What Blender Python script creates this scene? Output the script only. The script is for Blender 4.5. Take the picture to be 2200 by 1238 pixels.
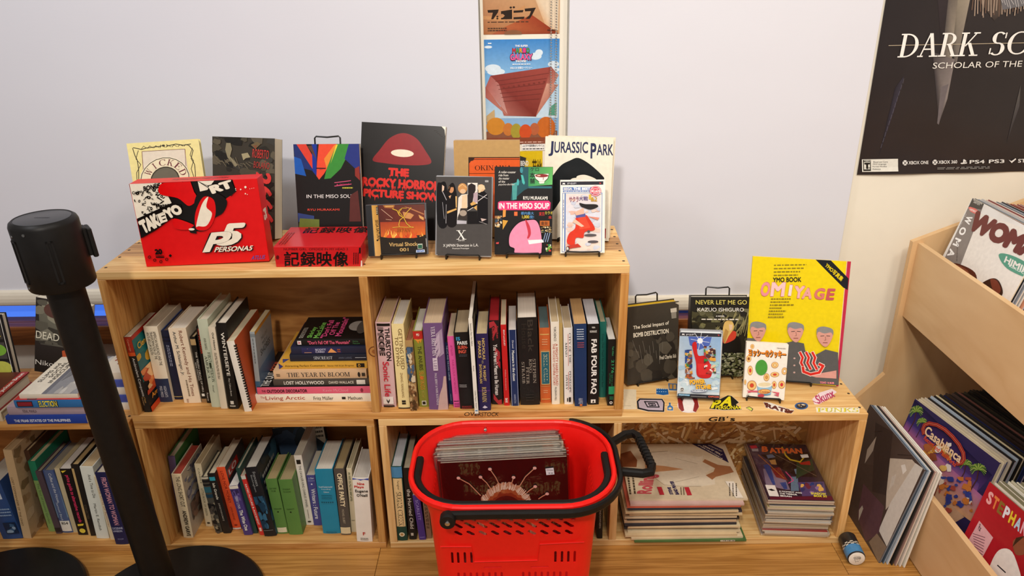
import bpy, math, random
from mathutils import Matrix, Vector

# ------------------------------------------------------------------ camera, world, lights, exposure
SC = bpy.context.scene
for o in list(bpy.data.objects):
    bpy.data.objects.remove(o)
random.seed(7)
R = math.radians

cam_data = bpy.data.cameras.new('camera')
cam_data.sensor_width = 36.0
cam_data.lens = 1611.76 / 2200 * 36.0
cam_data.clip_start = 0.05
cam = bpy.data.objects.new('camera', cam_data)
SC.collection.objects.link(cam)
yaw, pit, rol = -0.0056, 0.4075, -0.0149
fwd = Vector((math.sin(yaw) * math.cos(pit), math.cos(yaw) * math.cos(pit), -math.sin(pit)))
rgt = Vector((math.cos(yaw), -math.sin(yaw), 0))
upv = rgt.cross(fwd)
r2 = rgt * math.cos(rol) + upv * math.sin(rol)
u2 = r2.cross(fwd)
m = Matrix((r2, u2, -fwd)).transposed().to_4x4()
m.translation = Vector((1.0003, -1.6529, 1.5083))
cam.matrix_world = m
SC.camera = cam

world = bpy.data.worlds.new('shop_ambient')
SC.world = world
world.use_nodes = True
world.node_tree.nodes['Background'].inputs[0].default_value = (1.0, 0.955, 0.92, 1)
world.node_tree.nodes['Background'].inputs[1].default_value = 0.27


def lamp(name, loc, target, power, size, col, spread=150):
    l = bpy.data.lights.new(name, 'AREA')
    l.shape = 'DISK'
    l.size = size
    l.energy = power
    l.color = col
    l.spread = R(spread)
    o = bpy.data.objects.new(name, l)
    SC.collection.objects.link(o)
    o.location = loc
    o.rotation_euler = (Vector(target) - Vector(loc)).to_track_quat('-Z', 'Y').to_euler()
    return o


lamp('ceiling_lamp', (0.62, -2.35, 2.75), (1.1, 0.3, 0.9), 14, 0.20, (1.0, 0.92, 0.83), 120)
lamp('ceiling_lamp', (1.25, -0.95, 2.80), (1.40, 0.3, 0.8), 6.2, 0.25, (1.0, 0.91, 0.80), 140)
lamp('ceiling_lamp', (-0.6, -1.05, 2.80), (0.1, 0.4, 0.9), 7.0, 0.35, (0.95, 0.96, 1.0), 140)
lamp('ceiling_lamp', (2.35, -1.2, 2.75), (2.25, 0.2, 0.8), 5.0, 0.4, (1.0, 0.93, 0.84), 130)
lamp('ceiling_lamp', (1.55, -1.9, 2.75), (2.3, 0.1, 0.7), 3.6, 0.3, (1.0, 0.92, 0.82), 90)

SC.view_settings.view_transform = 'Standard'
SC.view_settings.look = 'None'
SC.view_settings.exposure = 0.37
SC.view_settings.gamma = 1.0
SC.view_settings.use_curve_mapping = False

# ------------------------------------------------------------------ colours and materials
def lin(h, k=1.0):
    h = h.lstrip('#')
    if len(h) == 3:
        h = ''.join(c + c for c in h)
    out = []
    for i in (0, 2, 4):
        c = int(h[i:i + 2], 16) / 255
        out.append((c / 12.92 if c <= .04045 else ((c + .055) / 1.055) ** 2.4) * k)
    return tuple(out)


MATS = {}


def bsdf(name):
    mt = bpy.data.materials.new(name)
    mt.use_nodes = True
    nt = mt.node_tree
    return mt, nt, nt.nodes['Principled BSDF']


def setc(b, col=None, rough=.5, spec=.4, metal=0):
    if col is not None:
        b.inputs['Base Color'].default_value = (*col, 1)
    b.inputs['Roughness'].default_value = rough
    b.inputs['Specular IOR Level'].default_value = spec
    b.inputs['Metallic'].default_value = metal


def mat(hexc, rough=.5, spec=.35, metal=0, vary=.12, scale=60, bump=0.0, name=None):
    """plain coloured stuff with a little procedural mottling"""
    key = (hexc, rough, spec, metal, vary, scale, bump)
    if key in MATS:
        return MATS[key]
    mt, nt, b = bsdf(name or 'mat_' + hexc.lstrip('#'))
    setc(b, lin(hexc), rough, spec, metal)
    if vary:
        tc = nt.nodes.new('ShaderNodeTexCoord')
        n = nt.nodes.new('ShaderNodeTexNoise')
        n.inputs['Scale'].default_value = scale
        n.inputs['Detail'].default_value = 4
        nt.links.new(tc.outputs['Object'], n.inputs['Vector'])
        mx = nt.nodes.new('ShaderNodeMix')
        mx.data_type = 'RGBA'
        c = lin(hexc)
        mx.inputs['A'].default_value = (*[x * (1 - vary) for x in c], 1)
        mx.inputs['B'].default_value = (*[min(1, x * (1 + vary) + .004) for x in c], 1)
        nt.links.new(n.outputs['Fac'], mx.inputs['Factor'])
        nt.links.new(mx.outputs['Result'], b.inputs['Base Color'])
        if bump:
            bp = nt.nodes.new('ShaderNodeBump')
            bp.inputs['Strength'].default_value = bump
            bp.inputs['Distance'].default_value = .002
            nt.links.new(n.outputs['Fac'], bp.inputs['Height'])
            nt.links.new(bp.outputs['Normal'], b.inputs['Normal'])
    MATS[key] = mt
    return mt


def wood(name, light, dark, grain=(1.2, 22, 22), rough=.45, rings=9, knots=True, vary=.18):
    """sawn timber: noise stretched along the grain, rings, knots; random offset per board"""
    if name in MATS:
        return MATS[name]
    mt, nt, b = bsdf(name)
    setc(b, None, rough, .35)
    N, Lk = nt.nodes.new, nt.links.new
    tc = N('ShaderNodeTexCoord')
    oi = N('ShaderNodeObjectInfo')
    add = N('ShaderNodeVectorMath')
    mul = N('ShaderNodeVectorMath')
    mul.operation = 'SCALE'
    mul.inputs[0].default_value = (7.3, 5.1, 3.7)
    Lk(oi.outputs['Random'], mul.inputs['Scale'])
    Lk(tc.outputs['Object'], add.inputs[0])
    Lk(mul.outputs['Vector'], add.inputs[1])
    mp = N('ShaderNodeMapping')
    mp.inputs['Scale'].default_value = grain
    Lk(add.outputs['Vector'], mp.inputs['Vector'])
    n1 = N('ShaderNodeTexNoise')
    n1.inputs['Scale'].default_value = 1.6
    n1.inputs['Detail'].default_value = 3
    n1.inputs['Distortion'].default_value = .6
    Lk(mp.outputs['Vector'], n1.inputs['Vector'])
    ma = N('ShaderNodeMath')
    ma.operation = 'MULTIPLY'
    ma.inputs[1].default_value = rings
    Lk(n1.outputs['Fac'], ma.inputs[0])
    fr = N('ShaderNodeMath')
    fr.operation = 'PINGPONG'
    fr.inputs[1].default_value = 1.0
    Lk(ma.outputs[0], fr.inputs[0])
    n2 = N('ShaderNodeTexNoise')
    n2.inputs['Scale'].default_value = 7
    n2.inputs['Detail'].default_value = 5
    Lk(mp.outputs['Vector'], n2.inputs['Vector'])
    mixf = N('ShaderNodeMix')
    mixf.inputs['Factor'].default_value = .45
    Lk(fr.outputs[0], mixf.inputs['A'])
    Lk(n2.outputs['Fac'], mixf.inputs['B'])
    cr = N('ShaderNodeValToRGB')
    cr.color_ramp.elements[0].position = .12
    cr.color_ramp.elements[1].position = .75
    cr.color_ramp.elements[0].color = (*lin(dark), 1)
    cr.color_ramp.elements[1].color = (*lin(light), 1)
    Lk(mixf.outputs['Result'], cr.inputs['Fac'])
    out = cr.outputs['Color']
    if knots:
        mk = N('ShaderNodeMapping')
        mk.inputs['Scale'].default_value = tuple(3.2 if g < 5 else 7.5 for g in grain)
        Lk(add.outputs['Vector'], mk.inputs['Vector'])
        vo = N('ShaderNodeTexVoronoi')
        vo.inputs['Scale'].default_value = 1.0
        Lk(mk.outputs['Vector'], vo.inputs['Vector'])
        kr = N('ShaderNodeValToRGB')
        kr.color_ramp.elements[0].position = .03
        kr.color_ramp.elements[1].position = .12
        kr.color_ramp.elements[0].color = (.45, .3, .2, 1)
        kr.color_ramp.elements[1].color = (1, 1, 1, 1)
        Lk(vo.outputs['Distance'], kr.inputs['Fac'])
        mm = N('ShaderNodeMix')
        mm.data_type = 'RGBA'
        mm.blend_type = 'MULTIPLY'
        mm.inputs['Factor'].default_value = .8
        Lk(out, mm.inputs['A'])
        Lk(kr.outputs['Color'], mm.inputs['B'])
        out = mm.outputs['Result']
    # board to board variation
    hv = N('ShaderNodeHueSaturation')
    mr = N('ShaderNodeMapRange')
    mr.inputs['To Min'].default_value = 1 - vary
    mr.inputs['To Max'].default_value = 1 + vary * .4
    Lk(oi.outputs['Random'], mr.inputs['Value'])
    Lk(mr.outputs['Result'], hv.inputs['Value'])
    Lk(out, hv.inputs['Color'])
    Lk(hv.outputs['Color'], b.inputs['Base Color'])
    bp = N('ShaderNodeBump')
    bp.inputs['Strength'].default_value = .12
    bp.inputs['Distance'].default_value = .001
    Lk(n2.outputs['Fac'], bp.inputs['Height'])
    Lk(bp.outputs['Normal'], b.inputs['Normal'])
    MATS[name] = mt
    return mt


def pages_mat(hexc, axis):
    """paper block: fine sheet lines across the thickness axis"""
    key = ('pages', hexc, axis)
    if key in MATS:
        return MATS[key]
    mt, nt, b = bsdf('pages_' + hexc.lstrip('#'))
    setc(b, None, .85, .1)
    N, Lk = nt.nodes.new, nt.links.new
    tc = N('ShaderNodeTexCoord')
    mp = N('ShaderNodeMapping')
    s = [3, 3, 3]
    s[axis] = 2600
    mp.inputs['Scale'].default_value = s
    Lk(tc.outputs['Object'], mp.inputs['Vector'])
    n = N('ShaderNodeTexNoise')
    n.inputs['Scale'].default_value = 1
    n.inputs['Detail'].default_value = 2
    Lk(mp.outputs['Vector'], n.inputs['Vector'])
    cr = N('ShaderNodeValToRGB')
    cr.color_ramp.elements[0].position = .3
    cr.color_ramp.elements[1].position = .62
    cr.color_ramp.elements[0].color = (*lin(hexc, .74), 1)
    cr.color_ramp.elements[1].color = (*lin(hexc), 1)
    Lk(n.outputs['Fac'], cr.inputs['Fac'])
    Lk(cr.outputs['Color'], b.inputs['Base Color'])
    MATS[key] = mt
    return mt


def print_mat(rough):
    """ink: colour comes from the mesh's own colour attribute"""
    key = ('print', rough)
    if key in MATS:
        return MATS[key]
    mt, nt, b = bsdf('print_ink')
    setc(b, None, rough, .35)
    a = nt.nodes.new('ShaderNodeAttribute')
    a.attribute_name = 'ink'
    tc = nt.nodes.new('ShaderNodeTexCoord')
    n = nt.nodes.new('ShaderNodeTexNoise')
    n.inputs['Scale'].default_value = 90
    n.inputs['Detail'].default_value = 5
    nt.links.new(tc.outputs['Object'], n.inputs['Vector'])
    mr = nt.nodes.new('ShaderNodeMapRange')
    mr.inputs['To Min'].default_value = .86
    mr.inputs['To Max'].default_value = 1.12
    nt.links.new(n.outputs['Fac'], mr.inputs['Value'])
    mx = nt.nodes.new('ShaderNodeMix')
    mx.data_type = 'RGBA'
    mx.blend_type = 'MULTIPLY'
    mx.inputs['Factor'].default_value = 1
    nt.links.new(a.outputs['Color'], mx.inputs['A'])
    nt.links.new(mr.outputs['Result'], mx.inputs['B'])
    nt.links.new(mx.outputs['Result'], b.inputs['Base Color'])
    MATS[key] = mt
    return mt


def plastic_film():
    if 'film' in MATS:
        return MATS['film']
    mt, nt, b = bsdf('clear_plastic_film')
    nt.nodes.remove(b)
    out = nt.nodes['Material Output']
    t = nt.nodes.new('ShaderNodeBsdfTransparent')
    g = nt.nodes.new('ShaderNodeBsdfGlossy')
    g.inputs['Roughness'].default_value = .08
    tc = nt.nodes.new('ShaderNodeTexCoord')
    n = nt.nodes.new('ShaderNodeTexNoise')
    n.inputs['Scale'].default_value = 45
    nt.links.new(tc.outputs['Object'], n.inputs['Vector'])
    bp = nt.nodes.new('ShaderNodeBump')
    bp.inputs['Strength'].default_value = .4
    bp.inputs['Distance'].default_value = .0015
    nt.links.new(n.outputs['Fac'], bp.inputs['Height'])
    nt.links.new(bp.outputs['Normal'], g.inputs['Normal'])
    mx = nt.nodes.new('ShaderNodeMixShader')
    mx.inputs[0].default_value = .2
    nt.links.new(t.outputs[0], mx.inputs[1])
    nt.links.new(g.outputs[0], mx.inputs[2])
    nt.links.new(mx.outputs[0], out.inputs['Surface'])
    MATS['film'] = mt
    return mt


# ------------------------------------------------------------------ mesh helpers
def link(o, parent=None):
    SC.collection.objects.link(o)
    if parent is not None:
        o.parent = parent
    return o


def tag(o, label=None, cat=None, group=None, kind=None):
    if label: o['label'] = label
    if cat: o['category'] = cat
    if group: o['group'] = group
    if kind: o['kind'] = kind
    return o


def thing(name, label, cat, loc=(0, 0, 0), rot=(0, 0, 0), group=None):
    o = bpy.data.objects.new(name, None)
    o.empty_display_size = .02
    o.location = loc
    o.rotation_euler = rot
    link(o)
    return tag(o, label, cat, group)


class MB:
    """collects boxes, tubes, prisms and lathes into one mesh"""
    def __init__(s):
        s.v, s.f, s.c, s.sm = [], [], [], []

    def add(s, vs, fs, col=None, smooth=False):
        n = len(s.v)
        s.v += [tuple(p) for p in vs]
        s.f += [tuple(i + n for i in f) for f in fs]
        s.sm += [smooth] * len(fs)
        if col is not None:
            s.c += [col] * len(vs)
        return s

    def box(s, x0, y0, z0, x1, y1, z1, col=None, bev=0):
        if bev:
            b = bev
            vs, ring = [], []
            for z, i in ((z0, b), (z0 + b, 0), (z1 - b, 0), (z1, b)):
                X0, X1, Y0, Y1 = x0 + i, x1 - i, y0 + i, y1 - i
                c = b if i == 0 else b * .6
                vs += [(X0 + c, Y0, z), (X1 - c, Y0, z), (X1, Y0 + c, z), (X1, Y1 - c, z), (X1 - c, Y1, z), (X0 + c, Y1, z), (X0, Y1 - c, z), (X0, Y0 + c, z)]
            fs = [tuple(range(7, -1, -1)), tuple(range(24, 32))]
            for k in range(3):
                for i in range(8):
                    j = (i + 1) % 8
                    fs.append((k * 8 + i, k * 8 + j, k * 8 + 8 + j, k * 8 + 8 + i))
            return s.add(vs, fs, col)
        vs = [(x0, y0, z0), (x1, y0, z0), (x1, y1, z0), (x0, y1, z0), (x0, y0, z1), (x1, y0, z1), (x1, y1, z1), (x0, y1, z1)]
        fs = [(3, 2, 1, 0), (4, 5, 6, 7), (0, 1, 5, 4), (1, 2, 6, 5), (2, 3, 7, 6), (3, 0, 4, 7)]
        return s.add(vs, fs, col)

    def prism(s, pts, z0, z1, axes='xyz', col=None):
        """polygon pts in the plane of the first two axes, pulled along the third"""
        n = len(pts)
        idx = ['xyz'.index(a) for a in axes]
        vs = []
        for z in (z0, z1):
            for p in pts:
                q = [0, 0, 0]
                q[idx[0]], q[idx[1]], q[idx[2]] = p[0], p[1], z
                vs.append(tuple(q))
        fs = [tuple(range(n - 1, -1, -1)), tuple(range(n, 2 * n))]
        for i in range(n):
            j = (i + 1) % n
            fs.append((i, j, n + j, n + i))
        return s.add(vs, fs, col)

    def tube(s, path, r, n=8, closed=False, col=None, flat=None):
        """round bar along a path; flat=(a,b) gives a rectangular-ish section"""
        P = [Vector(p) for p in path]
        m_ = len(P)
        vs, fs = [], []
        prev = None
        for i, p in enumerate(P):
            a = P[(i - 1) % m_] if (closed or i > 0) else P[i]
            b = P[(i + 1) % m_] if (closed or i < m_ - 1) else P[i]
            t = (b - a).normalized()
            if prev is None:
                ref = Vector((0, 0, 1)) if abs(t.z) < .9 else Vector((1, 0, 0))
                u = t.cross(ref).normalized()
            else:
                u = (prev - t * prev.dot(t)).normalized()
            prev = u
            w = t.cross(u)
            for k in range(n):
                an = 2 * math.pi * k / n + (math.pi / n if flat else 0)
                if flat:
                    q = p + u * (flat[0] * max(-1, min(1, 1.4 * math.cos(an)))) + w * (flat[1] * max(-1, min(1, 1.4 * math.sin(an))))
                else:
                    q = p + u * (r * math.cos(an)) + w * (r * math.sin(an))
                vs.append(q)
        for i in range(m_ if closed else m_ - 1):
            for k in range(n):
                j = (i + 1) % m_
                fs.append((i * n + k, i * n + (k + 1) % n, j * n + (k + 1) % n, j * n + k))
        if not closed:
            fs.append(tuple(range(n)))
            fs.append(tuple(range(m_ * n - 1, (m_ - 1) * n - 1, -1)))
        return s.add(vs, fs, col, smooth=not flat)

    def lathe(s, prof, c=(0, 0, 0), n=40, col=None, axis='z'):
        vs, fs = [], []
        for (r, z) in prof:
            for k in range(n):
                a = 2 * math.pi * k / n
                p = (r * math.cos(a), r * math.sin(a), z)
                if axis == 'y':
                    p = (p[0], p[2], p[1])
                elif axis == 'x':
                    p = (p[2], p[0], p[1])
                vs.append((c[0] + p[0], c[1] + p[1], c[2] + p[2]))
        for i in range(len(prof) - 1):
            for k in range(n):
                fs.append((i * n + k, i * n + (k + 1) % n, (i + 1) * n + (k + 1) % n, (i + 1) * n + k))
        fs.append(tuple(range(n - 1, -1, -1)))
        fs.append(tuple(range((len(prof) - 1) * n, len(prof) * n)))
        return s.add(vs, fs, col, smooth=True)

    def build(s, name, material, parent=None, loc=None, rot=None):
        me = bpy.data.meshes.new(name)
        me.from_pydata(s.v, [], s.f)
        if any(s.sm):
            me.polygons.foreach_set('use_smooth', s.sm)
            me.set_sharp_from_angle(angle=R(38))
        if s.c:
            at = me.color_attributes.new('ink', 'FLOAT_COLOR', 'POINT')
            for i, c in enumerate(s.c):
                at.data[i].color = (*c, 1)
        if material is not None:
            me.materials.append(material)
        o = bpy.data.objects.new(name, me)
        if loc is not None: o.location = loc
        if rot is not None: o.rotation_euler = rot
        return link(o, parent)


def copy_tree(o, parent=None):
    c = o.copy()
    SC.collection.objects.link(c)
    c.parent = parent
    for ch in list(o.children):
        copy_tree(ch, c)
    return c


# ------------------------------------------------------------------ lettering
_fc = bpy.data.curves.new('lettering_source', 'FONT')
_fc.resolution_u = 3
_fo = bpy.data.objects.new('lettering_source', _fc)
TXT = {}


def serif_glyph(ch):
    """a bookish capital: list of polygons in a box one unit high, and its width"""
    T_, t_, sf = .16, .055, .10
    ps = []

    def st(x, y0=0, y1=1, w=T_): ps.append([(x, y0), (x + w, y0), (x + w, y1), (x, y1)])
    def hz(x0, x1, y, w=t_): ps.append([(x0, y), (x1, y), (x1, y + w), (x0, y + w)])
    def fo(x, y, w=T_): hz(x - sf, x + w + sf, y)
    def full(x, w=T_): st(x, 0, 1, w); fo(x, 0, w); fo(x, 1 - t_, w)
    def dg(x0, y0, x1, y1, w): ps.append([(x0, y0), (x0 + w, y0), (x1 + w, y1), (x1, y1)])
    def arc(cx, cy, rx, ry, a0, a1, Tk=T_, n=14):
        for i in range(n):
            q = []
            for a in (a0 + (a1 - a0) * i / n, a0 + (a1 - a0) * (i + 1) / n):
                c, s = math.cos(R(a)), math.sin(R(a))
                w = t_ + (Tk - t_) * abs(c)
                q.append(((cx + rx * c, cy + ry * s), (cx + (rx - w) * c, cy + (ry - t_) * s)))
            ps.append([q[0][0], q[1][0], q[1][1], q[0][1]])
    w = .75
    if ch == 'A': dg(.06, 0, .36, 1, .06); dg(.62, 0, .34, 1, T_); hz(.18, .62, .3); hz(-.04, .22, 0); hz(.5, .9, 0); w = .86
    elif ch == 'B': full(.1); arc(.3, .76, .34, .24, -90, 90); arc(.3, .27, .42, .27, -90, 90); hz(.2, .35, .5); w = .74
    elif ch in 'CG':
        arc(.46, .5, .46, .5, 40, 320)
        st(.76, .66, .98, .05)
        if ch == 'G': st(.68, .05, .42, T_); hz(.56, .94, .4)
        w = .88
    elif ch == 'D': full(.1); arc(.3, .5, .56, .5, -90, 90); w = .88
    elif ch in 'EF':
        full(.1); hz(.2, .66, 1 - t_); st(.62, .76, 1, .05); hz(.2, .5, .5); st(.48, .4, .64, .05)
        if ch == 'E': hz(.2, .7, 0); st(.67, 0, .26, .05)
        w = .72
    elif ch == 'H': full(.1); full(.62); hz(.2, .7, .5); w = .88
    elif ch == 'I': full(.1); w = .36
    elif ch == 'J': st(.26, .12, 1); fo(.26, 1 - t_); arc(.16, .16, .26, .2, 180, 350); w = .46
    elif ch == 'K': full(.1); dg(.24, .42, .68, 1, .07); dg(.66, 0, .36, .56, T_); hz(.54, .94, 0); hz(.56, .86, 1 - t_); w = .88
    elif ch == 'L': full(.1); hz(.2, .66, 0); st(.63, 0, .28, .05); w = .7
    elif ch == 'M': full(.08, .06); full(.84); dg(.44, 0, .1, 1, T_); dg(.5, 0, .86, 1, .06); w = 1.1
    elif ch == 'N': full(.1, .06); full(.72, .06); dg(.66, 0, .06, 1, T_); w = .9
    elif ch in 'OQ':
        arc(.46, .5, .46, .5, 0, 360, n=26)
        if ch == 'Q': dg(.8, -.2, .5, .1, T_)
        w = .92
    elif ch in 'PR':
        full(.1); arc(.3, .74, .38, .26, -90, 90)
        if ch == 'R': dg(.62, 0, .34, .5, T_); hz(.56, .88, 0)
        w = .82 if ch == 'R' else .7
    elif ch == 'S': arc(.3, .74, .27, .26, 40, 270); arc(.3, .26, .3, .28, -140, 90); st(.52, .72, .96, .05); st(.02, .04, .3, .05); w = .62
    elif ch == 'T': st(.32); fo(.32, 0); hz(.02, .78, 1 - t_); st(.02, .74, 1, .05); st(.73, .74, 1, .05); w = .8
    elif ch == 'U': st(.1, .25); fo(.1, 1 - t_); st(.66, .25, 1, .06); fo(.66, 1 - t_, .06); arc(.41, .28, .31, .29, 180, 360); w = .84
    elif ch == 'V': dg(.36, 0, .06, 1, T_); dg(.42, 0, .74, 1, .06); hz(-.04, .34, 1 - t_); hz(.62, .9, 1 - t_); w = .86
    elif ch == 'W': dg(.3, 0, .06, 1, T_); dg(.36, 0, .56, .9, .06); dg(.78, 0, .52, 1, T_); dg(.84, 0, 1.08, 1, .06); hz(-.04, .34, 1 - t_); hz(.98, 1.24, 1 - t_); w = 1.2
    elif ch == 'X': dg(.64, 0, .06, 1, T_); dg(.06, 0, .72, 1, .06); hz(-.04, .24, 0); hz(.54, .94, 0); hz(-.04, .36, 1 - t_); hz(.6, .88, 1 - t_); w = .88
    elif ch == 'Y': st(.34, 0, .45); fo(.34, 0); dg(.34, .42, .04, 1, T_); dg(.44, .42, .74, 1, .06); hz(-.04, .3, 1 - t_); hz(.62, .9, 1 - t_); w = .86
    elif ch == 'Z': hz(.04, .7, 1 - t_); hz(.04, .72, 0); dg(.04, 0, .52, 1, .17); st(.04, .76, 1, .05); st(.68, 0, .24, .05); w = .74
    else: return None, .32
    return ps, w


def letters(s, bold=0.0, serif=False):
    key = (s, bold, serif)
    if key in TXT:
        return TXT[key]
    vs, fs = [], []
    if serif:
        x = 0
        for ch in s:
            g, w = serif_glyph(ch)
            if g is None and ch != ' ':
                v2, f2, asp = letters(ch, bold)
                n = len(vs)
                vs += [(x + a * asp * .75, b * .75, d) for a, b, d in v2]
                fs += [tuple(i + n for i in f) for f in f2]
                x += asp * .75 + .1
                continue
            for k, pg in enumerate(g or []):
                n = len(vs)
                vs += [(x + a, b, k % 6) for a, b in pg]
                fs.append(tuple(range(n, n + len(pg))))
            x += w + .06
    else:
        _fc.body = s
        me = bpy.data.meshes.new_from_object(_fo)
        v0 = [(v.co.x, v.co.y) for v in me.vertices]
        f0 = [tuple(p.vertices) for p in me.polygons]
        bpy.data.meshes.remove(me)
        # heavier weights: the same outline struck several times, slightly shifted
        k = bold * .8
        sh = ((0, 0),)
        if bold > .012:
            sh = ((k, k), (-k, k), (k, -k), (-k, -k), (0, 0))
        if bold > .045:
            sh = [(k * r_ * math.cos(i * math.pi / 5), k * r_ * math.sin(i * math.pi / 5)) for r_ in (1.15, .6) for i in range(10)]
        for j, (ox, oy) in enumerate(sh):
            n = len(vs)
            vs += [(a + ox, b + oy, j * 6 / len(sh)) for a, b in v0]
            fs += [tuple(i + n for i in f) for f in f0]
    x0, x1 = min(v[0] for v in vs), max(v[0] for v in vs)
    y0, y1 = min(v[1] for v in vs), max(v[1] for v in vs)
    dx, dy = max(x1 - x0, 1e-6), max(y1 - y0, 1e-6)
    TXT[key] = ([(v[0] / dx - x0 / dx, (v[1] - y0) / dy, v[2]) for v in vs], fs, dx / dy)
    return TXT[key]


class Art:
    """flat print on one face.  Coordinates: x right, y down, in the frame (TL, TR, BL)."""
    def __init__(s, w, h, frame=((0, 0), (1, 0), (0, 1)), step=4e-5):
        s.w, s.h, s.step = w, h, step
        tl, tr, bl = frame[:3]
        s.k = None
        a, b = tr[0] - tl[0], tr[1] - tl[1]
        if len(frame) == 4:
            br = frame[3]
            s.k = (br[0] - tr[0] - bl[0] + tl[0], br[1] - tr[1] - bl[1] + tl[1])
        c, d = bl[0] - tl[0], bl[1] - tl[1]
        s.tl, s.det = tl, a * d - b * c
        s.q = (a, b, c, d)
        s.items = []

    def m(s, x, y):
        a, b, c, d = s.q
        x, y = x - s.tl[0], y - s.tl[1]
        u, v = (x * d - y * c) / s.det, (a * y - b * x) / s.det
        if s.k:
            for _ in range(5):
                fx, fy = x - u * v * s.k[0], y - u * v * s.k[1]
                u, v = (fx * d - fy * c) / s.det, (a * fy - b * fx) / s.det
        return (min(1, max(0, u)) * s.w, (1 - min(1, max(0, v))) * s.h)

    def _put(s, pts, faces, col):
        cs = [lin(k) for k in col] if isinstance(col, (list, tuple)) else [lin(col)] * len(pts)
        s.items.append((pts, faces, cs))

    def P(s, col, *xy):
        pts = [s.m(xy[i], xy[i + 1]) for i in range(0, len(xy), 2)]
        s._put(pts, [tuple(range(len(pts)))], col)
        return s

    def C(s, col, *xy, n=5):
        """closed smooth outline through the points"""
        p = [(xy[i], xy[i + 1]) for i in range(0, len(xy), 2)]
        out, k = [], len(p)
        for i in range(k):
            a, b, c, d = p[i - 1], p[i], p[(i + 1) % k], p[(i + 2) % k]
            for j in range(n):
                t = j / n
                out += [.5 * (2 * b[q] + (c[q] - a[q]) * t + (2 * a[q] - 5 * b[q] + 4 * c[q] - d[q]) * t * t + (3 * b[q] - a[q] - 3 * c[q] + d[q]) * t ** 3) for q in (0, 1)]
        return s.P(col, *out)

    def R(s, col, x0, y0, x1, y1, nx=1, ny=1):
        if nx == ny == 1:
            return s.P(col, x0, y0, x1, y0, x1, y1, x0, y1)
        pts = [s.m(x0 + (x1 - x0) * i / nx, y0 + (y1 - y0) * j / ny) for j in range(ny + 1) for i in range(nx + 1)]
        fs = [(j * (nx + 1) + i, j * (nx + 1) + i + 1, (j + 1) * (nx + 1) + i + 1, (j + 1) * (nx + 1) + i) for j in range(ny) for i in range(nx)]
        s._put(pts, fs, col)
        return s

    def G(s, c0, c1, x0, y0, x1, y1):
        return s.P([c0, c0, c1, c1], x0, y0, x1, y0, x1, y1, x0, y1)

    def E(s, col, cx, cy, rx, ry, n=22, a0=0, a1=360):
        xy = []
        for i in range(n if a1 - a0 == 360 else n + 1):
            a = R(a0 + (a1 - a0) * i / n)
            xy += [cx + rx * math.cos(a), cy + ry * math.sin(a)]
        return s.P(col, *xy)

    def L(s, col, wd, *xy):
        p = [(xy[i], xy[i + 1]) for i in range(0, len(xy), 2)]
        pts, fs = [], []
        for (x0, y0), (x1, y1) in zip(p, p[1:]):
            l = math.hypot(x1 - x0, y1 - y0) or 1
            nx, ny = -(y1 - y0) / l * wd / 2, (x1 - x0) / l * wd / 2
            ex, ey = (x1 - x0) / l * wd * .25, (y1 - y0) / l * wd * .25
            n = len(pts)
            pts += [s.m(x0 + nx - ex, y0 + ny - ey), s.m(x1 + nx + ex, y1 + ny + ey), s.m(x1 - nx + ex, y1 - ny + ey), s.m(x0 - nx - ex, y0 - ny - ey)]
            fs.append((n, n + 1, n + 2, n + 3))
        pts = [(p[0], p[1], i // 4 % 6) for i, p in enumerate(pts)]
        s._put(pts, fs, col)
        return s

    def Q(s, col, txt, A, B, C, bold=.0, serif=False):
        """text into the parallelogram top-left A, top-right B, bottom-left C"""
        v, f, _ = letters(txt, bold, serif)
        s._put([(*s.m(C[0] + (B[0] - A[0]) * a + (A[0] - C[0]) * b, C[1] + (B[1] - A[1]) * a + (A[1] - C[1]) * b), d) for a, b, d in v], f, col)
        return s

    def T(s, col, txt, x0, y0, x1, y1, bold=.0, serif=False, rot=0, sh=0):
        if rot == 0: A, B, C = (x0 + sh, y0), (x1 + sh, y0), (x0, y1)
        elif rot == 90: A, B, C = (x1, y0), (x1, y1), (x0, y0)
        elif rot == 270: A, B, C = (x0, y1), (x0, y0), (x1, y1)
        else: A, B, C = (x1, y1), (x0, y1), (x1, y0)
        return s.Q(col, txt, A, B, C, bold, serif)

    def S(s, col, n, x0, y0, x1, y1, rot=0, h=.5):
        """n lines of small print, as ruled word-like dashes"""
        rnd = random.Random(int(abs(x0 * 977 + y0 * 131)) + n)
        for i in range(n):
            if rot:
                a = x0 + (x1 - x0) * (i + .25) / n
                b = a + (x1 - x0) / n * h
                t = y0
                while t < y1:
                    l = (y1 - y0) * rnd.uniform(.05, .16)
                    s.R(col, a, t, b, min(y1, t + l))
                    t += l + (y1 - y0) * .03
            else:
                a = y0 + (y1 - y0) * (i + .25) / n
                b = a + (y1 - y0) / n * h
                t = x0
                while t < x1:
                    l = (x1 - x0) * rnd.uniform(.05, .16)
                    s.R(col, t, a, min(x1, t + l), b)
                    t += l + (x1 - x0) * .03
        return s

    def blotch(s, cols, n, x0, y0, x1, y1, rx, ry, seed=1):
        rnd = random.Random(seed)
        for i in range(n):
            cx, cy = rnd.uniform(x0, x1), rnd.uniform(y0, y1)
            k = rnd.uniform(.5, 1.3)
            xy = []
            for j in range(9):
                a = 2 * math.pi * j / 9
                q = k * rnd.uniform(.6, 1.15)
                xy += [min(x1, max(x0, cx + rx * q * math.cos(a))), min(y1, max(y0, cy + ry * q * math.sin(a)))]
            s.P(rnd.choice(cols), *xy)
        return s

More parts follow.
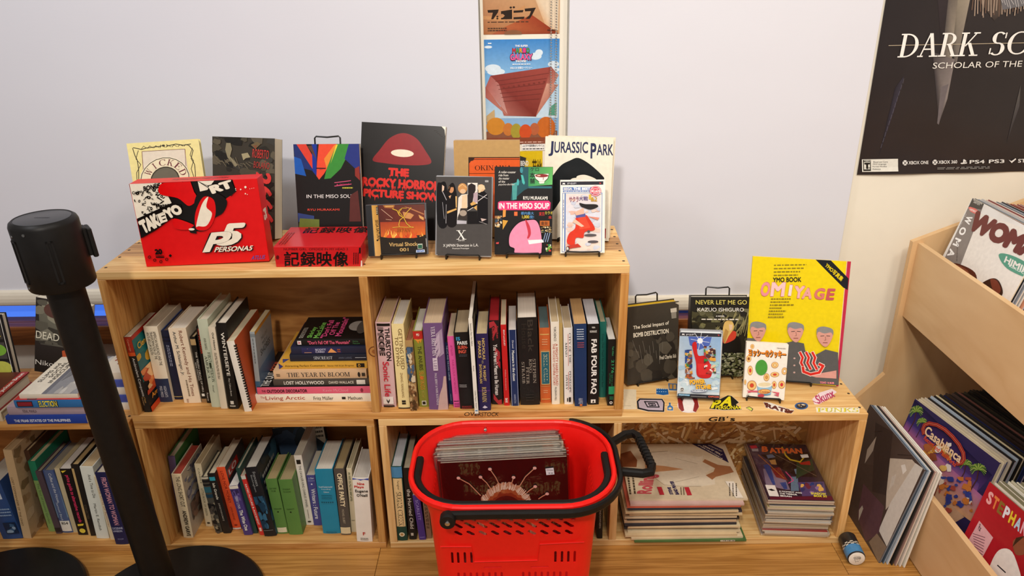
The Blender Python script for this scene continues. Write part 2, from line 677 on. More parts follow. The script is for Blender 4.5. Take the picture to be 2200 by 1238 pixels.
    def build(s, name, parent, surf, rough=.35):
        mb = MB()
        for k, (pts, fs, cs) in enumerate(s.items):
            n = len(mb.v)
            mb.v += [surf(p[0], p[1], 2.5e-4 + k * s.step + (p[2] * s.step * .15 if len(p) > 2 else 0)) for p in pts]
            mb.f += [tuple(i + n for i in f) for f in fs]
            mb.c += cs
        mb.sm = [False] * len(mb.f)
        return mb.build(name, print_mat(rough), parent) if mb.v else None

# ------------------------------------------------------------------ the setting
PINE = wood('pine_board', '#dfa964', '#b67a3a', (1.3, 20, 20))
PINE_Y = wood('pine_end_panel', '#dba660', '#b27636', (20, 20, 1.3))
PINE_LIGHT = wood('pale_pine_board', '#eec788', '#d3a05c', (1.3, 18, 18))
PINE_LIGHT_V = wood('pale_pine_panel', '#ebc386', '#cf9b58', (18, 18, 1.3))
PINE_BROWN = wood('brown_pine_board', '#cfa06a', '#94683c', (1.3, 20, 20))
BACKPLY = wood('brown_back_plywood', '#c08648', '#9c6430', (2, 9, 9), knots=False)
FLOORW = wood('oak_laminate', '#c9924c', '#a06c30', (1.0, 26, 10), rough=.35, knots=False, vary=.12)
BIRCH = wood('birch_plywood', '#e8c596', '#d9b180', (4, 1.2, 4), rough=.5, rings=4, knots=False, vary=.06)
BIRCH_V = wood('birch_plywood_end', '#e6c292', '#d6ad7c', (4, 4, 1.2), rough=.5, rings=4, knots=False, vary=.06)
WALNUT = wood('dark_sill_wood', '#8a5026', '#5c3014', (1.2, 20, 20), knots=False)
CREAM = mat('#efe8d8', .85, .15, vary=.03, scale=14, bump=.25, name='cream_wall_paint')

fl = tag(MB().box(-2.4, -2.6, -.03, 3.2, .46, -.0085).build('floor', mat('#4a3018', .7)), kind='structure')
pl_w, pl_l = .186, 1.27
pm = None
for r_ in range(14):
    y1 = .44 - r_ * pl_w if r_ else .455
    for c_ in range(6):
        x0 = -2.9 + (r_ * .47) % pl_l + c_ * pl_l + .03
        if x0 > 3.1: continue
        if pm is None:
            pm = MB().box(0, -pl_w + .0012, -.008, pl_l - .0012, 0, 0, bev=.0006).build('plank', FLOORW, fl)
            pm.location = (x0, y1, 0)
        else:
            q = pm.copy(); SC.collection.objects.link(q); q.location = (x0, y1, 0)

wb = MB()
wb.box(-2.4, .46, 0, 3.2, .62, .49)
wb.box(-2.4, .46, 2.5, 3.2, .62, 2.9)
wb.box(.915, .46, .49, 1.146, .62, 2.5)
wb.box(1.955, .46, .49, 3.2, .62, 2.5)
wb.box(-2.4, .46, .49, -2.1, .62, 2.5)
tag(wb.build('wall_back', CREAM), kind='structure')
tag(MB().box(3.2, -2.6, 0, 3.3, .62, 2.9).build('wall_right', CREAM), kind='structure')


def window(name, x0, x1):
    w = tag(bpy.data.objects.new(name, None), kind='structure')
    w.location = ((x0 + x1) / 2, .5, .49)
    link(w)
    c = (x0 + x1) / 2
    mt, nt, b = bsdf('blue_led_diffuser')
    setc(b, lin('#6090f0'), .4, .3)
    b.inputs['Emission Color'].default_value = (*lin('#4a80ff'), 1)
    b.inputs['Emission Strength'].default_value = .55
    MB().box(x0 + .06 - c, -.004, .013, x1 - .06 - c, .003, .075).build('led_strip', mt, w)
    MB().box(x0 + .028 - c, .015, .02, x1 - .028 - c, .02, 2.0).build('pane', mat('#1c2430', .08, .5, vary=0), w)
    fr = MB()
    for a, b2 in ((x0, x0 + .03), (x1 - .03, x1)):
        fr.box(a - c, -.03, .012, b2 - c, .05, 2.01)
    fr.box(x0 - c, .005, 1.98, x1 - c, .05, 2.01)
    fr.build('window_frame', mat('#e8e4da', .5), w)
    MB().box(x0 - c, -.078, -.052, x1 - c, -.0395, .012, bev=.003).box(x0 - c, -.0395, -.0, x1 - c, .05, .012).build('window_sill', WALNUT, w)
    return w


window('window_1', -2.1, .915)
window('window_2', 1.146, 1.955)


def blind_fabric(hexc):
    mt, nt, b = bsdf('blind_cloth')
    setc(b, lin(hexc), .8, .15)
    tc = nt.nodes.new('ShaderNodeTexCoord')
    wv = nt.nodes.new('ShaderNodeTexWave')
    wv.inputs['Scale'].default_value = 160
    wv.bands_direction = 'Z'
    n = nt.nodes.new('ShaderNodeTexNoise')
    n.inputs['Scale'].default_value = 2.2
    nt.links.new(tc.outputs['Object'], wv.inputs['Vector'])
    nt.links.new(tc.outputs['Object'], n.inputs['Vector'])
    bp = nt.nodes.new('ShaderNodeBump'); bp.inputs['Strength'].default_value = .05; bp.inputs['Distance'].default_value = .0005
    b2 = nt.nodes.new('ShaderNodeBump'); b2.inputs['Strength'].default_value = .35; b2.inputs['Distance'].default_value = .02
    nt.links.new(wv.outputs['Fac'], bp.inputs['Height'])
    nt.links.new(n.outputs['Fac'], b2.inputs['Height'])
    nt.links.new(b2.outputs['Normal'], bp.inputs['Normal'])
    nt.links.new(bp.outputs['Normal'], b.inputs['Normal'])
    return mt


BLIND = blind_fabric('#dcdde6')


def blind(x0, x1, zb, label):
    t = thing('roller_blind', label, 'blind', ((x0 + x1) / 2, .44, zb), group='roller blinds over the windows')
    w = (x1 - x0) / 2
    nx, nz = 60, 24
    v, f = [], []
    for s_ in (0, 1):
        for j in range(nz + 1):
            for i in range(nx + 1):
                x = -w + 2 * w * i / nx
                z = .045 + 1.85 * j / nz
                y = .002 * math.sin(x * 5 + z) + .0016 * math.sin(z * 4.1 + x * 2) + s_ * .0012
                v.append((x, y, z))
    k = (nx + 1) * (nz + 1)
    for j in range(nz):
        for i in range(nx):
            a = j * (nx + 1) + i
            f.append((a, a + 1, a + nx + 2, a + nx + 1))
            f.append((k + a, k + a + nx + 1, k + a + nx + 2, k + a + 1))
    mb = MB().add(v, f, smooth=True)
    mb.build('fabric', BLIND, t)
    n = 14
    prof = [(.011 * math.cos(2 * math.pi * i / n) - .002, .028 + .026 * math.sin(2 * math.pi * i / n)) for i in range(n)]
    MB().prism(prof, -w, w, 'yzx').build('hem_bar', mat('#e4dccb', .6, vary=.04), t)
    MB().lathe([(.022, -w), (.022, w)], (0, .0, 1.9), 20, axis='x').build('roller_tube', mat('#d8d4cc', .5), t)
    return t


blind(-1.95, .911, .566, 'wide pale grey roller blind covering the window left of the wall post')
blind(1.150, 1.968, .522, 'pale grey roller blind between the wall post and the big black poster')

# bead chain of the right-hand blind
ch = MB()
for sx, z_lo in ((1.102, .90), (1.1155, .905)):
    for i in range(int((2.3 - z_lo) / .0068)):
        z = z_lo + i * .0068
        x = sx + (1.109 - sx) * max(0, (.93 - z) / .03) * .6
        ch.lathe([(.0008, -.0022), (.0021, -.0012), (.0021, .0012), (.0008, .0022)], (x, .4385, z), 6)
tag(ch.build('blind_chain', mat('#d8d5cf', .22, .6, 1.0, vary=0)), 'silvery bead chain in two strands hanging in front of the film posters', 'chain')

# ------------------------------------------------------------------ posters on the wall
def sheet(name, label, cat, x0, z0, w, h, y, base, frame, draw, rough=.3, group=None):
    t = thing(name, label, cat, (x0, y, z0), group=group)
    pp = MB().box(0, 0, 0, w, .0006, h).build('paper', mat(base, .5), t)
    a = Art(w, h, frame)
    draw(a)
    a.build('print', pp, lambda u, v, e: (u, -e, v), rough)
    return t


def art_bugonia(a):      # frame: zoom [1000,0,260,340] x3.641
    a.G('#b98f63', '#c9a074', 130, -600, 735, 30)
    a.P(['#c8a078', '#d8b48a', '#c08a5c', '#a8683e'], 130, -300, 735, -300, 735, 275, 130, 275)
    a.P(['#dcc4a4', '#e8d8c0', '#e6d3ba', '#d6a87c'], 500, -200, 735, -200, 735, 240, 640, 215)
    a.P(['#b4623a', '#9c4024', '#8c3218', '#a85838'], 330, 195, 525, 95, 740, 275, 210, 275)
    a.P('#c58f5e', 135, 130, 300, 150, 480, 30, 470, 10, 300, 110, 135, 100)
    a.P('#2a1c12', 180, 48, 268, 44, 262, 70, 225, 132, 208, 132, 222, 72, 184, 72)
    a.E('#2a1c12', 257, 108, 8, 8).E('#2a1c12', 257, 126, 8, 8)
    a.P('#2a1c12', 286, 60, 372, 46, 372, 132, 286, 134, 286, 120, 300, 118, 316, 100, 300, 84, 286, 86)
    a.E('#2a1c12', 362, 28, 9, 9).E('#2a1c12', 386, 26, 9, 9)
    a.P('#2a1c12', 384, 56, 462, 52, 456, 72, 384, 76).P('#2a1c12', 384, 116, 470, 112, 464, 132, 384, 134)
    a.P('#2a1c12', 470, 40, 558, 32, 528, 100, 510, 132, 478, 132, 508, 100, 520, 62, 474, 64)
    a.S('#4c3424', 1, 180, 150, 500, 166).S('#4c3424', 2, 180, 205, 330, 244).S('#3a2a1e', 1, 650, 228, 720, 246)
    a.E('#8a5a3c', 380, 262, 70, 30)


def art_block(a):        # blue sky, huge red stone block, row of plain orange mounds
    a.G('#3f86cc', '#8fc0e6', 147, 317, 733, 620)
    a.P(['#6aa8dc', '#a8d0ec', '#cfe2ee', '#b8d2e6'], 147, 560, 733, 560, 733, 900, 147, 900)
    for x, y, rx, ry in ((215, 525, 62, 30), (240, 550, 70, 26), (550, 440, 46, 26), (575, 415, 30, 24), (690, 500, 44, 24), (180, 370, 30, 10), (700, 540, 38, 18)):
        a.E('#dbe9f4', x, y, rx, ry)
    a.P(['#8c3a34', '#a04a40', '#7c3028', '#b06a60'], 195, 578, 672, 518, 560, 890, 300, 880)
    a.P(['#a85a54', '#b87870', '#c89890', '#b06058'], 195, 578, 262, 640, 330, 870, 155, 665)
    a.P(['#b0645c', '#a8584c', '#c08070'], 155, 740, 155, 660, 330, 880)
    a.P(['#9c463c', '#c88878', '#b87464'], 672, 518, 733, 580, 560, 880)
    a.P(['#d09c88', '#c08474', '#b87060'], 640, 640, 733, 650, 556, 890)
    for i in range(6):
        a.L('#70302a', 4, 235 + i * 12, 620 + i * 30, 652 - i * 14, 565 + i * 38)
    for i in range(9):
        a.E('#7a342c', 300 + i * 40, 668 - i * 5, 9, 6)
    a.R('#8c5a44', 147, 1000, 733, 1100)
    a.P('#c8a878', 160, 880, 225, 830, 230, 920, 160, 930).P('#5a9c84', 668, 820, 722, 780, 722, 880, 660, 880)
    for x, y, rx, ry, c in ((235, 960, 76, 68, '#d08a34'), (335, 985, 42, 50, '#c87a3c'), (640, 975, 76, 84, '#c86a28'), (548, 985, 38, 48, '#b86440'), (400, 1000, 44, 60, '#a89a3c'), (475, 1005, 50, 58, '#d0542c')):
        a.E(c, x, y, rx, ry)
    a.R('#8a4a34', 147, 1050, 733, 1100)
    a.R('#ffffff', 178, 340, 205, 347)
    a.T('#ffffff', 'THE SUPER', 388, 357, 488, 371, .03)
    for i, (c, k) in enumerate(zip('MARIO', ('#d23030', '#48a048', '#e8a020', '#d83c8c', '#48a048'))):
        x = 368 + i * 27
        a.T('#5a2a20', c, x - 2, 378, x + 26, 418, .05).T(k, c, x, 380, x + 24, 414, .05)
    a.T('#5a1440', 'GALAXY', 348, 418, 528, 472, .06).T('#e8609a', 'GALAXY', 352, 422, 522, 466, .04)
    a.T('#ffffff', 'MOVIE', 398, 467, 476, 482, .03)
    a.S('#ffffff', 1, 368, 490, 508, 502).T('#ffffff', '2026.4.24 全国ロードショー', 350, 514, 524, 530, .02)
    a.S('#f0c8b8', 1, 340, 1080, 620, 1092)


POST_Y = .4592
sheet('film_poster', 'brown and orange film poster with black katakana lettering, high on the wall post', 'poster', .9226, 1.3364, .2032, .29, POST_Y, '#c8a078', ((137, -780), (737, -780), (147, 271)), art_bugonia, group='film posters on the wall post')
sheet('film_poster', 'film poster with blue sky over a huge red stone block on the wall post', 'poster', .923, 1.040, .2032, .2835, POST_Y, '#88b0d8', ((147, 317), (733, 317), (160, 1103)), art_block, group='film posters on the wall post')
sheet('ticket_strip', 'white printed strip tucked under the blue film poster', 'label', 1.022, 1.022, .066, .020, POST_Y - .0012, '#f2f0ec', ((0, 0), (100, 0), (0, 30)),
      lambda a: a.T('#20202c', 'ムビチケ前売券(オンライン)', 4, 4, 96, 17, .02).S('#444', 1, 4, 19, 96, 27))


def art_yellow(a):
    a.P('#3a3836', 0, 0, 60, 0, 40, 100, 0, 100).P('#e0c020', 0, 0, 100, 0, 100, 30, 62, 20).R('#d8b41c', 70, 30, 100, 100)
    a.T('#e8e6e2', 'CUT THE BEND', 4, 26, 62, 40, .03)
    a.T('#4a3c10', '菊地', 72, 22, 98, 80, .02)
    a.E('#8a5a4a', 40, 62, 16, 16)


sheet('event_flyer', 'small yellow and black flyer on the wall post behind the displayed books', 'flyer', .975, .86, .106, .16, POST_Y, '#d8b820', ((0, 0), (100, 0), (0, 150)), art_yellow)


def art_dark(a):         # frame: zoom [1800,0,400,400] x3.095
    a.P(['#2c2322', '#2a2220', '#1c1a20', '#1a1820'], 330, -1700, 2200, -1700, 2200, 1170, 100, 1170)
    a.P(['#4a4046', '#5c5256', '#2e2828', '#2a2426'], 590, -900, 900, -900, 870, 140, 700, 340)
    a.P(['#5a524e', '#857a6c', '#a09484', '#4a4444'], 740, -20, 870, -20, 790, 330, 690, 520)
    a.P(['#8a8070', '#9c9080', '#6c6460', '#3c3636'], 800, 0, 880, 0, 800, 420, 770, 330)
    a.P(['#3c3638', '#7c7270', '#8a807c', '#332e32'], 640, 330, 790, 380, 745, 640, 690, 810)
    a.P('#6c6466', 700, 560, 752, 540, 690, 815, 678, 806)
    a.P(['#26242c', '#38343e', '#3a3644', '#24222a'], 390, 560, 452, 480, 380, 720, 270, 1040)
    for i in range(12):
        x = 450 - i * 14
        a.L('#5c5864', 3, x, 500 + i * 40, x - 8, 530 + i * 40)
    a.P(['#302c30', '#5c5854', '#4a4648'], 1165, 960, 1240, 560, 1240, 700)
    a.P(['#5a4a40', '#7c6a5a', '#3a3230'], 890, -40, 1260, -60, 1040, 140)
    for i in range(26):
        x = 900 + i * 14
        a.L('#a08c7c' if i % 3 else '#6a5448', 7, x, -20 - (i % 4) * 14, x + (i % 5) * 5 - 8, 70 + (i * 37 % 50))
    a.P('#6a686c', 1060, -60, 1250, -60, 1250, 50, 1090, 74)
    for i in range(9):
        a.L('#b4b0b0', 4, 1070 + i * 18, -10 + i * 6 % 30, 1090 + i * 18, 30 + i * 13 % 40)
    a.L('#b8a890', 4, 348, 282, 1400, 284)
    a.T('#f4f0ea', 'DARK', 404, 210, 935, 360, serif=True, sh=32)
    a.T('#f4f0ea', 'SOULS II', 1008, 210, 1870, 360, serif=True, sh=32)
    a.T('#e8e4dc', 'SCHOLAR OF THE FIRST SIN', 638, 398, 1560, 437, .01, sh=6)
    a.R('#e6e4da', 152, 1048, 405, 1138, 14, 6).R('#2a2824', 160, 1052, 214, 1132, 6, 6).R('#e6e4da', 166, 1068, 208, 1120, 5, 5)
    a.T('#e6e4da', 'TEEN', 166, 1054, 210, 1064, .02).T('#1a1816', 'T', 168, 1072, 208, 1118, .09)
    a.T('#2a2824', 'ESRB', 166, 1122, 208, 1131, .02)
    for i, tx in enumerate(('Blood and Gore', 'Mild Language', 'Partial Nudity', 'Violence')):
        a.T('#1c1a18', tx, 232 - i * 3, 1062 + i * 17, 232 - i * 3 + len(tx) * 7.2, 1074 + i * 17, .01)
    for x, tx, x1 in ((436, 'XBOX ONE', 618), (646, 'XBOX 360', 820)):
        a.E('#e8e6e2', x + 18, 1078, 18, 19).L('#1c1a20', 4, x + 6, 1066, x + 30, 1092).L('#1c1a20', 4, x + 30, 1066, x + 6, 1092)
        a.T('#e8e6e2', tx, x + 42, 1066, x1, 1090, .02)
    a.P('#e8e6e2', 862, 1062, 872, 1062, 884, 1072, 884, 1082, 872, 1076, 872, 1096, 862, 1092).E('#e8e6e2', 856, 1090, 12, 5).E('#e8e6e2', 880, 1088, 10, 5)
    a.T('#e8e6e2', 'PS4', 908, 1068, 1014, 1094, .02).T('#e8e6e2', 'PS3', 1044, 1068, 1154, 1094, .02)
    a.P('#e8e6e2', 1184, 1072, 1204, 1082, 1232, 1062, 1236, 1070, 1206, 1096).T('#e8e6e2', 'STEAM', 1250, 1068, 1400, 1094, .02)
    a.S('#8c8884', 2, 680, 1114, 1050, 1132)


def build_big_poster():
    t = thing('game_poster', 'large black poster with white serif title lettering on the cream wall', 'poster', (1.985, .4565, .939), (0, R(-.4), 0))
    w, h = .62, .93
    nx, nz = 24, 36
    def bow(u, v): return -.0014 * math.sin(u * 9) * (1 - v / h) - .003 * max(0, .02 - v) / .02 * abs(math.sin(u * 14))
    v, f = [], []
    for j in range(nz + 1):
        for i in range(nx + 1):
            u, q = w * i / nx, h * j / nz
            v.append((u, bow(u, q) - .0005, q))
    for j in range(nz):
        for i in range(nx):
            a = j * (nx + 1) + i
            f.append((a, a + 1, a + nx + 2, a + nx + 1))
    k = len(v)
    v += [(x, y + .0006, z) for x, y, z in v]
    f += [tuple(i + k for i in reversed(q)) for q in f]
    pp = MB().add(v, f, smooth=True).build('paper', mat('#262022', .28, .5, vary=.25, scale=6), t)
    a = Art(w, h, ((335 + (2300 - 335) * 0, -1690), (2183, -1690), (118, 1160)))
    a.q = (1535, 0, -430, 2300); a.tl = (548, -1140); a.det = 1535 * 2300
    art_dark(a)
    a.items[0] = (a.items[0][0][:0], [], [])
    a.build('print', pp, lambda u, v_, e: (u, bow(u, v_) - .0006 - e, v_), .3)


build_big_poster()

# ------------------------------------------------------------------ shelf units
BT = .0205          # board thickness
DEP = .296


def unit(name, label, x0, x1, z0, z1, dividers, top, mh, mv, mb_, open_back=()):
    t = thing(name, label, 'shelf', ((x0 + x1) / 2, 0, z0))
    c = (x0 + x1) / 2
    h = z1 - z0
    X0, X1 = x0 - c, x1 - c
    if top == 'planks':
        for i, (ya, yb, mm) in enumerate(((0, .104, PINE_LIGHT), (.105, .207, PINE_BROWN), (.208, DEP, PINE_LIGHT))):
            MB().box(X0, ya, h - BT, X1, yb, h, bev=.0012).build('top_plank', mm, t)
    else:
        MB().box(X0, 0, h - BT, X1, DEP, h, bev=.0012).build('top_board', mh, t)
    MB().box(X0, 0, 0, X1, DEP, BT, bev=.0012).build('bottom_board', mh, t)
    for a in (X0, X1 - BT):
        MB().box(a, 0, BT + .0002, a + BT, DEP, h - BT - .0002, bev=.001).build('side_panel', mv, t)
    for d in dividers:
        MB().box(d - c - BT / 2, 0, BT + .0002, d - c + BT / 2, DEP - .008, h - BT - .0002, bev=.001).build('divider', mv, t)
    MB().box(X0 + BT, DEP - .008, BT, X1 - BT, DEP - .001, h - BT).build('back_panel', mb_, t)
    sc = MB()
    rows = [X0 + .011, X1 - .011] + [d - c for d in dividers]
    for x in rows:
        for y in (.03, .10, .15, .205, .262):
            s_ = MB().lathe([(.0036, 0), (.0034, .0005), (.0012, .0006)], (x, y, h), 12).build('screw', mat('#3a2c1c', .45, .4, .5), t)
    return t


u_top = unit('bookshelf', 'upper two-bay pine shelf unit topped with boards, standing on the lower units', 0, 1.2713, .4280, .8491, [.6355], 'planks', PINE, PINE_Y, BACKPLY)
u_ll = unit('bookshelf', 'small single-bay pine shelf unit on the floor behind the stanchion', .0, .6265, 0, .4276, [], 'board', PINE, PINE_Y, BACKPLY)
u_lr = unit('bookshelf', 'pale two-bay pine shelf unit on the floor with stickers on its top', .6380, 1.909, 0, .4276, [1.262], 'board', PINE_LIGHT, PINE_LIGHT_V, BACKPLY)
u_l = unit('bookshelf', 'low pine shelf unit at the far left, half hidden by the stanchion', -1.05, -.012, 0, .4276, [], 'board', PINE, PINE_Y, BACKPLY)

# strand-board panel at the back of the magazine bay: pressed flakes
osb = MB().box(1.273, DEP - .0125, BT + .001, 1.888, DEP - .0085, .406).build('strand_board', mat('#b98648', .7, vary=.3, scale=30))
osb.parent = u_lr
osb.location = (-u_lr.location.x, 0, 0)
fk = MB()
rnd = random.Random(4)
cols = [lin(c) for c in ('#e4b872', '#d09a52', '#f0cc94', '#b87c3c', '#c88c48', '#9c6430', '#f4d8a8')]
for i in range(900):
    x, z = rnd.uniform(1.275, 1.86), rnd.uniform(.03, .395)
    l, w_ = rnd.uniform(.02, .07), rnd.uniform(.004, .013)
    an = rnd.gauss(0, .7) + (math.pi / 2 if rnd.random() < .25 else 0)
    ca, sa = math.cos(an) * l / 2, math.sin(an) * l / 2
    pa, pb = -math.sin(an) * w_ / 2, math.cos(an) * w_ / 2
    y = DEP - .0127 - rnd.random() * .0016
    q = [(x - ca - pa, z - sa - pb), (x + ca - pa * .6, z + sa - pb * .6), (x + ca + pa, z + sa + pb), (x - ca + pa * .7, z - sa + pb * .7)]
    q = [(min(1.887, max(1.2735, a)), min(.406, max(.022, b))) for a, b in q]
    fk.add([(a, y, b) for a, b in q], [(0, 1, 2, 3)], rnd.choice(cols))
fo = fk.build('strand_flakes', print_mat(.7), u_lr)
fo.location = (-u_lr.location.x, 0, 0)
tag(fo, kind='stuff')


def ink_on(unit_, x0, z0, w, h, draw):
    a = Art(w, h, ((0, 0), (100, 0), (0, 100)))
    draw(a)
    o = a.build('handwritten_mark', unit_, lambda u, v, e: (u, -e, v), .5)
    o.location = (x0 - unit_.location.x, 0, z0 - unit_.location.z)


def mark_over(a):
    k = '#1a1410'
    a.L(k, 3, 0, 88, 12, 84)
    a.T(k, 'OVE', 13, 12, 46, 80, .012, sh=2).T(k, 'RSTOCK', 47, 18, 97, 86, .012, sh=2)
    a.L(k, 2.4, 60, 24, 100, 40)


ink_on(u_top, .848, .4315, .106, .0175, mark_over)
ink_on(u_lr, 1.495, .4085, .070, .0165, lambda a: a.T('#14100c', 'GB', 0, 10, 62, 92, .025, sh=4).L('#14100c', 5, 72, 6, 70, 30).T('#14100c', 's', 82, 34, 100, 92, .03))

kn = Art(.016, .030, ((0, 0), (1, 0), (0, 1)))
kn.E('#6a3c1a', 1, .5, .95, .5).E('#b07a40', 1, .5, .78, .40).E('#8c5428', 1, .5, .4, .2)
o = kn.build('knot', u_top, lambda u, v, e: (u, -e, v), .5)
o.location = (.6303 - u_top.location.x, 0, .612 - u_top.location.z)

# ------------------------------------------------------------------ stanchions
BLK = mat('#0e0b09', .45, .25, vary=.1, name='black_powder_coat')
BLKM = mat('#0d0b09', .5, .3, vary=.1)


def stanchion(x, y, label):
    t = thing('stanchion', label, 'stanchion', (x, y, 0), group='crowd barrier posts')
    def lean(o):            # the post stands slightly out of true
        for v in o.data.vertices:
            k = max(0, v.co.z - .03)
            v.co.x -= .062 * k
            v.co.y += .022 * k
        return o
    MB().lathe([(.234, 0), (.234, .019), (.228, .025), (.12, .031), (.045, .033)], n=64).build('base', mat('#14110e', .45, .4, vary=.15), t)
    lean(MB().lathe([(.05, .032), (.05, .040), (.0365, .044), (.0365, .93)], n=36).build('pole', BLK, t))
    lean(MB().lathe([(.0615, .912), (.063, .915), (.063, 1.044), (.0605, 1.051), (.055, 1.055), (.053, 1.0535), (.052, 1.0535)], n=48).build('head', BLK, t))
    lean(MB().lathe([(.052, 1.0525), (.052, 1.0540), (.050, 1.0545)], n=40).build('cap', mat('#1c1d20', .3, .5), t))
    a = Art(.03, .006, ((0, 0), (1, 0), (0, 1)))
    a.S('#3c3c40', 1, 0, 0, 1, 1, h=.8)
    lean(a.build('cap_mark', t, lambda u, v, e: (u - .015, v - .003, 1.0545 + e), .5))
    for an, w_ in ((-128, .020), (-58, .013)):
        m_ = Matrix.Rotation(R(an), 4, 'Z')
        s_ = MB()
        s_.box(.0610, -w_ / 2, .932, .0641, -w_ / 2 + .004, 1.022).box(.0610, w_ / 2 - .004, .932, .0641, w_ / 2, 1.022)
        s_.box(.0610, -w_ / 2, 1.018, .0641, w_ / 2, 1.022).box(.0610, -w_ / 2, .932, .0641, w_ / 2, .936)
        s_.v = [tuple(m_ @ Vector(p)) for p in s_.v]
        lean(s_.build('belt_slot', BLKM, t))
    for an, z in ((-128, 1.031), (-128, .922), (-95, 1.038)):
        b_ = MB().lathe([(.0034, .0618), (.0030, .0639)], n=12, axis='x')
        m_ = Matrix.Rotation(R(an), 4, 'Z')
        b_.v = [tuple(m_ @ Vector((p[0], p[1], p[2])) + Vector((0, 0, z))) for p in b_.v]
        lean(b_.build('screw', mat('#8a8a88', .3, .5, 1), t))
    c_ = MB()
    c_.box(.058, -.015, .962, .069, .015, 1.022, bev=.002).box(.067, -.019, .958, .077, .019, 1.020, bev=.002)
    m_ = Matrix.Rotation(R(38), 4, 'Z')
    c_.v = [tuple(m_ @ Vector(p)) for p in c_.v]
    lean(c_.build('belt_clip', BLKM, t))
    return t


stanchion(.115, -.237, 'black belt stanchion with a thick pole standing in front of the bookshelves')
stanchion(-.357, -.237, 'black round stanchion base on the floor at the left edge')

# ------------------------------------------------------------------ red basket
RED = mat('#f0120a', .38, .45, vary=.06, name='red_plastic')
BCX, BCY = .987, -.176


def rrect(hw, hd, rad, n=9):
    pts = []
    for cx, cy, a0 in ((hw - rad, -hd + rad, -90), (hw - rad, hd - rad, 0), (-hw + rad, hd - rad, 90), (-hw + rad, -hd + rad, 180)):
        for i in range(n + 1):
            a = R(a0 + 90 * i / n)
            pts.append((cx + rad * math.cos(a), cy + rad * math.sin(a)))
    return pts


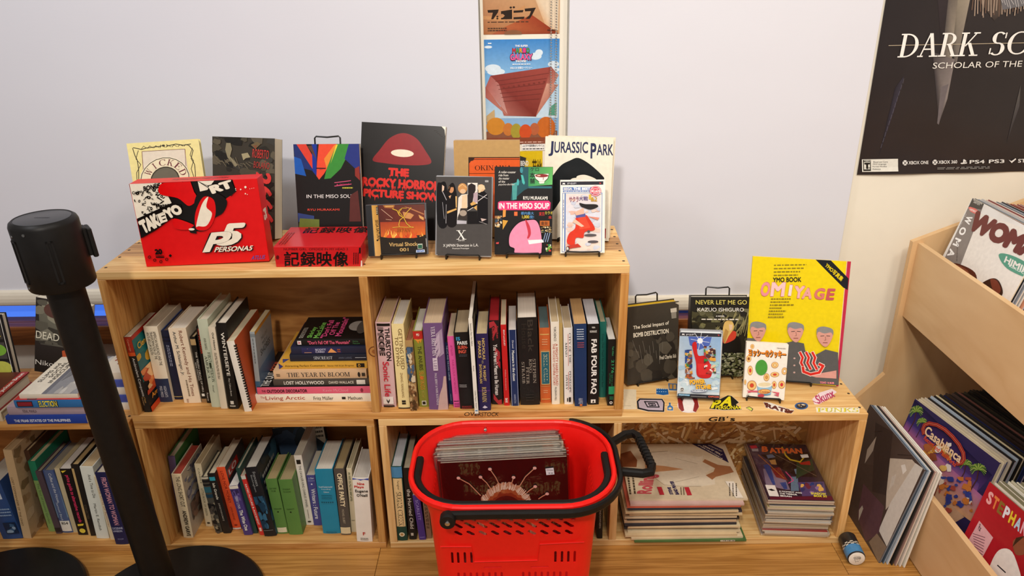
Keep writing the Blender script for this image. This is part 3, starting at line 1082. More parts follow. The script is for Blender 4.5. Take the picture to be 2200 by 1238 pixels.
def basket():
    t = thing('shopping_basket', 'red plastic shopping basket with black handles holding record sleeves', 'basket', (BCX, BCY, 0))
    secs = [(.170, .134, .028, .030), (.178, .141, .035, .16), (.192, .150, .06, .355), (.200, .154, .08, .375), (.222, .160, .115, .398), (.234, .163, .125, .415)]
    th = .0032
    v, f = [], []
    n = len(rrect(.2, .1, .05))
    for hw, hd, rd, z in secs:
        v += [(x, y, z) for x, y in rrect(hw, hd, rd)]
    for hw, hd, rd, z in reversed(secs):
        v += [(x, y, z + (.045 if z < .05 else 0)) for x, y in rrect(hw - th, hd - th, rd - th * .8)]
    m_ = 2 * len(secs)
    for k in range(m_ - 1):
        for i in range(n):
            j = (i + 1) % n
            f.append((k * n + i, k * n + j, (k + 1) * n + j, (k + 1) * n + i))
    f.append(tuple(range(n - 1, -1, -1)))
    f.append(tuple((m_ - 1) * n + i for i in range(n)))
    body = MB().add(v, f, smooth=True).build('body', RED, t)
    # moulded openings cut through the walls
    cut = MB()
    def slot(cx, cz, l, w, an, y0=-.19, y1=-.10, flat=False):
        pts = []
        for k in range(2):
            for i in range(5):
                a = an + math.pi * k - math.pi / 2 + math.pi * i / 4
                pts.append((cx + (l / 2 - w / 2) * math.cos(an + math.pi * k) + w / 2 * math.cos(a), cz + (l / 2 - w / 2) * math.sin(an + math.pi * k) + w / 2 * math.sin(a)))
        if flat:
            pts = [(a, max(b, cz - .004)) for a, b in pts]
            pts = [p for i, p in enumerate(pts) if i == 0 or math.hypot(p[0] - pts[i - 1][0], p[1] - pts[i - 1][1]) > 1e-5]
        cut.prism(list(reversed(pts)), y0, y1, 'xzy')
    for i in range(10):
        x = -.124 + i * .0276
        slot(x + .006, .381, .022, .009, R(-40), y0=-.2)
        slot(x, .3600, .030, .0095, R(-40))
        slot(x + .001, .336, .022, .0095, R(-35))
    for x in (-.140, -.1265, -.111, -.096, .096, .111, .1255, .140):
        slot(x, .262, .036, .0055, R(90))
    for x in (-.048, .060):
        slot(x, .232, .042, .004, R(1))
    for i in range(8):
        slot(-.128 + i * .0143, .200, .034, .0055, R(90))
        slot(.022 + i * .0143, .200, .034, .0055, R(90))
    for i in range(18):
        slot(-.128 + i * .015, .120, .07, .006, R(90))
    # side walls
    for i in range(9):
        y = -.072 + i * .016
        pts = [(y + dy, z) for dy, z in ((0, .27), (.006, .27), (.006, .362), (0, .362))]
        cut.prism(pts, -.25, -.12, 'yzx')
        cut.prism(pts, .12, .25, 'yzx')
    cu = cut.build('cutter', None)
    md = body.modifiers.new('openings', 'BOOLEAN')
    md.object = cu
    md.operation = 'DIFFERENCE'
    md.solver = 'EXACT'
    cu.parent = t
    bpy.context.view_layer.update()
    dg = bpy.context.evaluated_depsgraph_get()
    nm = bpy.data.meshes.new_from_object(body.evaluated_get(dg))
    if len(nm.polygons) > 100:
        body.modifiers.clear()
        body.data = nm
    bpy.data.objects.remove(cu)
    # rolled rim, raised panel, handles
    rim = [(x, y, .418) for x, y in rrect(.2365, .1650, .128)]
    MB().tube(rim, .006, 8, closed=True, flat=(.0062, .0085)).build('rim', RED, t)
    MB().tube([(-.165, -.150, .300), (-.095, -.151, .300), (-.09, -.1505, .255), (.055, -.1505, .258), (.06, -.151, .305), (.16, -.151, .31)], .0016, 6).build('moulded_line', RED, t)
    pts = rrect(.222, .150, .112, 12)
    # corner order: right-front, right-back, left-back, left-front (each 13 points)
    inner = pts[47:52] + [] 
    lf = pts[39:52]           # left -> front
    rf = pts[0:13]            # front -> right
    path = [(-.222, .02, .415)] + [(x, y, .4145) for x, y in lf] + [(x, y, .4145) for x, y in rf] + [(.222, .03, .415)]
    MB().tube(path, .006, 8, flat=(.0085, .0095)).build('carry_handle', BLKM, t)
    po = rrect(.2505, .1800, .138, 12)
    rfo = po[0:13]
    rbo = po[13:24]
    path = [(-.140, -.180, .413), (-.05, -.180, .414)] + [(x, y, .414) for i, (x, y) in enumerate(rfo)] + [(x, y, .414) for x, y in rbo]
    MB().tube(path, .008, 8, flat=(.006, .0105)).build('pull_handle', BLKM, t)
    g = [(.250, .095, .405), (.285, .120, .410), (.305, .122, .412), (.316, .108, .413), (.326, .030, .413), (.330, -.018, .413), (.325, -.034, .412), (.305, -.038, .410), (.252, -.022, .405)]
    MB().tube(g, .008, 10, flat=(.0085, .0085)).build('grip', BLKM, t)
    rb_ = MB()
    for i in range(9):
        p = Vector(g[3]).lerp(Vector(g[5]), .08 + i * .105)
        q = Vector(g[3]).lerp(Vector(g[5]), .08 + i * .105 + .05)
        rb_.tube([p, q], .0105, 8, flat=(.0102, .0102))
    rb_.build('grip_rib', BLKM, t)
    pv = MB().lathe([(.0165, -.198), (.0175, -.194), (.0175, -.178), (.0165, -.176)], (-.140, 0, .408), 28, axis='y').build('pivot', BLKM, t)
    MB().lathe([(.002, -.2025), (.0055, -.201), (.006, -.1975)], (-.140, 0, .408), 16, axis='y').build('rivet', mat('#c8c4bc', .25, .5, 1, vary=0), pv)
    MB().lathe([(.004, .150), (.004, .158)], (-.07, 0, .409), 12, axis='y').build('rivet', mat('#c8c4bc', .25, .5, 1, vary=0), t)
    leg = MB().box(.213, .165, .02, .219, .171, .40).build('telescopic_bar', BLKM, t)
    for sx in (-1, 1):
        for sy in (-1, 1):
            MB().lathe([(.018, -.008), (.02, -.006), (.02, .006), (.018, .008)], (sx * .125, sy * .085, .020), 20, axis='x').build('wheel', BLKM, t)
    return t


basket()

# ------------------------------------------------------------------ books
# spine-out books: x, y, z of the spine's foot (middle), lean in degrees (+ to the right), thickness, height
GEO = {
    'C1':(0.0368,0.0148,0.4483,-1.8,0.0180,0.2199),
    'C2':(0.0636,0.0642,0.4483,0.6,0.0356,0.2234),
    'C3':(0.0925,0.0758,0.4483,1.0,0.0224,0.2058),
    'C4':(0.1367,0.0579,0.4483,-0.1,0.0450,0.2211),
    'C5':(0.1680,0.0602,0.4483,0.6,0.0134,0.1950),
    'C5b':(0.1818,0.0563,0.4483,2.7,0.0120,0.2249),
    'C6':(0.2087,0.0353,0.4483,1.5,0.0255,0.2553),
    'C7':(0.2318,0.0279,0.4483,1.7,0.0171,0.2373),
    'C8':(0.2572,0.0253,0.4483,1.8,0.0264,0.2493),
    'C9':(0.3000,0.0120,0.4483,-3.8,0.0193,0.2058),
    'C10':(0.3159,0.0616,0.4693,2.8,0.0125,0.1856),
    'D1':(0.6648,0.0259,0.4483,0.8,0.0379,0.2457),
    'D2':(0.7055,0.0179,0.4483,-0.0,0.0302,0.2445),
    'D3':(0.7331,0.0120,0.4483,-0.6,0.0187,0.2008),
    'D4':(0.7574,0.0239,0.4483,-1.1,0.0243,0.2219),
    'D5':(0.7963,0.0107,0.4483,-0.7,0.0491,0.2487),
    'D6':(0.8276,0.0351,0.4483,-1.4,0.0095,0.1823),
    'D7':(0.8430,0.0199,0.4483,-2.1,0.0169,0.2083),
    'D8':(0.8703,0.0126,0.4483,-2.1,0.0370,0.2211),
    'D9':(0.8955,-0.0103,0.4483,-1.4,0.0098,0.2721),
    'D10':(0.9164,0.0037,0.4483,-0.6,0.0305,0.2213),
    'D11':(0.9481,0.0324,0.4483,-0.9,0.0282,0.2435),
    'D12':(0.9731,0.0259,0.4483,-1.3,0.0140,0.2358),
    'D13':(0.9950,0.0243,0.4483,-1.3,0.0196,0.2215),
    'D14':(1.0341,0.0276,0.4483,-1.6,0.0505,0.2525),
    'D15':(1.0754,0.0377,0.4483,-1.2,0.0279,0.2183),
    'D16':(1.1013,0.0297,0.4483,-1.2,0.0207,0.2390),
    'D17':(1.1170,0.0317,0.4483,-1.4,0.0089,0.2353),
    'D18':(1.1351,0.0289,0.4483,-1.5,0.0229,0.2219),
    'D19':(1.1657,0.0188,0.4483,-1.7,0.0311,0.2384),
    'D20':(1.1986,0.0254,0.4483,-1.6,0.0289,0.2347),
    'D21':(1.2263,0.0611,0.4483,-1.4,0.0170,0.2223),
    'D22':(1.2438,0.0200,0.4483,-1.4,0.0183,0.1940),
    'E1':(0.0215,0.0740,0.0205,3.7,0.0194,0.2457),
    'E2':(0.0589,0.0267,0.0205,1.7,0.0271,0.2199),
    'E3':(0.1011,0.0733,0.0205,1.3,0.0187,0.2192),
    'E4':(0.1391,0.0466,0.0205,-2.3,0.0196,0.1947),
    'E5':(0.1637,0.0429,0.0205,-2.9,0.0221,0.2087),
    'E6':(0.1877,0.0579,0.0205,-3.2,0.0240,0.2176),
    'E7':(0.2277,0.0350,0.0205,-5.3,0.0248,0.1735),
    'E8':(0.2460,0.0416,0.0205,-3.9,0.0119,0.2270),
    'E9':(0.2677,0.0344,0.0205,-6.5,0.0124,0.2094),
    'E10':(0.2926,0.0285,0.0205,-5.2,0.0337,0.2378),
    'E11':(0.3257,0.0390,0.0205,-2.6,0.0322,0.1901),
    'E12':(0.3640,0.0345,0.0205,-1.9,0.0388,0.1906),
    'E13':(0.3944,0.0749,0.0205,-1.4,0.0214,0.2436),
    'E14':(0.4174,0.0728,0.0205,-0.2,0.0234,0.1774),
    'E15':(0.4655,0.0381,0.0205,0.2,0.0498,0.2224),
    'E16':(0.5074,0.0320,0.0205,0.6,0.0279,0.2275),
    'E17':(0.5284,0.0435,0.0205,1.7,0.0146,0.2197),
    'E18':(0.5659,0.0026,0.0205,2.1,0.0434,0.2179),
    'F1':(0.6719,0.0063,0.0205,0.2,0.0287,0.2523),
    'F2':(0.7009,0.0099,0.0205,-0.5,0.0205,0.2437),
    'F3':(0.7287,0.0081,0.0205,-3.5,0.0192,0.1554),
    'F4':(0.7465,0.0132,0.0205,-1.6,0.0144,0.1871),
    'F5':(1.2274,0.0057,0.0205,-1.0,0.0150,0.1225),
    'F6':(1.2565,0.0436,0.0205,-0.8,0.0097,0.1191),
    'J1':(-0.4444,0.0298,0.0205,-3.0,0.0574,0.1987),
    'J2':(-0.4043,0.0311,0.0205,5.1,0.0232,0.3031),
    'J3':(-0.3659,0.0754,0.0205,0.9,0.0138,0.2688),
    'J4':(-0.3482,0.0598,0.0205,0.7,0.0201,0.2437),
    'J5':(-0.3237,0.0497,0.0205,-0.9,0.0166,0.2178),
    'J6':(-0.3000,0.0534,0.0205,-0.4,0.0307,0.2176),
    'J7':(-0.2774,0.0549,0.0205,0.3,0.0147,0.2237),
    'J8':(-0.2486,0.0433,0.0205,0.7,0.0309,0.2305),
    'J9':(-0.2222,0.0392,0.0205,1.9,0.0211,0.2467),
    'J10':(-0.1859,0.0276,0.0205,2.4,0.0352,0.2474),
    'J11':(-0.1553,0.0236,0.0205,0.7,0.0132,0.2187),
    'J12':(-0.1190,0.0032,0.0205,-0.7,0.0363,0.2457),
}
# lying books: left end, right end, y of the spine, z, thickness
STK = {
    's1':(0.2886,0.6148,0.0540,0.4483,0.0245),
    's2':(0.3144,0.6148,0.0565,0.4728,0.0213),
    's3':(0.3580,0.6106,0.0630,0.4941,0.0186),
    's4':(0.3612,0.6054,0.0656,0.5127,0.0253),
    's5':(0.3754,0.6076,0.0742,0.5380,0.0180),
    's6':(0.4047,0.6078,0.0822,0.5560,0.0201),
    's7':(0.4098,0.6093,0.0845,0.5760,0.0214),
    's8':(0.4237,0.6051,0.0913,0.5974,0.0189),
    'i1':(-0.3254,-0.1165,-0.0030,0.4278,0.0243),
    'i2':(-0.3180,-0.1194,0.0018,0.4521,0.0253),
    'i3':(-0.2899,-0.1159,-0.0037,0.4774,0.0233),
    'i4':(-0.2760,-0.1251,0.0027,0.5007,0.0131),
}


def book_parts(t, th, h, d, col, spine, page, hard, arts, top=None, rough=.45):
    """book standing with its spine to the front: x thickness, y depth, z height"""
    c = .0022 if hard else .0006
    c = min(c, th * .18)
    bul = min(.0017, th * .07) if hard else min(.001, th * .05)
    n = 8
    outer = [(-th / 2, d), (-th / 2, bul)]
    for i in range(1, n):
        x = -th / 2 + th * i / n
        outer.append((x, bul - bul * 1.0 * (1 - (2 * x / th) ** 2)))
    outer += [(th / 2, bul), (th / 2, d)]
    inner = [(th / 2 - c, d), (th / 2 - c, bul + c * 1.4), (-th / 2 + c, bul + c * 1.4), (-th / 2 + c, d)]
    # boards (with spine) as one folded shell: three prisms sharing edges
    mb = MB()
    mb.prism([(-th / 2, d), (-th / 2, bul), (-th / 2 + c, bul + c), (-th / 2 + c, d)], 0, h)
    mb.prism([(th / 2 - c, d), (th / 2 - c, bul + c), (th / 2, bul), (th / 2, d)], 0, h)
    cv = mb.build('cover', mat(col, rough, vary=.10, scale=25), t)
    sp = MB().prism(outer[1:-1] + [(th / 2 - c, bul + c), (-th / 2 + c, bul + c)], 0, h)
    sp.sm = [False] * len(sp.sm)
    spo = sp.build('spine', mat(spine or col, rough, vary=.10, scale=25), t)
    i_ = .004 if hard else .0004
    MB().box(-th / 2 + c, bul + c, i_, th / 2 - c, d - (.004 if hard else .0004), h - i_).build('pages', mat(top, .7) if top else pages_mat(page, 0), t)

    def surf_spine(u, v, e):
        x = u - th / 2
        return (x, bul - bul * (1 - (2 * x / th) ** 2) - e - bul * .2, v)
    for kind, fn in arts.items():
        if kind == 'spine':
            a = Art(th, h, step=1e-4)
            fn(a)
            a.build('spine_print', spo, surf_spine, .4)
        elif kind == 'front':          # cover on the +x face, reader's left at the spine
            a = Art(d, h)
            fn(a)
            a.build('cover_print', cv, lambda u, v, e: (th / 2 + e, bul + u * (d - bul) / d, v), .35)


def shelf_book(key, label, col, page='#d9ceb6', hard=1, depth=None, spine=None, art=None, front=None, top=None, group='', name='book'):
    x, y, z, lean, th, h = GEO[key]
    d = depth or min(h * .66, .272 - y)
    d = min(d, .285 - y)
    t = thing(name, label, 'book', (x, y, z + th / 2 * math.sin(abs(R(lean)))), (0, R(lean), 0), group)
    arts = {}
    if art: arts['spine'] = art
    if front: arts['front'] = front
    book_parts(t, th, h, d, col, spine, page, hard, arts, top)
    return t


def lying_book(key, label, col, page='#d9ceb6', hard=0, depth=.19, spine=None, art=None, front=None, group='', name='book', rz=0, lift=0):
    x0, x1, y, z, th = STK[key]
    t = thing(name, label, 'book', (x1, y, z + th / 2 + .0002 + lift), (0, R(-90), R(rz)), group)
    arts = {}
    if art: arts['spine'] = art
    if front: arts['front'] = front
    book_parts(t, th - .0004, x1 - x0, depth, col, spine, page, hard, arts)
    return t


def band(a, c, y0, y1):
    return a.R(c, 0, y0, 1, y1, nx=8)


def V(col, txt, x0, y0, x1, y1, bold=.01, serif=False):
    return lambda a: a.T(col, txt, x0, y0, x1, y1, bold, serif, rot=90)


def seq(*fs):
    def go(a):
        for f in fs: f(a)
    return go


def bd(c, y0, y1): return lambda a: band(a, c, y0, y1)
def H(col, txt, x0, y0, x1, y1, bold=.01, serif=False): return lambda a: a.T(col, txt, x0, y0, x1, y1, bold, serif)
def rc(c, x0, y0, x1, y1): return lambda a: a.R(c, x0, y0, x1, y1, nx=4)
def el(c, x, y, rx, ry): return lambda a: a.E(c, x, y, rx, ry)
def sm(c, n, x0, y0, x1, y1): return lambda a: a.S(c, n, x0, y0, x1, y1, rot=1)
def bl(cols, n, x0, y0, x1, y1, rx, ry, sd=1): return lambda a: a.blotch(cols, n, x0, y0, x1, y1, rx, ry, sd)


g = 'books leaning in the upper left bay'
shelf_book('C1', 'black and red paperback with a teal and orange cover, leftmost in the upper bay', '#1c1a18', hard=0, depth=.145, group=g,
    art=seq(bd('#a8301c', 0, .2), bd('#e05a24', .2, .245), V('#e8a080', 'Cambridge', .3, .03, .62, .18), V('#f0ece0', 'Ambivalent Conquests', .3, .27, .75, .78, .012), V('#e0b070', 'Maya and Spaniard', .15, .79, .4, .9), V('#d8a860', 'in Yucatan', .5, .79, .75, .87)),
    front=seq(rc('#c03020', 0, 0, 1, .05), rc('#1f7878', .0, .05, 1, .6), bl(['#1a6a70', '#2c8a84', '#d8a838', '#185860'], 24, 0, .05, 1, .6, .2, .08, 3), bl(['#e06030', '#f09050', '#c84820', '#f8c890'], 26, 0, .45, 1, .78, .16, .06, 5), H('#e8b840', 'Clendinnen', .1, .12, .8, .2, .02), H('#f0a030', 'Ambivalent', .12, .8, .9, .86, .02), rc('#d84820', 0, .93, 1, 1)))
shelf_book('C2', 'cream hardback with a navy label block at the foot of its spine', '#e6dac0', page='#b8a890', group=g,
    art=seq(V('#3a3228', 'AMERICAN RAILROADS AND THE', .62, .06, .82, .5), V('#3a3228', 'TRANSFORMATION OF THE', .38, .06, .58, .42), V('#3a3228', 'ANTE-BELLUM SOUTH', .14, .07, .34, .36), bd('#26324e', .68, 1), V('#c8ccd4', 'HIGHLIGHTS', .55, .78, .75, .93), V('#c8ccd4', 'FREE PRESS', .25, .78, .45, .93)))
shelf_book('C3', 'dark navy hardback with a bright blue top edge beside the cream hardbacks', '#28407c', spine='#141a34', page='#6c5c50', group=g,
    art=seq(bd('#0e1226', .08, .1), bd('#0e1226', .13, .15), bd('#c8b070', .95, .958), sm('#8c90a4', 2, .3, .2, .7, .5)))
shelf_book('C4', 'thick cream hardback with large brown serif lettering along its spine', '#ecd9bc', page='#efe6d4', group=g,
    art=seq(V('#7a3a24', 'Robert Kennedy and His Times', .5, .03, .76, .9, .012), V('#2a3440', 'Arthur M. Schlesinger, Jr.', .16, .04, .4, .62, .012), sm('#8a7a64', 1, .34, .68, .5, .9), V('#8a4a34', 'Ballantine', .2, .94, .34, .99)))
shelf_book('C5', 'narrow black book with white lettering beside the thick cream hardback', '#15130f', page='#c8b088', group=g,
    art=seq(bd('#b89868', .03, .12), V('#e8e0d0', 'THE TENTH CIRCLE OF HELL', .52, .22, .82, .84), V('#d8d0c0', 'REZAK HUKANOVIC', .15, .38, .4, .66), rc('#f0ece0', .25, .86, .8, .9), bd('#9c7850', .94, 1)))
shelf_book('C5b', 'narrow black book with red slanting capitals left of the pale green spine', '#17120f', page='#4a3a30', group=g,
    art=seq(V('#b83c24', 'ANIMAL HUNGER', .3, .02, .85, .34, .03), V('#d8d4c8', 'Rosario', .25, .86, .6, .97)))
shelf_book('C6', 'tall pale green hardback with dark serif title in the upper left bay', '#c6cdb4', page='#ddd2bc', group=g,
    art=seq(V('#6a6a58', 'ANN BANKS', .35, .2, .6, .33), V('#34402c', 'FIRST-PERSON', .5, .36, .78, .7, serif=True), V('#34402c', 'AMERICA', .16, .4, .42, .66, serif=True), V('#5a5a48', 'Knopf', .4, .74, .6, .82)))
shelf_book('C7', 'slim cream book with small black title beside the pale green hardback', '#e2d5bc', page='#d8ccb4', hard=0, group=g,
    art=seq(V('#2a2620', 'Oral History', .35, .06, .7, .27, .02), sm('#8a8070', 2, .3, .3, .7, .62)))
shelf_book('C8', 'black hardback with wide-spaced white capitals next to the spiral-bound book', '#13110f', page='#e6ddca', group=g,
    art=seq(V('#ece6d8', 'WINTERSEYE', .36, .1, .68, .6, .02), V('#d0cabc', 'Mary Calhoun Boone', .38, .63, .6, .84), rc('#d8d4c8', .3, .9, .62, .94), rc('#b8b4a8', .2, .955, .75, .97)))
t = shelf_book('C9', 'white spiral-bound book with an orange cover and black binding holes', '#c0562a', spine='#efe8da', page='#dccfae', hard=0, depth=.19, group=g)
x, y, z, lean, th, h = GEO['C9']
sp = MB()
for i in range(24):
    zz = .012 + i * (h - .02) / 24
    sp.box(th / 2 - .0036, -.0006, zz, th / 2 + .0016, .0066, zz + .0042)
sp.build('binding_comb', mat('#1a1512', .5), t)
shelf_book('C10', 'grey-blue paperback with an orange top band leaning beside the lying stack', '#8c98a0', hard=0, depth=.135, spine='#98a2a4', page='#c8b890', group=g,
    art=seq(bd('#788488', .03, .08), sm('#5c6468', 1, .35, .1, .65, .5), bd('#3c6480', .78, 1)),
    front=seq(rc('#d09434', 0, 0, 1, .055), lambda a: a.G('#9aa4a8', '#8c98a8', 0, .055, 1, .6), lambda a: a.G('#6c84a0', '#1c3c64', 0, .6, 1, 1), H('#4c5458', 'THE LOST', .3, .2, .7, .25), H('#4c5458', 'MAPS of', .34, .28, .66, .34), H('#4c5458', 'SHORES', .2, .36, .8, .46, .02)))

g = 'books lying in the upper left bay'
lying_book('s1', 'white lying book with red title, lowest of the stack in the upper left bay', '#efe6d2', depth=.205, group=g,
    art=seq(V('#b8402c', 'The', .55, .1, .8, .135), V('#b23424', 'Living Arctic', .22, .14, .82, .46, .012), V('#3a342c', 'Fritz Müller', .28, .53, .72, .69, .012), rc('#1c1a18', .35, .76, .65, .79), V('#2a2620', 'Methuen', .28, .81, .7, .925, .012)))
lying_book('s2', 'pink-spined lying book with a black cover, second from the bottom of the stack', '#16120f', spine='#e0607c', depth=.2, group=g,
    art=seq(V('#5a1830', 'THE', .3, .04, .6, .075, .02), V('#34101c', 'OUTDOOR DECORATOR', .22, .085, .68, .44, .03), V('#f0a0b0', 'Kevin McCloud', .28, .58, .68, .8, .012), el('#8a2c44', .45, .92, .3, .012)),
    front=seq(H('#e8e4dc', 'THE OUT', .02, .02, .4, .1, .03), H('#d86040', 'DOOR', .44, .02, .7, .1, .03)))
lying_book('s3', 'charcoal lying book with blocky white capitals, third from the bottom of the stack', '#4a4038', spine='#4c443c', depth=.17, group=g,
    art=seq(V('#e4ded2', 'LOST HOLLYWOOD', .2, .11, .75, .53, .03), V('#d4ccbc', 'DAVID WALLACE', .25, .58, .7, .84, .03), rc('#e8e2d4', .12, .87, .85, .96)))
lying_book('s4', 'tan lying book with large dark serif capitals in the middle of the stack', '#d8b48c', depth=.175, group=g,
    art=seq(V('#20242c', 'THE YEAR IN BLOOM', .26, .145, .76, .82, serif=True), sm('#5a4a38', 2, .3, .03, .7, .07), el('#2a2622', .5, .92, .3, .014), rc('#3a342c', .3, .95, .7, .985)))
lying_book('s5', 'mustard yellow lying book with a small dark emblem at the right end of its spine', '#d8a43c', depth=.185, group=g,
    art=seq(V('#4a3818', 'Attracting Perfect Customers', .3, .07, .7, .52, .012), V('#5a4828', 'Stacey Hall & Jan Brogniez', .32, .55, .64, .85), rc('#1c1a18', .18, .88, .85, .97), el('#d8a43c', .5, .91, .25, .014), lambda a: a.P('#3a3c78', 0, 0, .5, .05, 1, 0)),
    front=seq(lambda a: a.P('#4a4a78', .0, .05, .12, .02, .12, .1), rc('#c8943a', .1, .2, .9, .9)))
lying_book('s6', 'dark navy lying book with pale thin capitals, third from the top of the stack', '#1c2030', depth=.15, group=g,
    art=seq(V('#d0d4dc', 'SINCREAST', .28, .31, .72, .55, .0, True), V('#6c7488', 'ANN LANG', .35, .63, .62, .8), lambda a: a.L('#d0d4dc', .06, .5, .86, .5, .97)))
lying_book('s7', 'blue-black lying book with a patterned orange strip, second from the top of the stack', '#20243c', depth=.15, group=g,
    art=seq(rc('#2c2c58', .1, .14, .9, .66), lambda a: a.P('#e0a878', .2, .17, .8, .22, .2, .27), V('#c8c8dc', 'SCOTT', .5, .32, .75, .46, .03), V('#c8c8dc', 'CARD', .2, .32, .45, .44, .03), lambda a: a.P('#e8a060', .2, .48, .8, .53, .2, .6), sm('#b85830', 2, .2, .61, .8, .65)))
lying_book('s8', 'black lying paperback with green and pink lettering on top of the stack', '#14110f', depth=.135, group=g,
    art=seq(rc('#e8e0dc', .2, .02, .8, .075), lambda a: a.P('#c85060', .3, .03, .7, .03, .5, .07), V('#f06888', '"Don\'t Fall Off The Mountain"', .22, .17, .78, .78, .02), V('#508c58', 'Shirley', .5, .82, .75, .9), V('#508c58', 'MacLaine', .2, .82, .45, .92)),
    front=seq(lambda a: a.S('#c8c4b8', 4, .05, .03, .5, .1, h=.4), H('#7fc85a', 'Shirley', .05, .15, .52, .24, .025), H('#7fc85a', 'MacLaine', .03, .245, .72, .33, .025), H('#f05a94', '"Don\'t Fall', .03, .345, .82, .43, .025), H('#f05a94', 'Off The', .16, .45, .72, .53, .025), H('#f05a94', 'Mountain"', .1, .545, .95, .64, .025), lambda a: a.E('#a8a49c', .55, .82, .22, .13).E('#5a5650', .5, .9, .3, .08)))

g = 'books upright in the upper right bay'
shelf_book('D1', 'thick pale pink hardback with heavy black capitals, leftmost in the upper right bay', '#d8b4b4', spine='#dcb8b8', page='#d0b48c', group=g,
    art=seq(rc('#1a1614', .08, .01, .95, .04), V('#1c1816', 'THURSTON', .58, .06, .9, .44, .035), V('#1c1816', 'MOORE', .14, .08, .52, .38, .05), lambda a: a.S('#8a7474', 5, .1, .03, .5, .36), V('#d02840', 'Sonic Life', .3, .44, .72, .86, .015), rc('#ece4dc', .15, .86, .85, .95), lambda a: a.L('#3a3430', .03, .4, .9, .5, .93, .6, .9), rc('#1a1614', .15, .965, .9, .985)))
shelf_book('D2', 'pale yellow hardback with thin brown capitals beside the pink hardback', '#eed896', spine='#efdb9c', page='#e2dccf', group=g,
    art=seq(V('#6a4a20', 'GETTING USED', .52, .05, .82, .52, .008), V('#6a4a20', 'TO DYING', .18, .14, .46, .48, .008), V('#8a6a3c', 'ZHANG XIANLIANG', .4, .56, .6, .86), rc('#2a241c', .35, .895, .68, .92), rc('#2a241c', .35, .925, .68, .945), bd('#3a2c20', .985, 1)))
shelf_book('D3', 'short hardback with a torn blue and brown patterned spine in the upper right bay', '#a88450', spine='#b08c58', page='#a06c50', group=g,
    art=seq(bl(['#4c6480', '#6a7c90', '#d8c8a8', '#8c6c48', '#34485c'], 40, 0, .08, 1, .6, .3, .05, 2), bl(['#8c6440', '#6c4c30', '#c8a878', '#503820'], 30, 0, .58, 1, 1, .3, .04, 4)))
shelf_book('D4', 'olive green hardback with a red head band and gold capitals in the upper right bay', '#8a8c34', spine='#8c8e34', page='#d8d4c4', group=g,
    art=seq(bd('#c02c24', 0, .1), H('#f0e4d0', 'PD', .35, .03, .65, .06, .03), lambda a: a.P('#e08c30', .1, .1, .9, .1, .75, .15, .6, .12, .5, .16, .3, .12), V('#30301a', 'THE ANUBIS', .35, .19, .75, .5, .01), V('#d88c34', 'SLAYINGS', .3, .52, .75, .76, .01), lambda a: a.E('#d07030', .5, .6, .2, .02), V('#b8a848', 'PAUL DOHERTY', .35, .78, .65, .88), rc('#e8e4d0', .28, .91, .75, .97), rc('#26241c', .35, .92, .68, .96)))
shelf_book('D5', 'wide purple hardback with a pale feathered print on its spine', '#6c4a78', spine='#70507c', page='#d0b898', group=g,
    art=seq(lambda a: a.P('#a890a8', .62, .12, .95, .06, .98, .34, .72, .38), lambda a: [a.L('#c0aabc', .03, .8, .12 + i * .024, .62 - i % 3 * .05, .18 + i * .028) for i in range(9)], lambda a: a.P('#c8a8a0', 1, .6, 1, 1, .46, 1, .6, .82, .78, .72, .88, .6), V('#e8dce4', 'VERA BRITTAIN', .4, .03, .6, .36, serif=True), rc('#d8c8d4', .38, .385, .62, .53), V('#5c3c68', 'A LIFE', .42, .4, .58, .52, serif=True), V('#dccfd8', 'PAUL BERRY & MARK BOSTRIDGE', .42, .56, .54, .94)))
shelf_book('D6', 'thin navy book with white capitals left of the narrow pink spine', '#1c2c54', page='#5a4a3c', group=g, art=seq(V('#c8d0e0', 'THE LAC AND THE DARK CORNER', .3, .04, .7, .6), V('#a8b0c8', 'HARCOURT', .35, .82, .62, .94)))
shelf_book('D7', 'narrow bright pink book with magenta lettering in the upper right bay', '#e0589c', page='#c8b498', hard=0, group=g, art=seq(V('#a82068', 'LEE TULLOCH', .35, .12, .62, .26), V('#c03c80', 'FABULOUS NOBODIES', .35, .32, .65, .8), rc('#501c38', .1, .9, .85, .912), lambda a: a.S('#8c2c60', 2, .15, .93, .9, .99)))
shelf_book('D8', 'black hardback with blue, white and red block capitals high on its spine', '#12100f', page='#bca888', group=g,
    art=seq(H('#3c9cc8', 'IS', .15, .05, .42, .095, .03), H('#f0ece4', 'PARIS', .2, .105, .88, .15, .03), H('#e8604c', 'BURN-', .22, .16, .88, .205, .03), H('#e8604c', 'ING?', .24, .215, .76, .26, .03), lambda a: a.S('#5a5a60', 2, .25, .27, .8, .3), lambda a: a.S('#a8a4a0', 2, .1, .66, .6, .7), lambda a: a.S('#a83030', 2, .15, .945, .85, .985)))
shelf_book('D9', 'tall thin white-spined book sticking up above its neighbours', '#26221e', spine='#ece6d8', page='#e8e2d4', hard=0, depth=.235, group=g,
    art=seq(V('#3a342c', "Someone's Been Here Before", .3, .05, .7, .28), V('#4a4238', 'Anne', .35, .48, .65, .54), V('#4a4238', 'Little Paper Heart', .3, .75, .7, .94), el('#3c80b0', .5, .965, .35, .006)), front=seq(bl(['#3a3630', '#5a564c', '#26221c', '#8a8678'], 40, 0, 0, 1, 1, .2, .06, 8)))
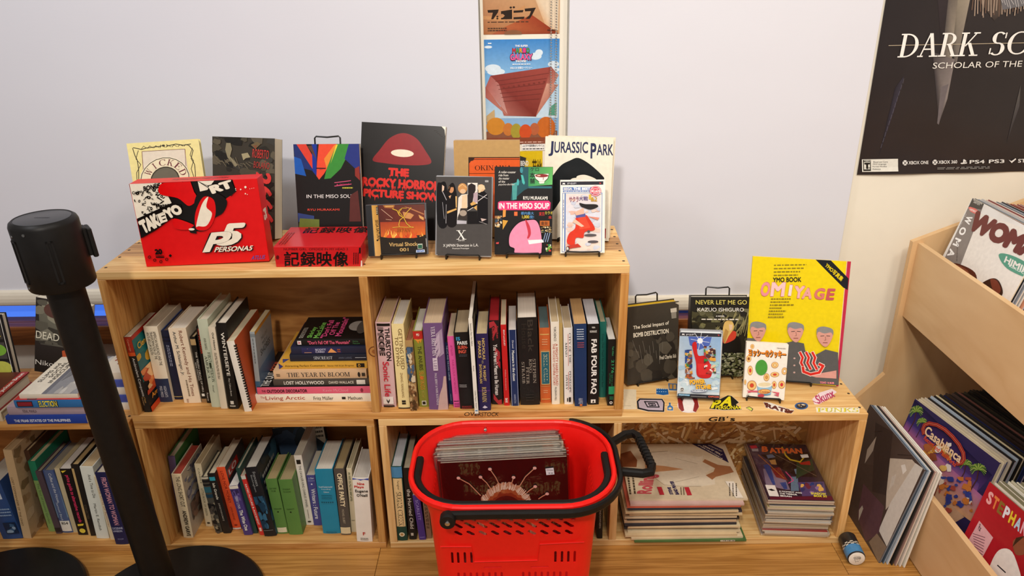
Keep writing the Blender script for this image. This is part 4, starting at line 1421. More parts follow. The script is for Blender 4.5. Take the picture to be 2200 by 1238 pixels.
shelf_book('D10', 'dark purple-blue hardback with gold capitals in the middle of the upper right bay', '#241c50', spine='#2a2050', page='#d8c49c', group=g,
    art=seq(V('#e0c070', 'NICHOLAS', .5, .05, .72, .32, .02), V('#e0c070', 'SPARKS', .16, .08, .4, .3, .02), V('#b8a880', 'WITH', .4, .33, .55, .37), V('#e0c070', 'M. NIGHT', .5, .4, .72, .6, .02), V('#e0c070', 'SHYAMALAN', .18, .38, .4, .63, .02), rc('#4c2c6c', 0, .72, 1, .74), V('#e8c878', 'REMAIN', .34, .68, .68, .88, .02, True), lambda a: a.P('#d8d0e0', .3, .955, .5, .925, .75, .955, .5, .965)))
shelf_book('D11', 'black hardback with red flourishes and red-stained page tops', '#1c1414', page='#8c1c20', top='#a01c24', group=g,
    art=seq(lambda a: a.L('#b03038', .07, .1, .05, .5, .02, .7, .08, .4, .16), V('#c03c40', 'Stephen', .62, .06, .85, .2, .02), V('#c03c40', 'Sullivan', .3, .07, .52, .22, .02), V('#e8e0d8', "You Weren't Meant to Be Human", .34, .27, .72, .88, .03), lambda a: a.L('#b03038', .08, .5, .34, .9, .4, .6, .46, .9, .52), lambda a: a.L('#b03038', .07, .2, .9, .6, .98, .9, .97)))
shelf_book('D12', 'narrow bright red book with white capitals beside the black and red hardback', '#c41c1c', page='#d8c8a8', hard=0, group=g, art=seq(V('#f0e0d8', 'BRAM and JOLIET', .35, .06, .7, .25, .02), V('#e8b0a8', 'William Shakespeare', .35, .54, .6, .8), V('#f0e8e0', 'SAX', .25, .9, .7, .96, .03)))
shelf_book('D13', 'navy book with white gothic title and thin pale side lines', '#1a2c58', page='#d8d0c8', hard=0, group=g, art=seq(rc('#c8d0e0', .06, .0, .1, 1), rc('#c8d0e0', .9, 0, .94, 1), V('#d8dce8', 'Drexel', .4, .13, .62, .23), V('#e8ece8', 'Monsters in the closet', .32, .26, .66, .66, .02), V('#a8b4d0', 'HARRINGTON', .38, .84, .62, .96)))
shelf_book('D14', 'very wide black hardback with ghosted dark lettering and grey serif names', '#151210', spine='#171412', page='#e8dfd0', group=g,
    art=seq(V('#3a342e', 'Black', .5, .02, .78, .38, .015), V('#2c2722', 'House', .2, .06, .46, .34, .015), V('#a89c8c', 'STEPHEN', .7, .46, .85, .74, serif=True), V('#a89c8c', 'KING', .52, .46, .66, .62, serif=True), V('#a89c8c', 'PETER', .36, .55, .5, .75, serif=True), V('#a89c8c', 'STRAUB', .14, .49, .28, .74, serif=True), lambda a: a.S('#2c2824', 3, .3, .86, .7, .95)))
shelf_book('D15', 'orange hardback with a teal title panel framed in gold', '#c85c28', spine='#cc6430', page='#607070', top='#5c7070', group=g,
    art=seq(rc('#d8a860', .1, .07, .9, .085), rc('#d8a860', .1, .28, .9, .285), lambda a: a.S('#e0b080', 3, .25, .13, .75, .22, h=.35), rc('#d8b878', .12, .29, .92, .74), rc('#2c6470', .17, .3, .87, .73), V('#c8c8a0', 'BELL CALL', .36, .33, .7, .7, serif=True), rc('#d8a860', .1, .76, .9, .765), lambda a: a.S('#e0b080', 2, .3, .81, .7, .86, h=.35), rc('#d8a860', .1, .93, .9, .94)))
shelf_book('D16', 'slim white hardback with red capitals between the orange book and a tan spine', '#eee6d4', page='#c8b490', group=g,
    art=seq(V('#2c2a26', 'YURCHENCO', .36, .05, .64, .22, .01), V('#c03c20', 'A MIGHTY HARD ROAD', .52, .25, .82, .76, .01), V('#c03c20', 'THE WOODY GUTHRIE STORY', .2, .25, .46, .76, .01), V('#2c2a26', 'McGRAW-HILL', .38, .78, .62, .95)))
shelf_book('D17', 'very thin tan book wedged between two white spines', '#b89c5c', page='#b8a070', hard=0, group=g)
shelf_book('D18', 'white hardback with spaced black capitals and red rules along its spine', '#efe9e0', page='#c8b494', group=g,
    art=seq(V('#2a2826', 'CITY OF THE', .58, .06, .8, .45, .0, True), V('#2a2826', 'MIND', .18, .18, .38, .36, .0, True), rc('#c85040', .48, .07, .52, .48), V('#2a2826', 'PENELOPE', .58, .55, .78, .84, .0, True), V('#2a2826', 'LIVELY', .2, .6, .4, .8, .0, True), rc('#c85040', .48, .56, .52, .8), rc('#2a2826', .3, .91, .42, .96), rc('#2a2826', .5, .9, .75, .965)))
shelf_book('D19', 'thick navy paperback with small white and red print high on its spine', '#16305c', spine='#18345f', page='#cfa874', hard=0, group=g,
    art=seq(lambda a: a.S('#c8d4e4', 5, .22, .05, .78, .18, h=.4), lambda a: a.S('#c85858', 3, .25, .2, .78, .27, h=.35), V('#c8ccd8', 'ALAN PAGE', .3, .88, .65, .95), el('#e08040', .5, .966, .12, .012)))
shelf_book('D20', 'black paperback with very large white capitals near the right of the upper right bay', '#131110', page='#dcdce0', hard=0, group=g,
    art=seq(H('#d8d4cc', 'VIRA', .36, .03, .66, .05, .03), H('#d8d4cc', 'RODRIGUEZ', .2, .075, .8, .1, .03), V('#f4f0e8', 'FAB FOUR FAQ', .24, .18, .8, .86, .035), rc('#f0ece4', .28, .93, .7, .975), lambda a: a.P('#1a1816', .4, .97, .5, .935, .6, .97)))
shelf_book('D21', 'teal hardback with thin dark script on its spine in the upper right bay', '#1c6c60', page='#b8b090', group=g, art=seq(V('#103c3c', 'Cross-Over Death Education of David Beck', .35, .15, .65, .86, .0)))
shelf_book('D22', 'black and green paperback at the right end of the upper right bay', '#161412', page='#e0ded8', hard=0, group=g,
    art=seq(V('#48a870', 'Ted Allen', .55, .1, .8, .24), V('#3cb878', '2176', .5, .3, .85, .5, .01), V('#2c8458', 'BIRTH OF', .5, .52, .7, .7), V('#2c8458', 'UTOPIA', .2, .5, .42, .66), rc('#2c9c68', .15, .7, .95, .82), lambda a: a.S('#38a070', 2, .3, .85, .8, .9), el('#e8e4dc', .5, .945, .22, .022), el('#161412', .5, .945, .1, .01)))

g = 'books in the lower left bay'
shelf_book('E1', 'tall hardback with a green jacket and purple spine leaning in the lower left bay', '#3c7a3c', spine='#6c5c84', page='#d4c4a8', group=g)
shelf_book('E2', 'cream hardback with black condensed capitals and a grey printed cover in the lower left bay', '#c8bca0', spine='#e0cca4', page='#9c3c2c', top='#983828', group=g,
    art=seq(V('#2c2418', 'THE LONG SHORT CUT', .4, .03, .8, .5, .0), V('#2c2418', 'ANDREW GARVE', .4, .56, .8, .97, .02)),
    front=seq(rc('#b8ac98', 0, 0, 1, 1), bl(['#7c7c8c', '#98949c', '#c8c0b0', '#5c5c70'], 60, .05, .04, .95, .5, .08, .04, 6), bl(['#6c5448', '#8c6c58', '#4c4038'], 20, .1, .5, .6, .8, .12, .06, 9)))
shelf_book('E3', 'slim cream hardback with small green capitals in the lower left bay', '#d8c8a4', page='#b09c78', group=g, art=seq(V('#6c6c58', 'CANDLE', .4, .06, .65, .3), V('#6c6448', 'LITTLE BOOK OF SAISON', .35, .38, .65, .82), el('#3a3428', .5, .94, .25, .014)))
shelf_book('E4', 'short book with a checkered black and teal spine in the lower left bay', '#3c3a34', spine='#4a463c', page='#c8bc9c', group=g,
    art=seq(rc('#c8c0a8', 0, .0, 1, .03), bd('#1c1c1c', .05, .09), bd('#1c1c1c', .12, .15), bd('#2c5c68', .17, .27), bd('#1f3c4c', .3, .36), bl(['#4c443c', '#1c1a18', '#8c8068'], 30, 0, .45, 1, 1, .3, .04, 3), el('#1c1a18', .5, .9, .36, .05)))
shelf_book('E5', 'black book with a teal mark and pale script beside the orange-spined book', '#1c1816', page='#d0c4a8', group=g, art=seq(rc('#3498a8', .15, .05, .85, .11), V('#d8d0bc', 'Isle Grande', .35, .15, .68, .42, .02), V('#b8b0a0', 'JUDGE PODHORETZ', .38, .48, .62, .78)))
shelf_book('E6', 'bright orange-spined hardback with thin maroon capitals in the lower left bay', '#c8b8a0', spine='#e8562c', page='#d8ccb4', group=g,
    art=seq(V('#801c14', 'LOVE NOR MONEY', .36, .05, .68, .56, .0), V('#8c2c1c', 'LINDA BARNES', .38, .62, .62, .84), el('#8c2418', .5, .92, .2, .014), bd('#d8ccc0', .965, .99)), front=seq(rc('#4c4440', 0, 0, 1, 1), rc('#c83020', .05, .08, .6, .2), H('#f0e4d8', 'LO', .1, .1, .5, .18, .03)))
shelf_book('E7', 'short purple paperback with white slanting title in front of the green books', '#4c3c78', spine='#4c3c7c', page='#e8e4dc', hard=0, group=g,
    art=seq(bd('#e8e0d0', 0, .06), lambda a: a.blotch(['#3a2c58', '#6c5c98'], 8, .1, .08, .9, .3, .2, .06, 5), V('#d8d4e8', 'TERRY LYNN', .3, .2, .6, .45), V('#f0ece4', 'The Wise One', .3, .48, .72, .9, .03)))
shelf_book('E8', 'thin dark green hardback behind a red spine in the lower left bay', '#24443c', page='#b8b098', group=g)
shelf_book('E9', 'thin red book with white capitals between a green and a black-blue spine', '#d83830', page='#c8c0a8', hard=0, group=g, art=seq(bd('#d8d8cc', 0, .06), V('#f8e8dc', 'FATED FUTURE & ACCIDENT', .3, .14, .7, .82, .02), rc('#f0d8c8', .25, .87, .75, .93)))
shelf_book('E10', 'thick black hardback with blue swirls and silver script leaning left', '#1a1c22', spine='#1c1c20', page='#d4d0c4', group=g,
    art=seq(V('#a8acac', 'Francesca', .55, .06, .78, .26), V('#9ca0a0', 'Beckingham', .28, .1, .48, .34), bl(['#2c5470', '#1c3c54', '#3c7090'], 24, .05, .4, .95, .88, .2, .07, 4), rc('#8c9090', .1, .9, .9, .905)), front=seq(rc('#20242c', 0, 0, 1, 1), bl(['#2c4c68', '#34586c', '#1a2c3c'], 20, 0, 0, 1, 1, .2, .1, 6), lambda a: a.S('#9c9c98', 3, .1, .15, .8, .4)))
shelf_book('E11', 'green cloth book with a pale label at the foot of its spine', '#5a8440', spine='#5c8842', page='#b8a478', group=g, art=seq(H('#2c4420', 'DUST THERE', .2, .15, .8, .175), H('#2c4420', 'TO BE', .3, .195, .7, .22), H('#2c4420', 'STRANGER', .2, .52, .85, .545), el('#1c2c14', .5, .585, .08, .012), rc('#e0d8b8', .08, .88, .9, .97)))
shelf_book('E12', 'plain green cloth book with small black print, right of its labelled twin', '#588240', spine='#5a8640', page='#b0a078', group=g, art=seq(H('#2c4420', 'STUDENT', .2, .15, .75, .175), H('#2c4420', 'TO KNOW', .2, .195, .75, .22), H('#2c4420', 'GARRATT', .2, .51, .75, .535), el('#1c2c14', .45, .575, .07, .012)))
shelf_book('E13', 'tall slim white book with a dark square near the head of its spine', '#dcd8cc', spine='#ece8dc', page='#c0b8a4', hard=0, depth=.19, group=g, art=seq(rc('#241c18', .2, .06, .75, .12), V('#44403c', 'THE CAVALIER KING CHARLES SPANIEL', .38, .14, .68, .74, .0), sm('#8a8478', 1, .42, .77, .6, .9), el('#3a3630', .5, .945, .25, .012)))
shelf_book('E14', 'short purple-blue paperback with bold pale capitals beside the teal hardback', '#54509c', spine='#4c4c90', page='#ccc4b0', hard=0, group=g, art=seq(H('#d8dce8', 'J. Dan', .2, .04, .85, .08, .02), rc('#9ca0c8', .1, .1, .9, .11), el('#e8e4f0', .5, .17, .1, .015), V('#e8e8ec', 'Writers : Future', .3, .26, .8, .86, .02)))
shelf_book('E15', 'thick teal hardback with small white print in the lower left bay', '#1c7c9c', spine='#1c84a4', page='#dcd4c4', group=g,
    art=seq(H('#d8e8ec', 'Rudolf Goldschneider', .12, .25, .88, .275, .012), H('#d8e8ec', 'Foundling', .25, .29, .75, .31, .012), H('#d8e8ec', 'Others', .35, .33, .65, .35, .012), lambda a: a.S('#0c4c60', 3, .2, .38, .8, .45, h=.3), lambda a: [a.E('#0c4c60', .2 + i * .12, .49, .04, .01) for i in range(6)], lambda a: a.S('#145c74', 1, .2, .95, .8, .975)))
shelf_book('E16', 'dark grey hardback with large cream capitals beside the teal hardback', '#4c4640', spine='#504a44', page='#a8946c', group=g, art=seq(V('#f0e0b8', 'OFFICE PARTY', .28, .06, .76, .56, .03), V('#b8ac94', 'MICHAEL GILBERT', .36, .6, .58, .82), bd('#d8c8a0', .88, .98)))
shelf_book('E17', 'slim cream hardback between the dark grey and the white hardbacks', '#d8ccac', spine='#dcd0ae', page='#b8ac8c', group=g, art=seq(sm('#6c7454', 2, .3, .05, .7, .5), rc('#8c846c', .2, .8, .8, .81)))
shelf_book('E18', 'white hardback with red and black lettering at the right end of the lower left bay', '#e8e2d8', spine='#ece6da', page='#c8c0b4', group=g,
    art=seq(lambda a: a.P('#3c50a0', 0, 0, 1, 0, 1, .03, .7, .015, .5, .03, .3, .012, 0, .025), H('#c8302c', 'Nine', .28, .06, .72, .1, .035), H('#c8302c', 'Plays', .08, .11, .68, .155, .035), H('#34302c', 'Eugene', .12, .17, .92, .225, .03), H('#34302c', "O'Neill", .2, .235, .88, .28, .03), H('#c03830', 'F', .42, .84, .58, .89, .03), lambda a: a.S('#6c6860', 2, .25, .93, .75, .97)))
# a dark book leaning behind the green pair
t = thing('book', 'dark book with a cream corner leaning flat behind the two green books', 'book', (.30, .175, .0215), (R(-14), R(-8), 0), g)
MB().box(0, 0, 0, .155, .02, .235, bev=.001).build('cover', mat('#20242a', .5), t)
MB().box(.002, .002, .2352, .153, .018, .2362).build('pages', mat('#c8bca0', .7), t)
a = Art(.155, .235); a.blotch(['#2c3c50', '#1c2830', '#38485c'], 20, 0, 0, 1, 1, .2, .12, 3); a.P('#cfc4ac', .55, 0, 1, 0, 1, .3).S('#4c4438', 3, .72, .03, .98, .2)
a.build('cover_print', t, lambda u, v, e: (u, -e, v), .4)

g = 'books behind the red basket'
shelf_book('F1', 'hardback with a blue head, cream title panel and green foot left of the red basket', '#244c40', spine='#1c4438', page='#c8ccd0', group=g,
    art=seq(bd('#4c8cb8', 0, .14), rc('#e8cc94', .08, .15, .92, .8), V('#3c3424', 'Faragher', .4, .18, .65, .3, .012), V('#241c14', 'SUGAR CREEK', .28, .33, .76, .79, .0, True), el('#e8dcb8', .5, .91, .27, .03), el('#b88c50', .5, .91, .14, .016)))
shelf_book('F2', 'black hardback with white italic title beside the blue-headed hardback', '#181412', page='#a89c84', group=g, art=seq(V('#ece4d4', 'the Hurried Child', .3, .28, .78, .84, .012), rc('#c8c0b0', .3, .9, .65, .94)))
shelf_book('F3', 'short purple book showing beside the left of the red basket', '#4c3484', page='#b8b0a0', hard=0, group=g, art=seq(V('#a898d8', 'SCARLETT', .3, .1, .7, .55), rc('#8c7cc0', .15, .93, .85, .945)))
shelf_book('F4', 'narrow tan book half hidden by the left of the red basket', '#8c6c54', page='#b09878', hard=0, group=g, art=seq(sm('#4c3424', 2, .2, .1, .8, .8)))
shelf_book('F5', 'black book standing in the bay right of the red basket', '#16130f', page='#a89c84', group=g, art=seq(V('#b8b0a0', 'SUNDOWNERS', .35, .1, .65, .7)))
shelf_book('F6', 'narrow tan-spined book at the right wall of the basket bay', '#a08858', page='#a89c7c', hard=0, group=g, art=seq(sm('#5c4c30', 1, .3, .1, .7, .8)))

g = 'books in the low shelf at the far left'
shelf_book('J1', 'wide blue book cut by the left edge of the picture', '#2c4c84', spine='#28487c', page='#b8b0a0', hard=0, group=g, art=seq(V('#c8d0dc', '1', .55, .1, .8, .3, .02), lambda a: a.S('#8ca4c4', 3, .3, .45, .95, .6), rc('#142844', .35, .7, .95, .9), bl(['#3c5c7c', '#8ca0b4'], 8, .4, .72, .9, .88, .12, .03)))
shelf_book('J2', 'tall tan hardback with a map-like cover in the low left shelf', '#c4a67c', spine='#c8aa80', page='#b89c74', depth=.2, group=g, art=seq(V('#6c5434', 'LOST COMMANDER OF THE OHIO', .2, .3, .45, .85)), front=seq(rc('#c8ac84', 0, 0, 1, 1), bl(['#b89870', '#d4bc98', '#a88860', '#8c7450'], 40, 0, 0, 1, 1, .1, .05, 7)))
shelf_book('J3', 'tall dark brown hardback with faint gilt capitals in the low left shelf', '#4c3020', spine='#503424', page='#c0a880', group=g, art=seq(V('#9c7848', 'STUDIES IN THE SONNET', .35, .3, .65, .75)))
shelf_book('J4', 'teal-topped hardback with a pale green lower spine in the low left shelf', '#1c7c5c', spine='#20805c', page='#d0bc94', group=g, art=seq(bd('#8cac64', .26, 1), V('#4c6c3c', 'The End of Heaven Garden', .35, .3, .65, .88)))
shelf_book('J5', 'thin dark mauve book beside the blue illustrated spine', '#54444c', page='#a89880', group=g, art=seq(bd('#2c2428', .9, .97)))
shelf_book('J6', 'blue illustrated book with white script and a white label near its foot', '#5c6c90', spine='#54648c', page='#9c9484', group=g, art=seq(lambda a: a.G('#3c4c84', '#7c98b0', 0, 0, 1, .75), V('#e0e4ec', 'Coffee and the House', .45, .04, .7, .5), V('#c8d0dc', 'Samuel Beck', .3, .5, .5, .8), rc('#ece8dc', .05, .8, .95, .97), H('#2c2824', '854', .2, .82, .8, .86, .02)))
shelf_book('J7', 'slim cream book left of the black spine with pink lettering', '#d0c098', page='#c0b088', hard=0, group=g)
shelf_book('J8', 'black paperback with pink lower-case lettering and a yellow emblem in the low left shelf', '#17110f', page='#dcd4c8', hard=0, group=g, art=seq(lambda a: a.P('#e8c83c', .1, .03, .6, .02, .2, .06), V('#e83c68', 'price guide to alternative records', .32, .09, .72, .8, .02), lambda a: a.P('#e8c83c', .2, .83, .8, .82, .7, .85, .2, .86), el('#e8d048', .5, .93, .27, .035)))
shelf_book('J9', 'tan-backed black book with torn edges in the low left shelf', '#1c1814', spine='#201a16', page='#b89c6c', group=g, art=seq(rc('#c8a870', 0, .05, .35, 1), V('#6c5c44', 'COLLECTED', .5, .55, .75, .75)))
shelf_book('J10', 'white hardback with thin grey script in the low left shelf', '#dcdcd0', spine='#e0e2d6', page='#cdb48c', group=g, art=seq(V('#5c5c54', 'And a Time to Die', .5, .1, .72, .42), V('#5c5c54', 'Martin E. Rendish', .4, .5, .6, .88)))
shelf_book('J11', 'slim cream book with pink script beside the white hardback in the low left shelf', '#e0d0ac', page='#c8b890', group=g, art=seq(V('#c08c74', 'The Girls of Summer', .3, .15, .7, .8)))
shelf_book('J12', 'navy book with outlined capitals jutting out of the low left shelf', '#1c1c40', spine='#20204a', page='#c8bca8', group=g, art=seq(V('#c88c9c', 'FROM WOMAN TO WOMAN', .36, .06, .74, .72, .03), H('#b8b8d0', 'LUCIENNE', .1, .75, .9, .78, .02), H('#b8b8d0', 'LANSON', .1, .79, .8, .82, .02), H('#8c8cb0', 'KNOPF', .3, .91, .75, .93)))

g = 'books lying on the low left shelf'
lying_book('i1', 'bright blue lying book with white capitals, lowest of the pile on the low left shelf', '#1c3c94', depth=.16, group=g, art=seq(V('#e8ecf4', 'THE FRIAR ESTATES OF THE PHILIPPINES', .25, .1, .6, .8, .02)))
lying_book('i2', 'dull mauve lying book between the blue books of the left pile', '#b89ca4', spine='#a8949c', depth=.165, hard=1, page='#cfc4b4', group=g, art=seq(V('#5c4c54', 'FERAL MANILA', .3, .2, .65, .38)))
lying_book('i3', 'red and blue lying book with yellow outlined capitals on the left pile', '#c42c2c', spine='#2c6ca8', depth=.15, group=g, art=seq(rc('#241c24', .15, .04, .85, .27), rc('#8c2430', .25, .05, .75, .26), V('#20242c', 'ELECTION', .08, .352, .92, .642, .05), V('#f0dc50', 'ELECTION', .12, .36, .88, .63, .03)), front=seq(lambda a: a.L('#241c1c', .03, .02, .2, .12, .2, .12, .3, .02, .3), rc('#c42c2c', 0, 0, 1, .8), lambda a: a.L('#3a1418', .025, .02, .2, .14, .2, .14, .32, .02, .32, .02, .2)))
lying_book('i4', 'white lying paperback with grey photo print on top of the left pile', '#ddd4c0', depth=.2, group=g,
    front=seq(rc('#e6dcc8', 0, 0, 1, .38), rc('#8c8c90', 0, .38, 1, 1), rc('#6c6c74', 0, .38, 1, .46), bl(['#b0aca8', '#5c5c64', '#c8c4bc', '#78787c'], 24, 0, .48, 1, 1, .22, .08, 3), H('#3c3834', 'SLUMS and', .3, .08, .8, .15, .01), H('#3c3834', 'SOCIAL', .42, .18, .85, .25, .01), H('#3c3834', 'INSECURITY', .28, .28, .98, .35, .01)))

# ------------------------------------------------------------------ things displayed face-out
# x, y, z of the front foot (middle), turn, width, height, backward tilt, roll
FAC = {
    'WK':(0.1151,0.2074,0.8491,15.1,0.1719,0.2537,13.2,0.1),
    'BO':(0.2915,0.2001,0.8491,-7.7,0.1693,0.2578,16.0,-1.0),
    'M1':(0.5298,0.1765,0.8571,-0.1,0.1660,0.2467,12.0,-0.4),
    'P5':(0.2559,0.0389,0.8491,3.6,0.2929,0.2036,2.7,0.8),
    'NG':(0.5305,0.0171,0.8491,-0.8,0.2083,0.0518,-0.0,0.1),
    'RH':(0.6913,0.1985,0.8491,-3.6,0.2183,0.2932,17.5,-3.4),
    'OK':(0.9290,0.2032,0.8491,-1.7,0.1678,0.2489,7.9,-0.2),
    'JP':(1.1552,0.1678,0.8551,-6.2,0.1698,0.2590,9.8,-0.8),
    'SAT':(0.7147,0.0658,0.8571,4.7,0.1458,0.1257,14.4,-0.1),
    'DVD':(0.8727,0.0534,0.8571,-6.2,0.1383,0.1935,15.8,-0.6),
    'M2':(1.0191,0.0590,0.8571,-3.3,0.1399,0.2122,14.2,-0.2),
    'PS1':(1.1640,0.0647,0.8571,-2.3,0.1082,0.1779,14.4,0.4),
    'SI':(1.3782,0.1657,0.4336,16.1,0.1526,0.2247,8.4,-1.1),
    'NL':(1.5615,0.1880,0.4356,-2.1,0.1602,0.2277,12.0,0.1),
    'YM':(1.7572,0.1537,0.4336,-12.8,0.2513,0.3439,15.1,0.6),
    'PS2':(1.4845,0.0731,0.4356,-7.5,0.1118,0.1854,15.1,0.6),
    'YC':(1.6562,0.0655,0.4356,-10.2,0.1064,0.1509,15.3,0.5),
    'DD':(-0.3320,0.2678,0.4276,-5.5,0.1658,0.2273,16.0,-2.9),
}
x, y, *rest_ = FAC['M1']
FAC['M1'] = (x - .005, y, *rest_)
x, y, *rest_ = FAC['RH']
FAC['RH'] = (x + .004, y, *rest_)
MET = mat('#120f0e', .35, .5, vary=0, name='black_wire')


def easel(key, label, we=.085, he=.12, th=.014, zs=None):
    """bent black wire stand: two feet with front lip, back rest with a top loop"""
    x, y, z, tn, w, h, tilt, ro = FAC[key]
    zs = zs if zs is not None else (ZT if z > .6 else ZG)
    t = thing('wire_easel', label, 'book stand', (x, y, zs), (0, 0, R(tn)), group='black wire display stands')
    r_ = .0022
    lift = z - zs
    a = we / 2
    ti = math.tan(R(tilt))
    mb = MB()
    lipz = lift + .004
    fr = -.0045
    mb.tube([(-a, fr, .0022), (-a, fr, lipz), (-a * .93, fr - .0005, lipz + .002), (0, fr, lipz + .0005), (a * .93, fr - .0005, lipz + .002), (a, fr, lipz), (a, fr, .0022)], r_, 8)
    mb.build('front_lip', MET, t)
    for s_ in (-a, a):
        MB().tube([(s_, fr, .0022), (s_, th * .6, max(.0022, lift - .0028 - th * math.sin(R(tilt)))), (s_, th + .006, .0022), (s_, th + .085, .0022)], r_, 8).build('foot', MET, t)
    y0 = th / math.cos(R(tilt)) + .004
    top = he
    mb = MB()
    b = a * .72
    mb.tube([(-a, y0 + .004 * ti, .004), (-b, y0 + top * .8 * ti, top * .8), (-b, y0 + (top - .004) * ti, top - .004), (-b * .88, y0 + top * ti, top), (0, y0 + top * ti - .002, top - .002), (b * .88, y0 + top * ti, top), (b, y0 + (top - .004) * ti, top - .004), (b, y0 + top * .8 * ti, top * .8), (a, y0 + .004 * ti, .004)], r_, 8)
    mb.build('back_rest', MET, t)
    MB().tube([(-a, th + .085, .0022), (-a * .9, th + .087, .0022), (a * .9, th + .087, .0022), (a, th + .085, .0022)], r_, 8).build('rear_bar', MET, t)
    return t


ZT, ZG = .8491, .4276


def faceout(key, name, label, cat, th, base, frame, draw, kind='paperback', page='#e2d9c4', spine=None, rough=.3, group=None, spine_right=False):
    x, y, z, tn, w, h, tilt, ro = FAC[key]
    dz = th * math.sin(R(tilt)) if z in (ZT, ZG) else max(0, th * math.sin(R(tilt)) - (z - (ZT if z > .6 else ZG)) + .001)
    t = thing(name, label, cat, (x, y, z + dz), (R(-tilt), R(-ro), R(tn)), group)
    W = w / 2
    cs = mat(base, .4, vary=.08)
    if kind == 'box':
        fo = MB().box(-W, 0, 0, W, th, h, bev=.0008).build('carton', cs, t)
    elif kind in ('hardback', 'paperback'):
        c = .0024 if kind == 'hardback' else .0007
        i_ = .003 if kind == 'hardback' else .0003
        sx0, sx1 = (W - c, W) if spine_right else (-W, -W + c)
        mb = MB().box(-W, 0, 0, W, c, h).box(-W, th - c, 0, W, th, h).box(sx0, c, 0, sx1, th - c, h)
        fo = mb.build('cover', cs, t)
        MB().box(-W + (i_ if spine_right else c), c, i_, W - (c if spine_right else i_), th - c, h - i_).build('pages', pages_mat(page, 1), t)
    elif kind == 'case':
        MB().box(-W, 0, 0, W, th, h, bev=.0018).build('case', mat('#9b9ca0', .22, .5, vary=.02), t)
        fo = MB().box(-W + .003, -.0004, .0032, W - .007, .0002, h - .0032).build('insert', cs, t)
        MB().box(W - .006, -.0006, .006, W - .0045, .0, h - .006).build('opening_edge', mat('#c4c5c8', .2, .5, vary=0), t)
    elif kind == 'jewel':
        MB().box(-W, .0006, 0, W, th, h, bev=.0012).build('case', mat('#5c5c60', .2, .5, vary=0), t)
        MB().box(-W + .0005, -.0002, .001, -W + .0135, .0006, h - .001).build('hinge_strip', mat('#1c1c20', .3, .5, vary=0), t)
        fo = MB().box(-W + .0145, .0, .0015, W - .004, .0006, h - .0015).build('insert', cs, t)
    a = Art(w, h, frame)
    draw(a)
    a.build('cover_print', fo, lambda u, v, e: (u - W, -e - (.0004 if kind in ('case', 'jewel') else 0), v), rough)
    return t


def art_wicked(a):       # zoom A
    a.R('#f0e49c', -500, -500, 3000, 3000)
    k, m_ = '#3a3424', '#6c2434'
    a.L(k, 7, 135, 235, 200, 250, 240, 238, 300, 230, 345, 225).L(k, 7, 400, 222, 470, 205, 530, 215, 590, 205)
    a.L(k, 6, 130, 240, 150, 300, 170, 340, 185, 420, 190, 520).L(k, 5, 175, 260, 160, 330, 200, 380, 170, 450, 180, 560)
    a.L(k, 6, 575, 215, 612, 260, 600, 330, 630, 380, 640, 450, 650, 560).L(k, 5, 605, 240, 590, 300, 620, 350, 605, 420, 640, 520)
    for i in range(8):
        a.L(k, 4, 200 + i * 48, 245 - i * 3, 215 + i * 48, 222 - i * 2, 240 + i * 48, 240 - i * 3)
    a.E(k, 372, 218, 12, 9).L(k, 5, 350, 212, 345, 228).L(k, 5, 398, 208, 402, 226)
    a.P('#e6dcc8', 205, 268, 545, 248, 580, 440, 600, 640, 240, 660).L(m_, 4, 205, 268, 545, 248, 590, 620).L(m_, 4, 205, 268, 245, 640)
    a.E('#efe6cc', 400, 520, 205, 208).E('#2c2618', 400, 520, 198, 201).E('#f0e6c4', 400, 520, 192, 195).E('#3a3424', 400, 520, 118, 122).E('#6c6858', 400, 520, 108, 112)
    for i, c in enumerate('WICKED'):
        an = R(-152 + i * 25)
        cx, cy = 402 + 155 * math.cos(an), 520 + 158 * math.sin(an)
        ux, uy = math.cos(an), math.sin(an)
        tx, ty = -uy, ux
        w_, h_ = (26 if c != 'I' else 9), 27
        A = (cx - tx * w_ + ux * h_, cy - ty * w_ + uy * h_); B = (cx + tx * w_ + ux * h_, cy + ty * w_ + uy * h_); C = (cx - tx * w_ - ux * h_, cy - ty * w_ - uy * h_)
        a.Q(m_, c, A, B, C, 0, True)


def art_2666(a):         # zoom A
    a.R('#3a352c', -500, -500, 3000, 3000)
    a.blotch(['#2a2620', '#4c4638', '#5c5444', '#1f1c18', '#3c3a34'], 60, 757, 150, 1300, 960, 50, 34, 5)
    a.P('#8c8468', 880, 225, 915, 222, 930, 270, 920, 330, 990, 390, 970, 410, 900, 340, 876, 280)
    a.P('#a09674', 1010, 300, 1060, 285, 1085, 320, 1050, 330, 1030, 350)
    a.P('#6c5c40', 1080, 220, 1130, 190, 1160, 205, 1120, 250).P('#7c4c34', 1100, 225, 1130, 215, 1125, 260)
    for i in range(14):
        a.L('#6c6450', 5, 790 + i * 22, 330 + (i * 53) % 60, 830 + i * 22, 370 + (i * 31) % 50)
    a.T('#c83834', 'ROBERTO', 1100, 250, 1232, 320, .01).T('#b03430', 'BOLAÑO', 1118, 335, 1245, 400, .01)
    for i, c in enumerate('2666'):
        a.Q('#d03c38', c, (1262 + i * 14, 430 + i * 105), (1272 + i * 14, 530 + i * 105), (1140 + i * 18, 430 + i * 105), .05)


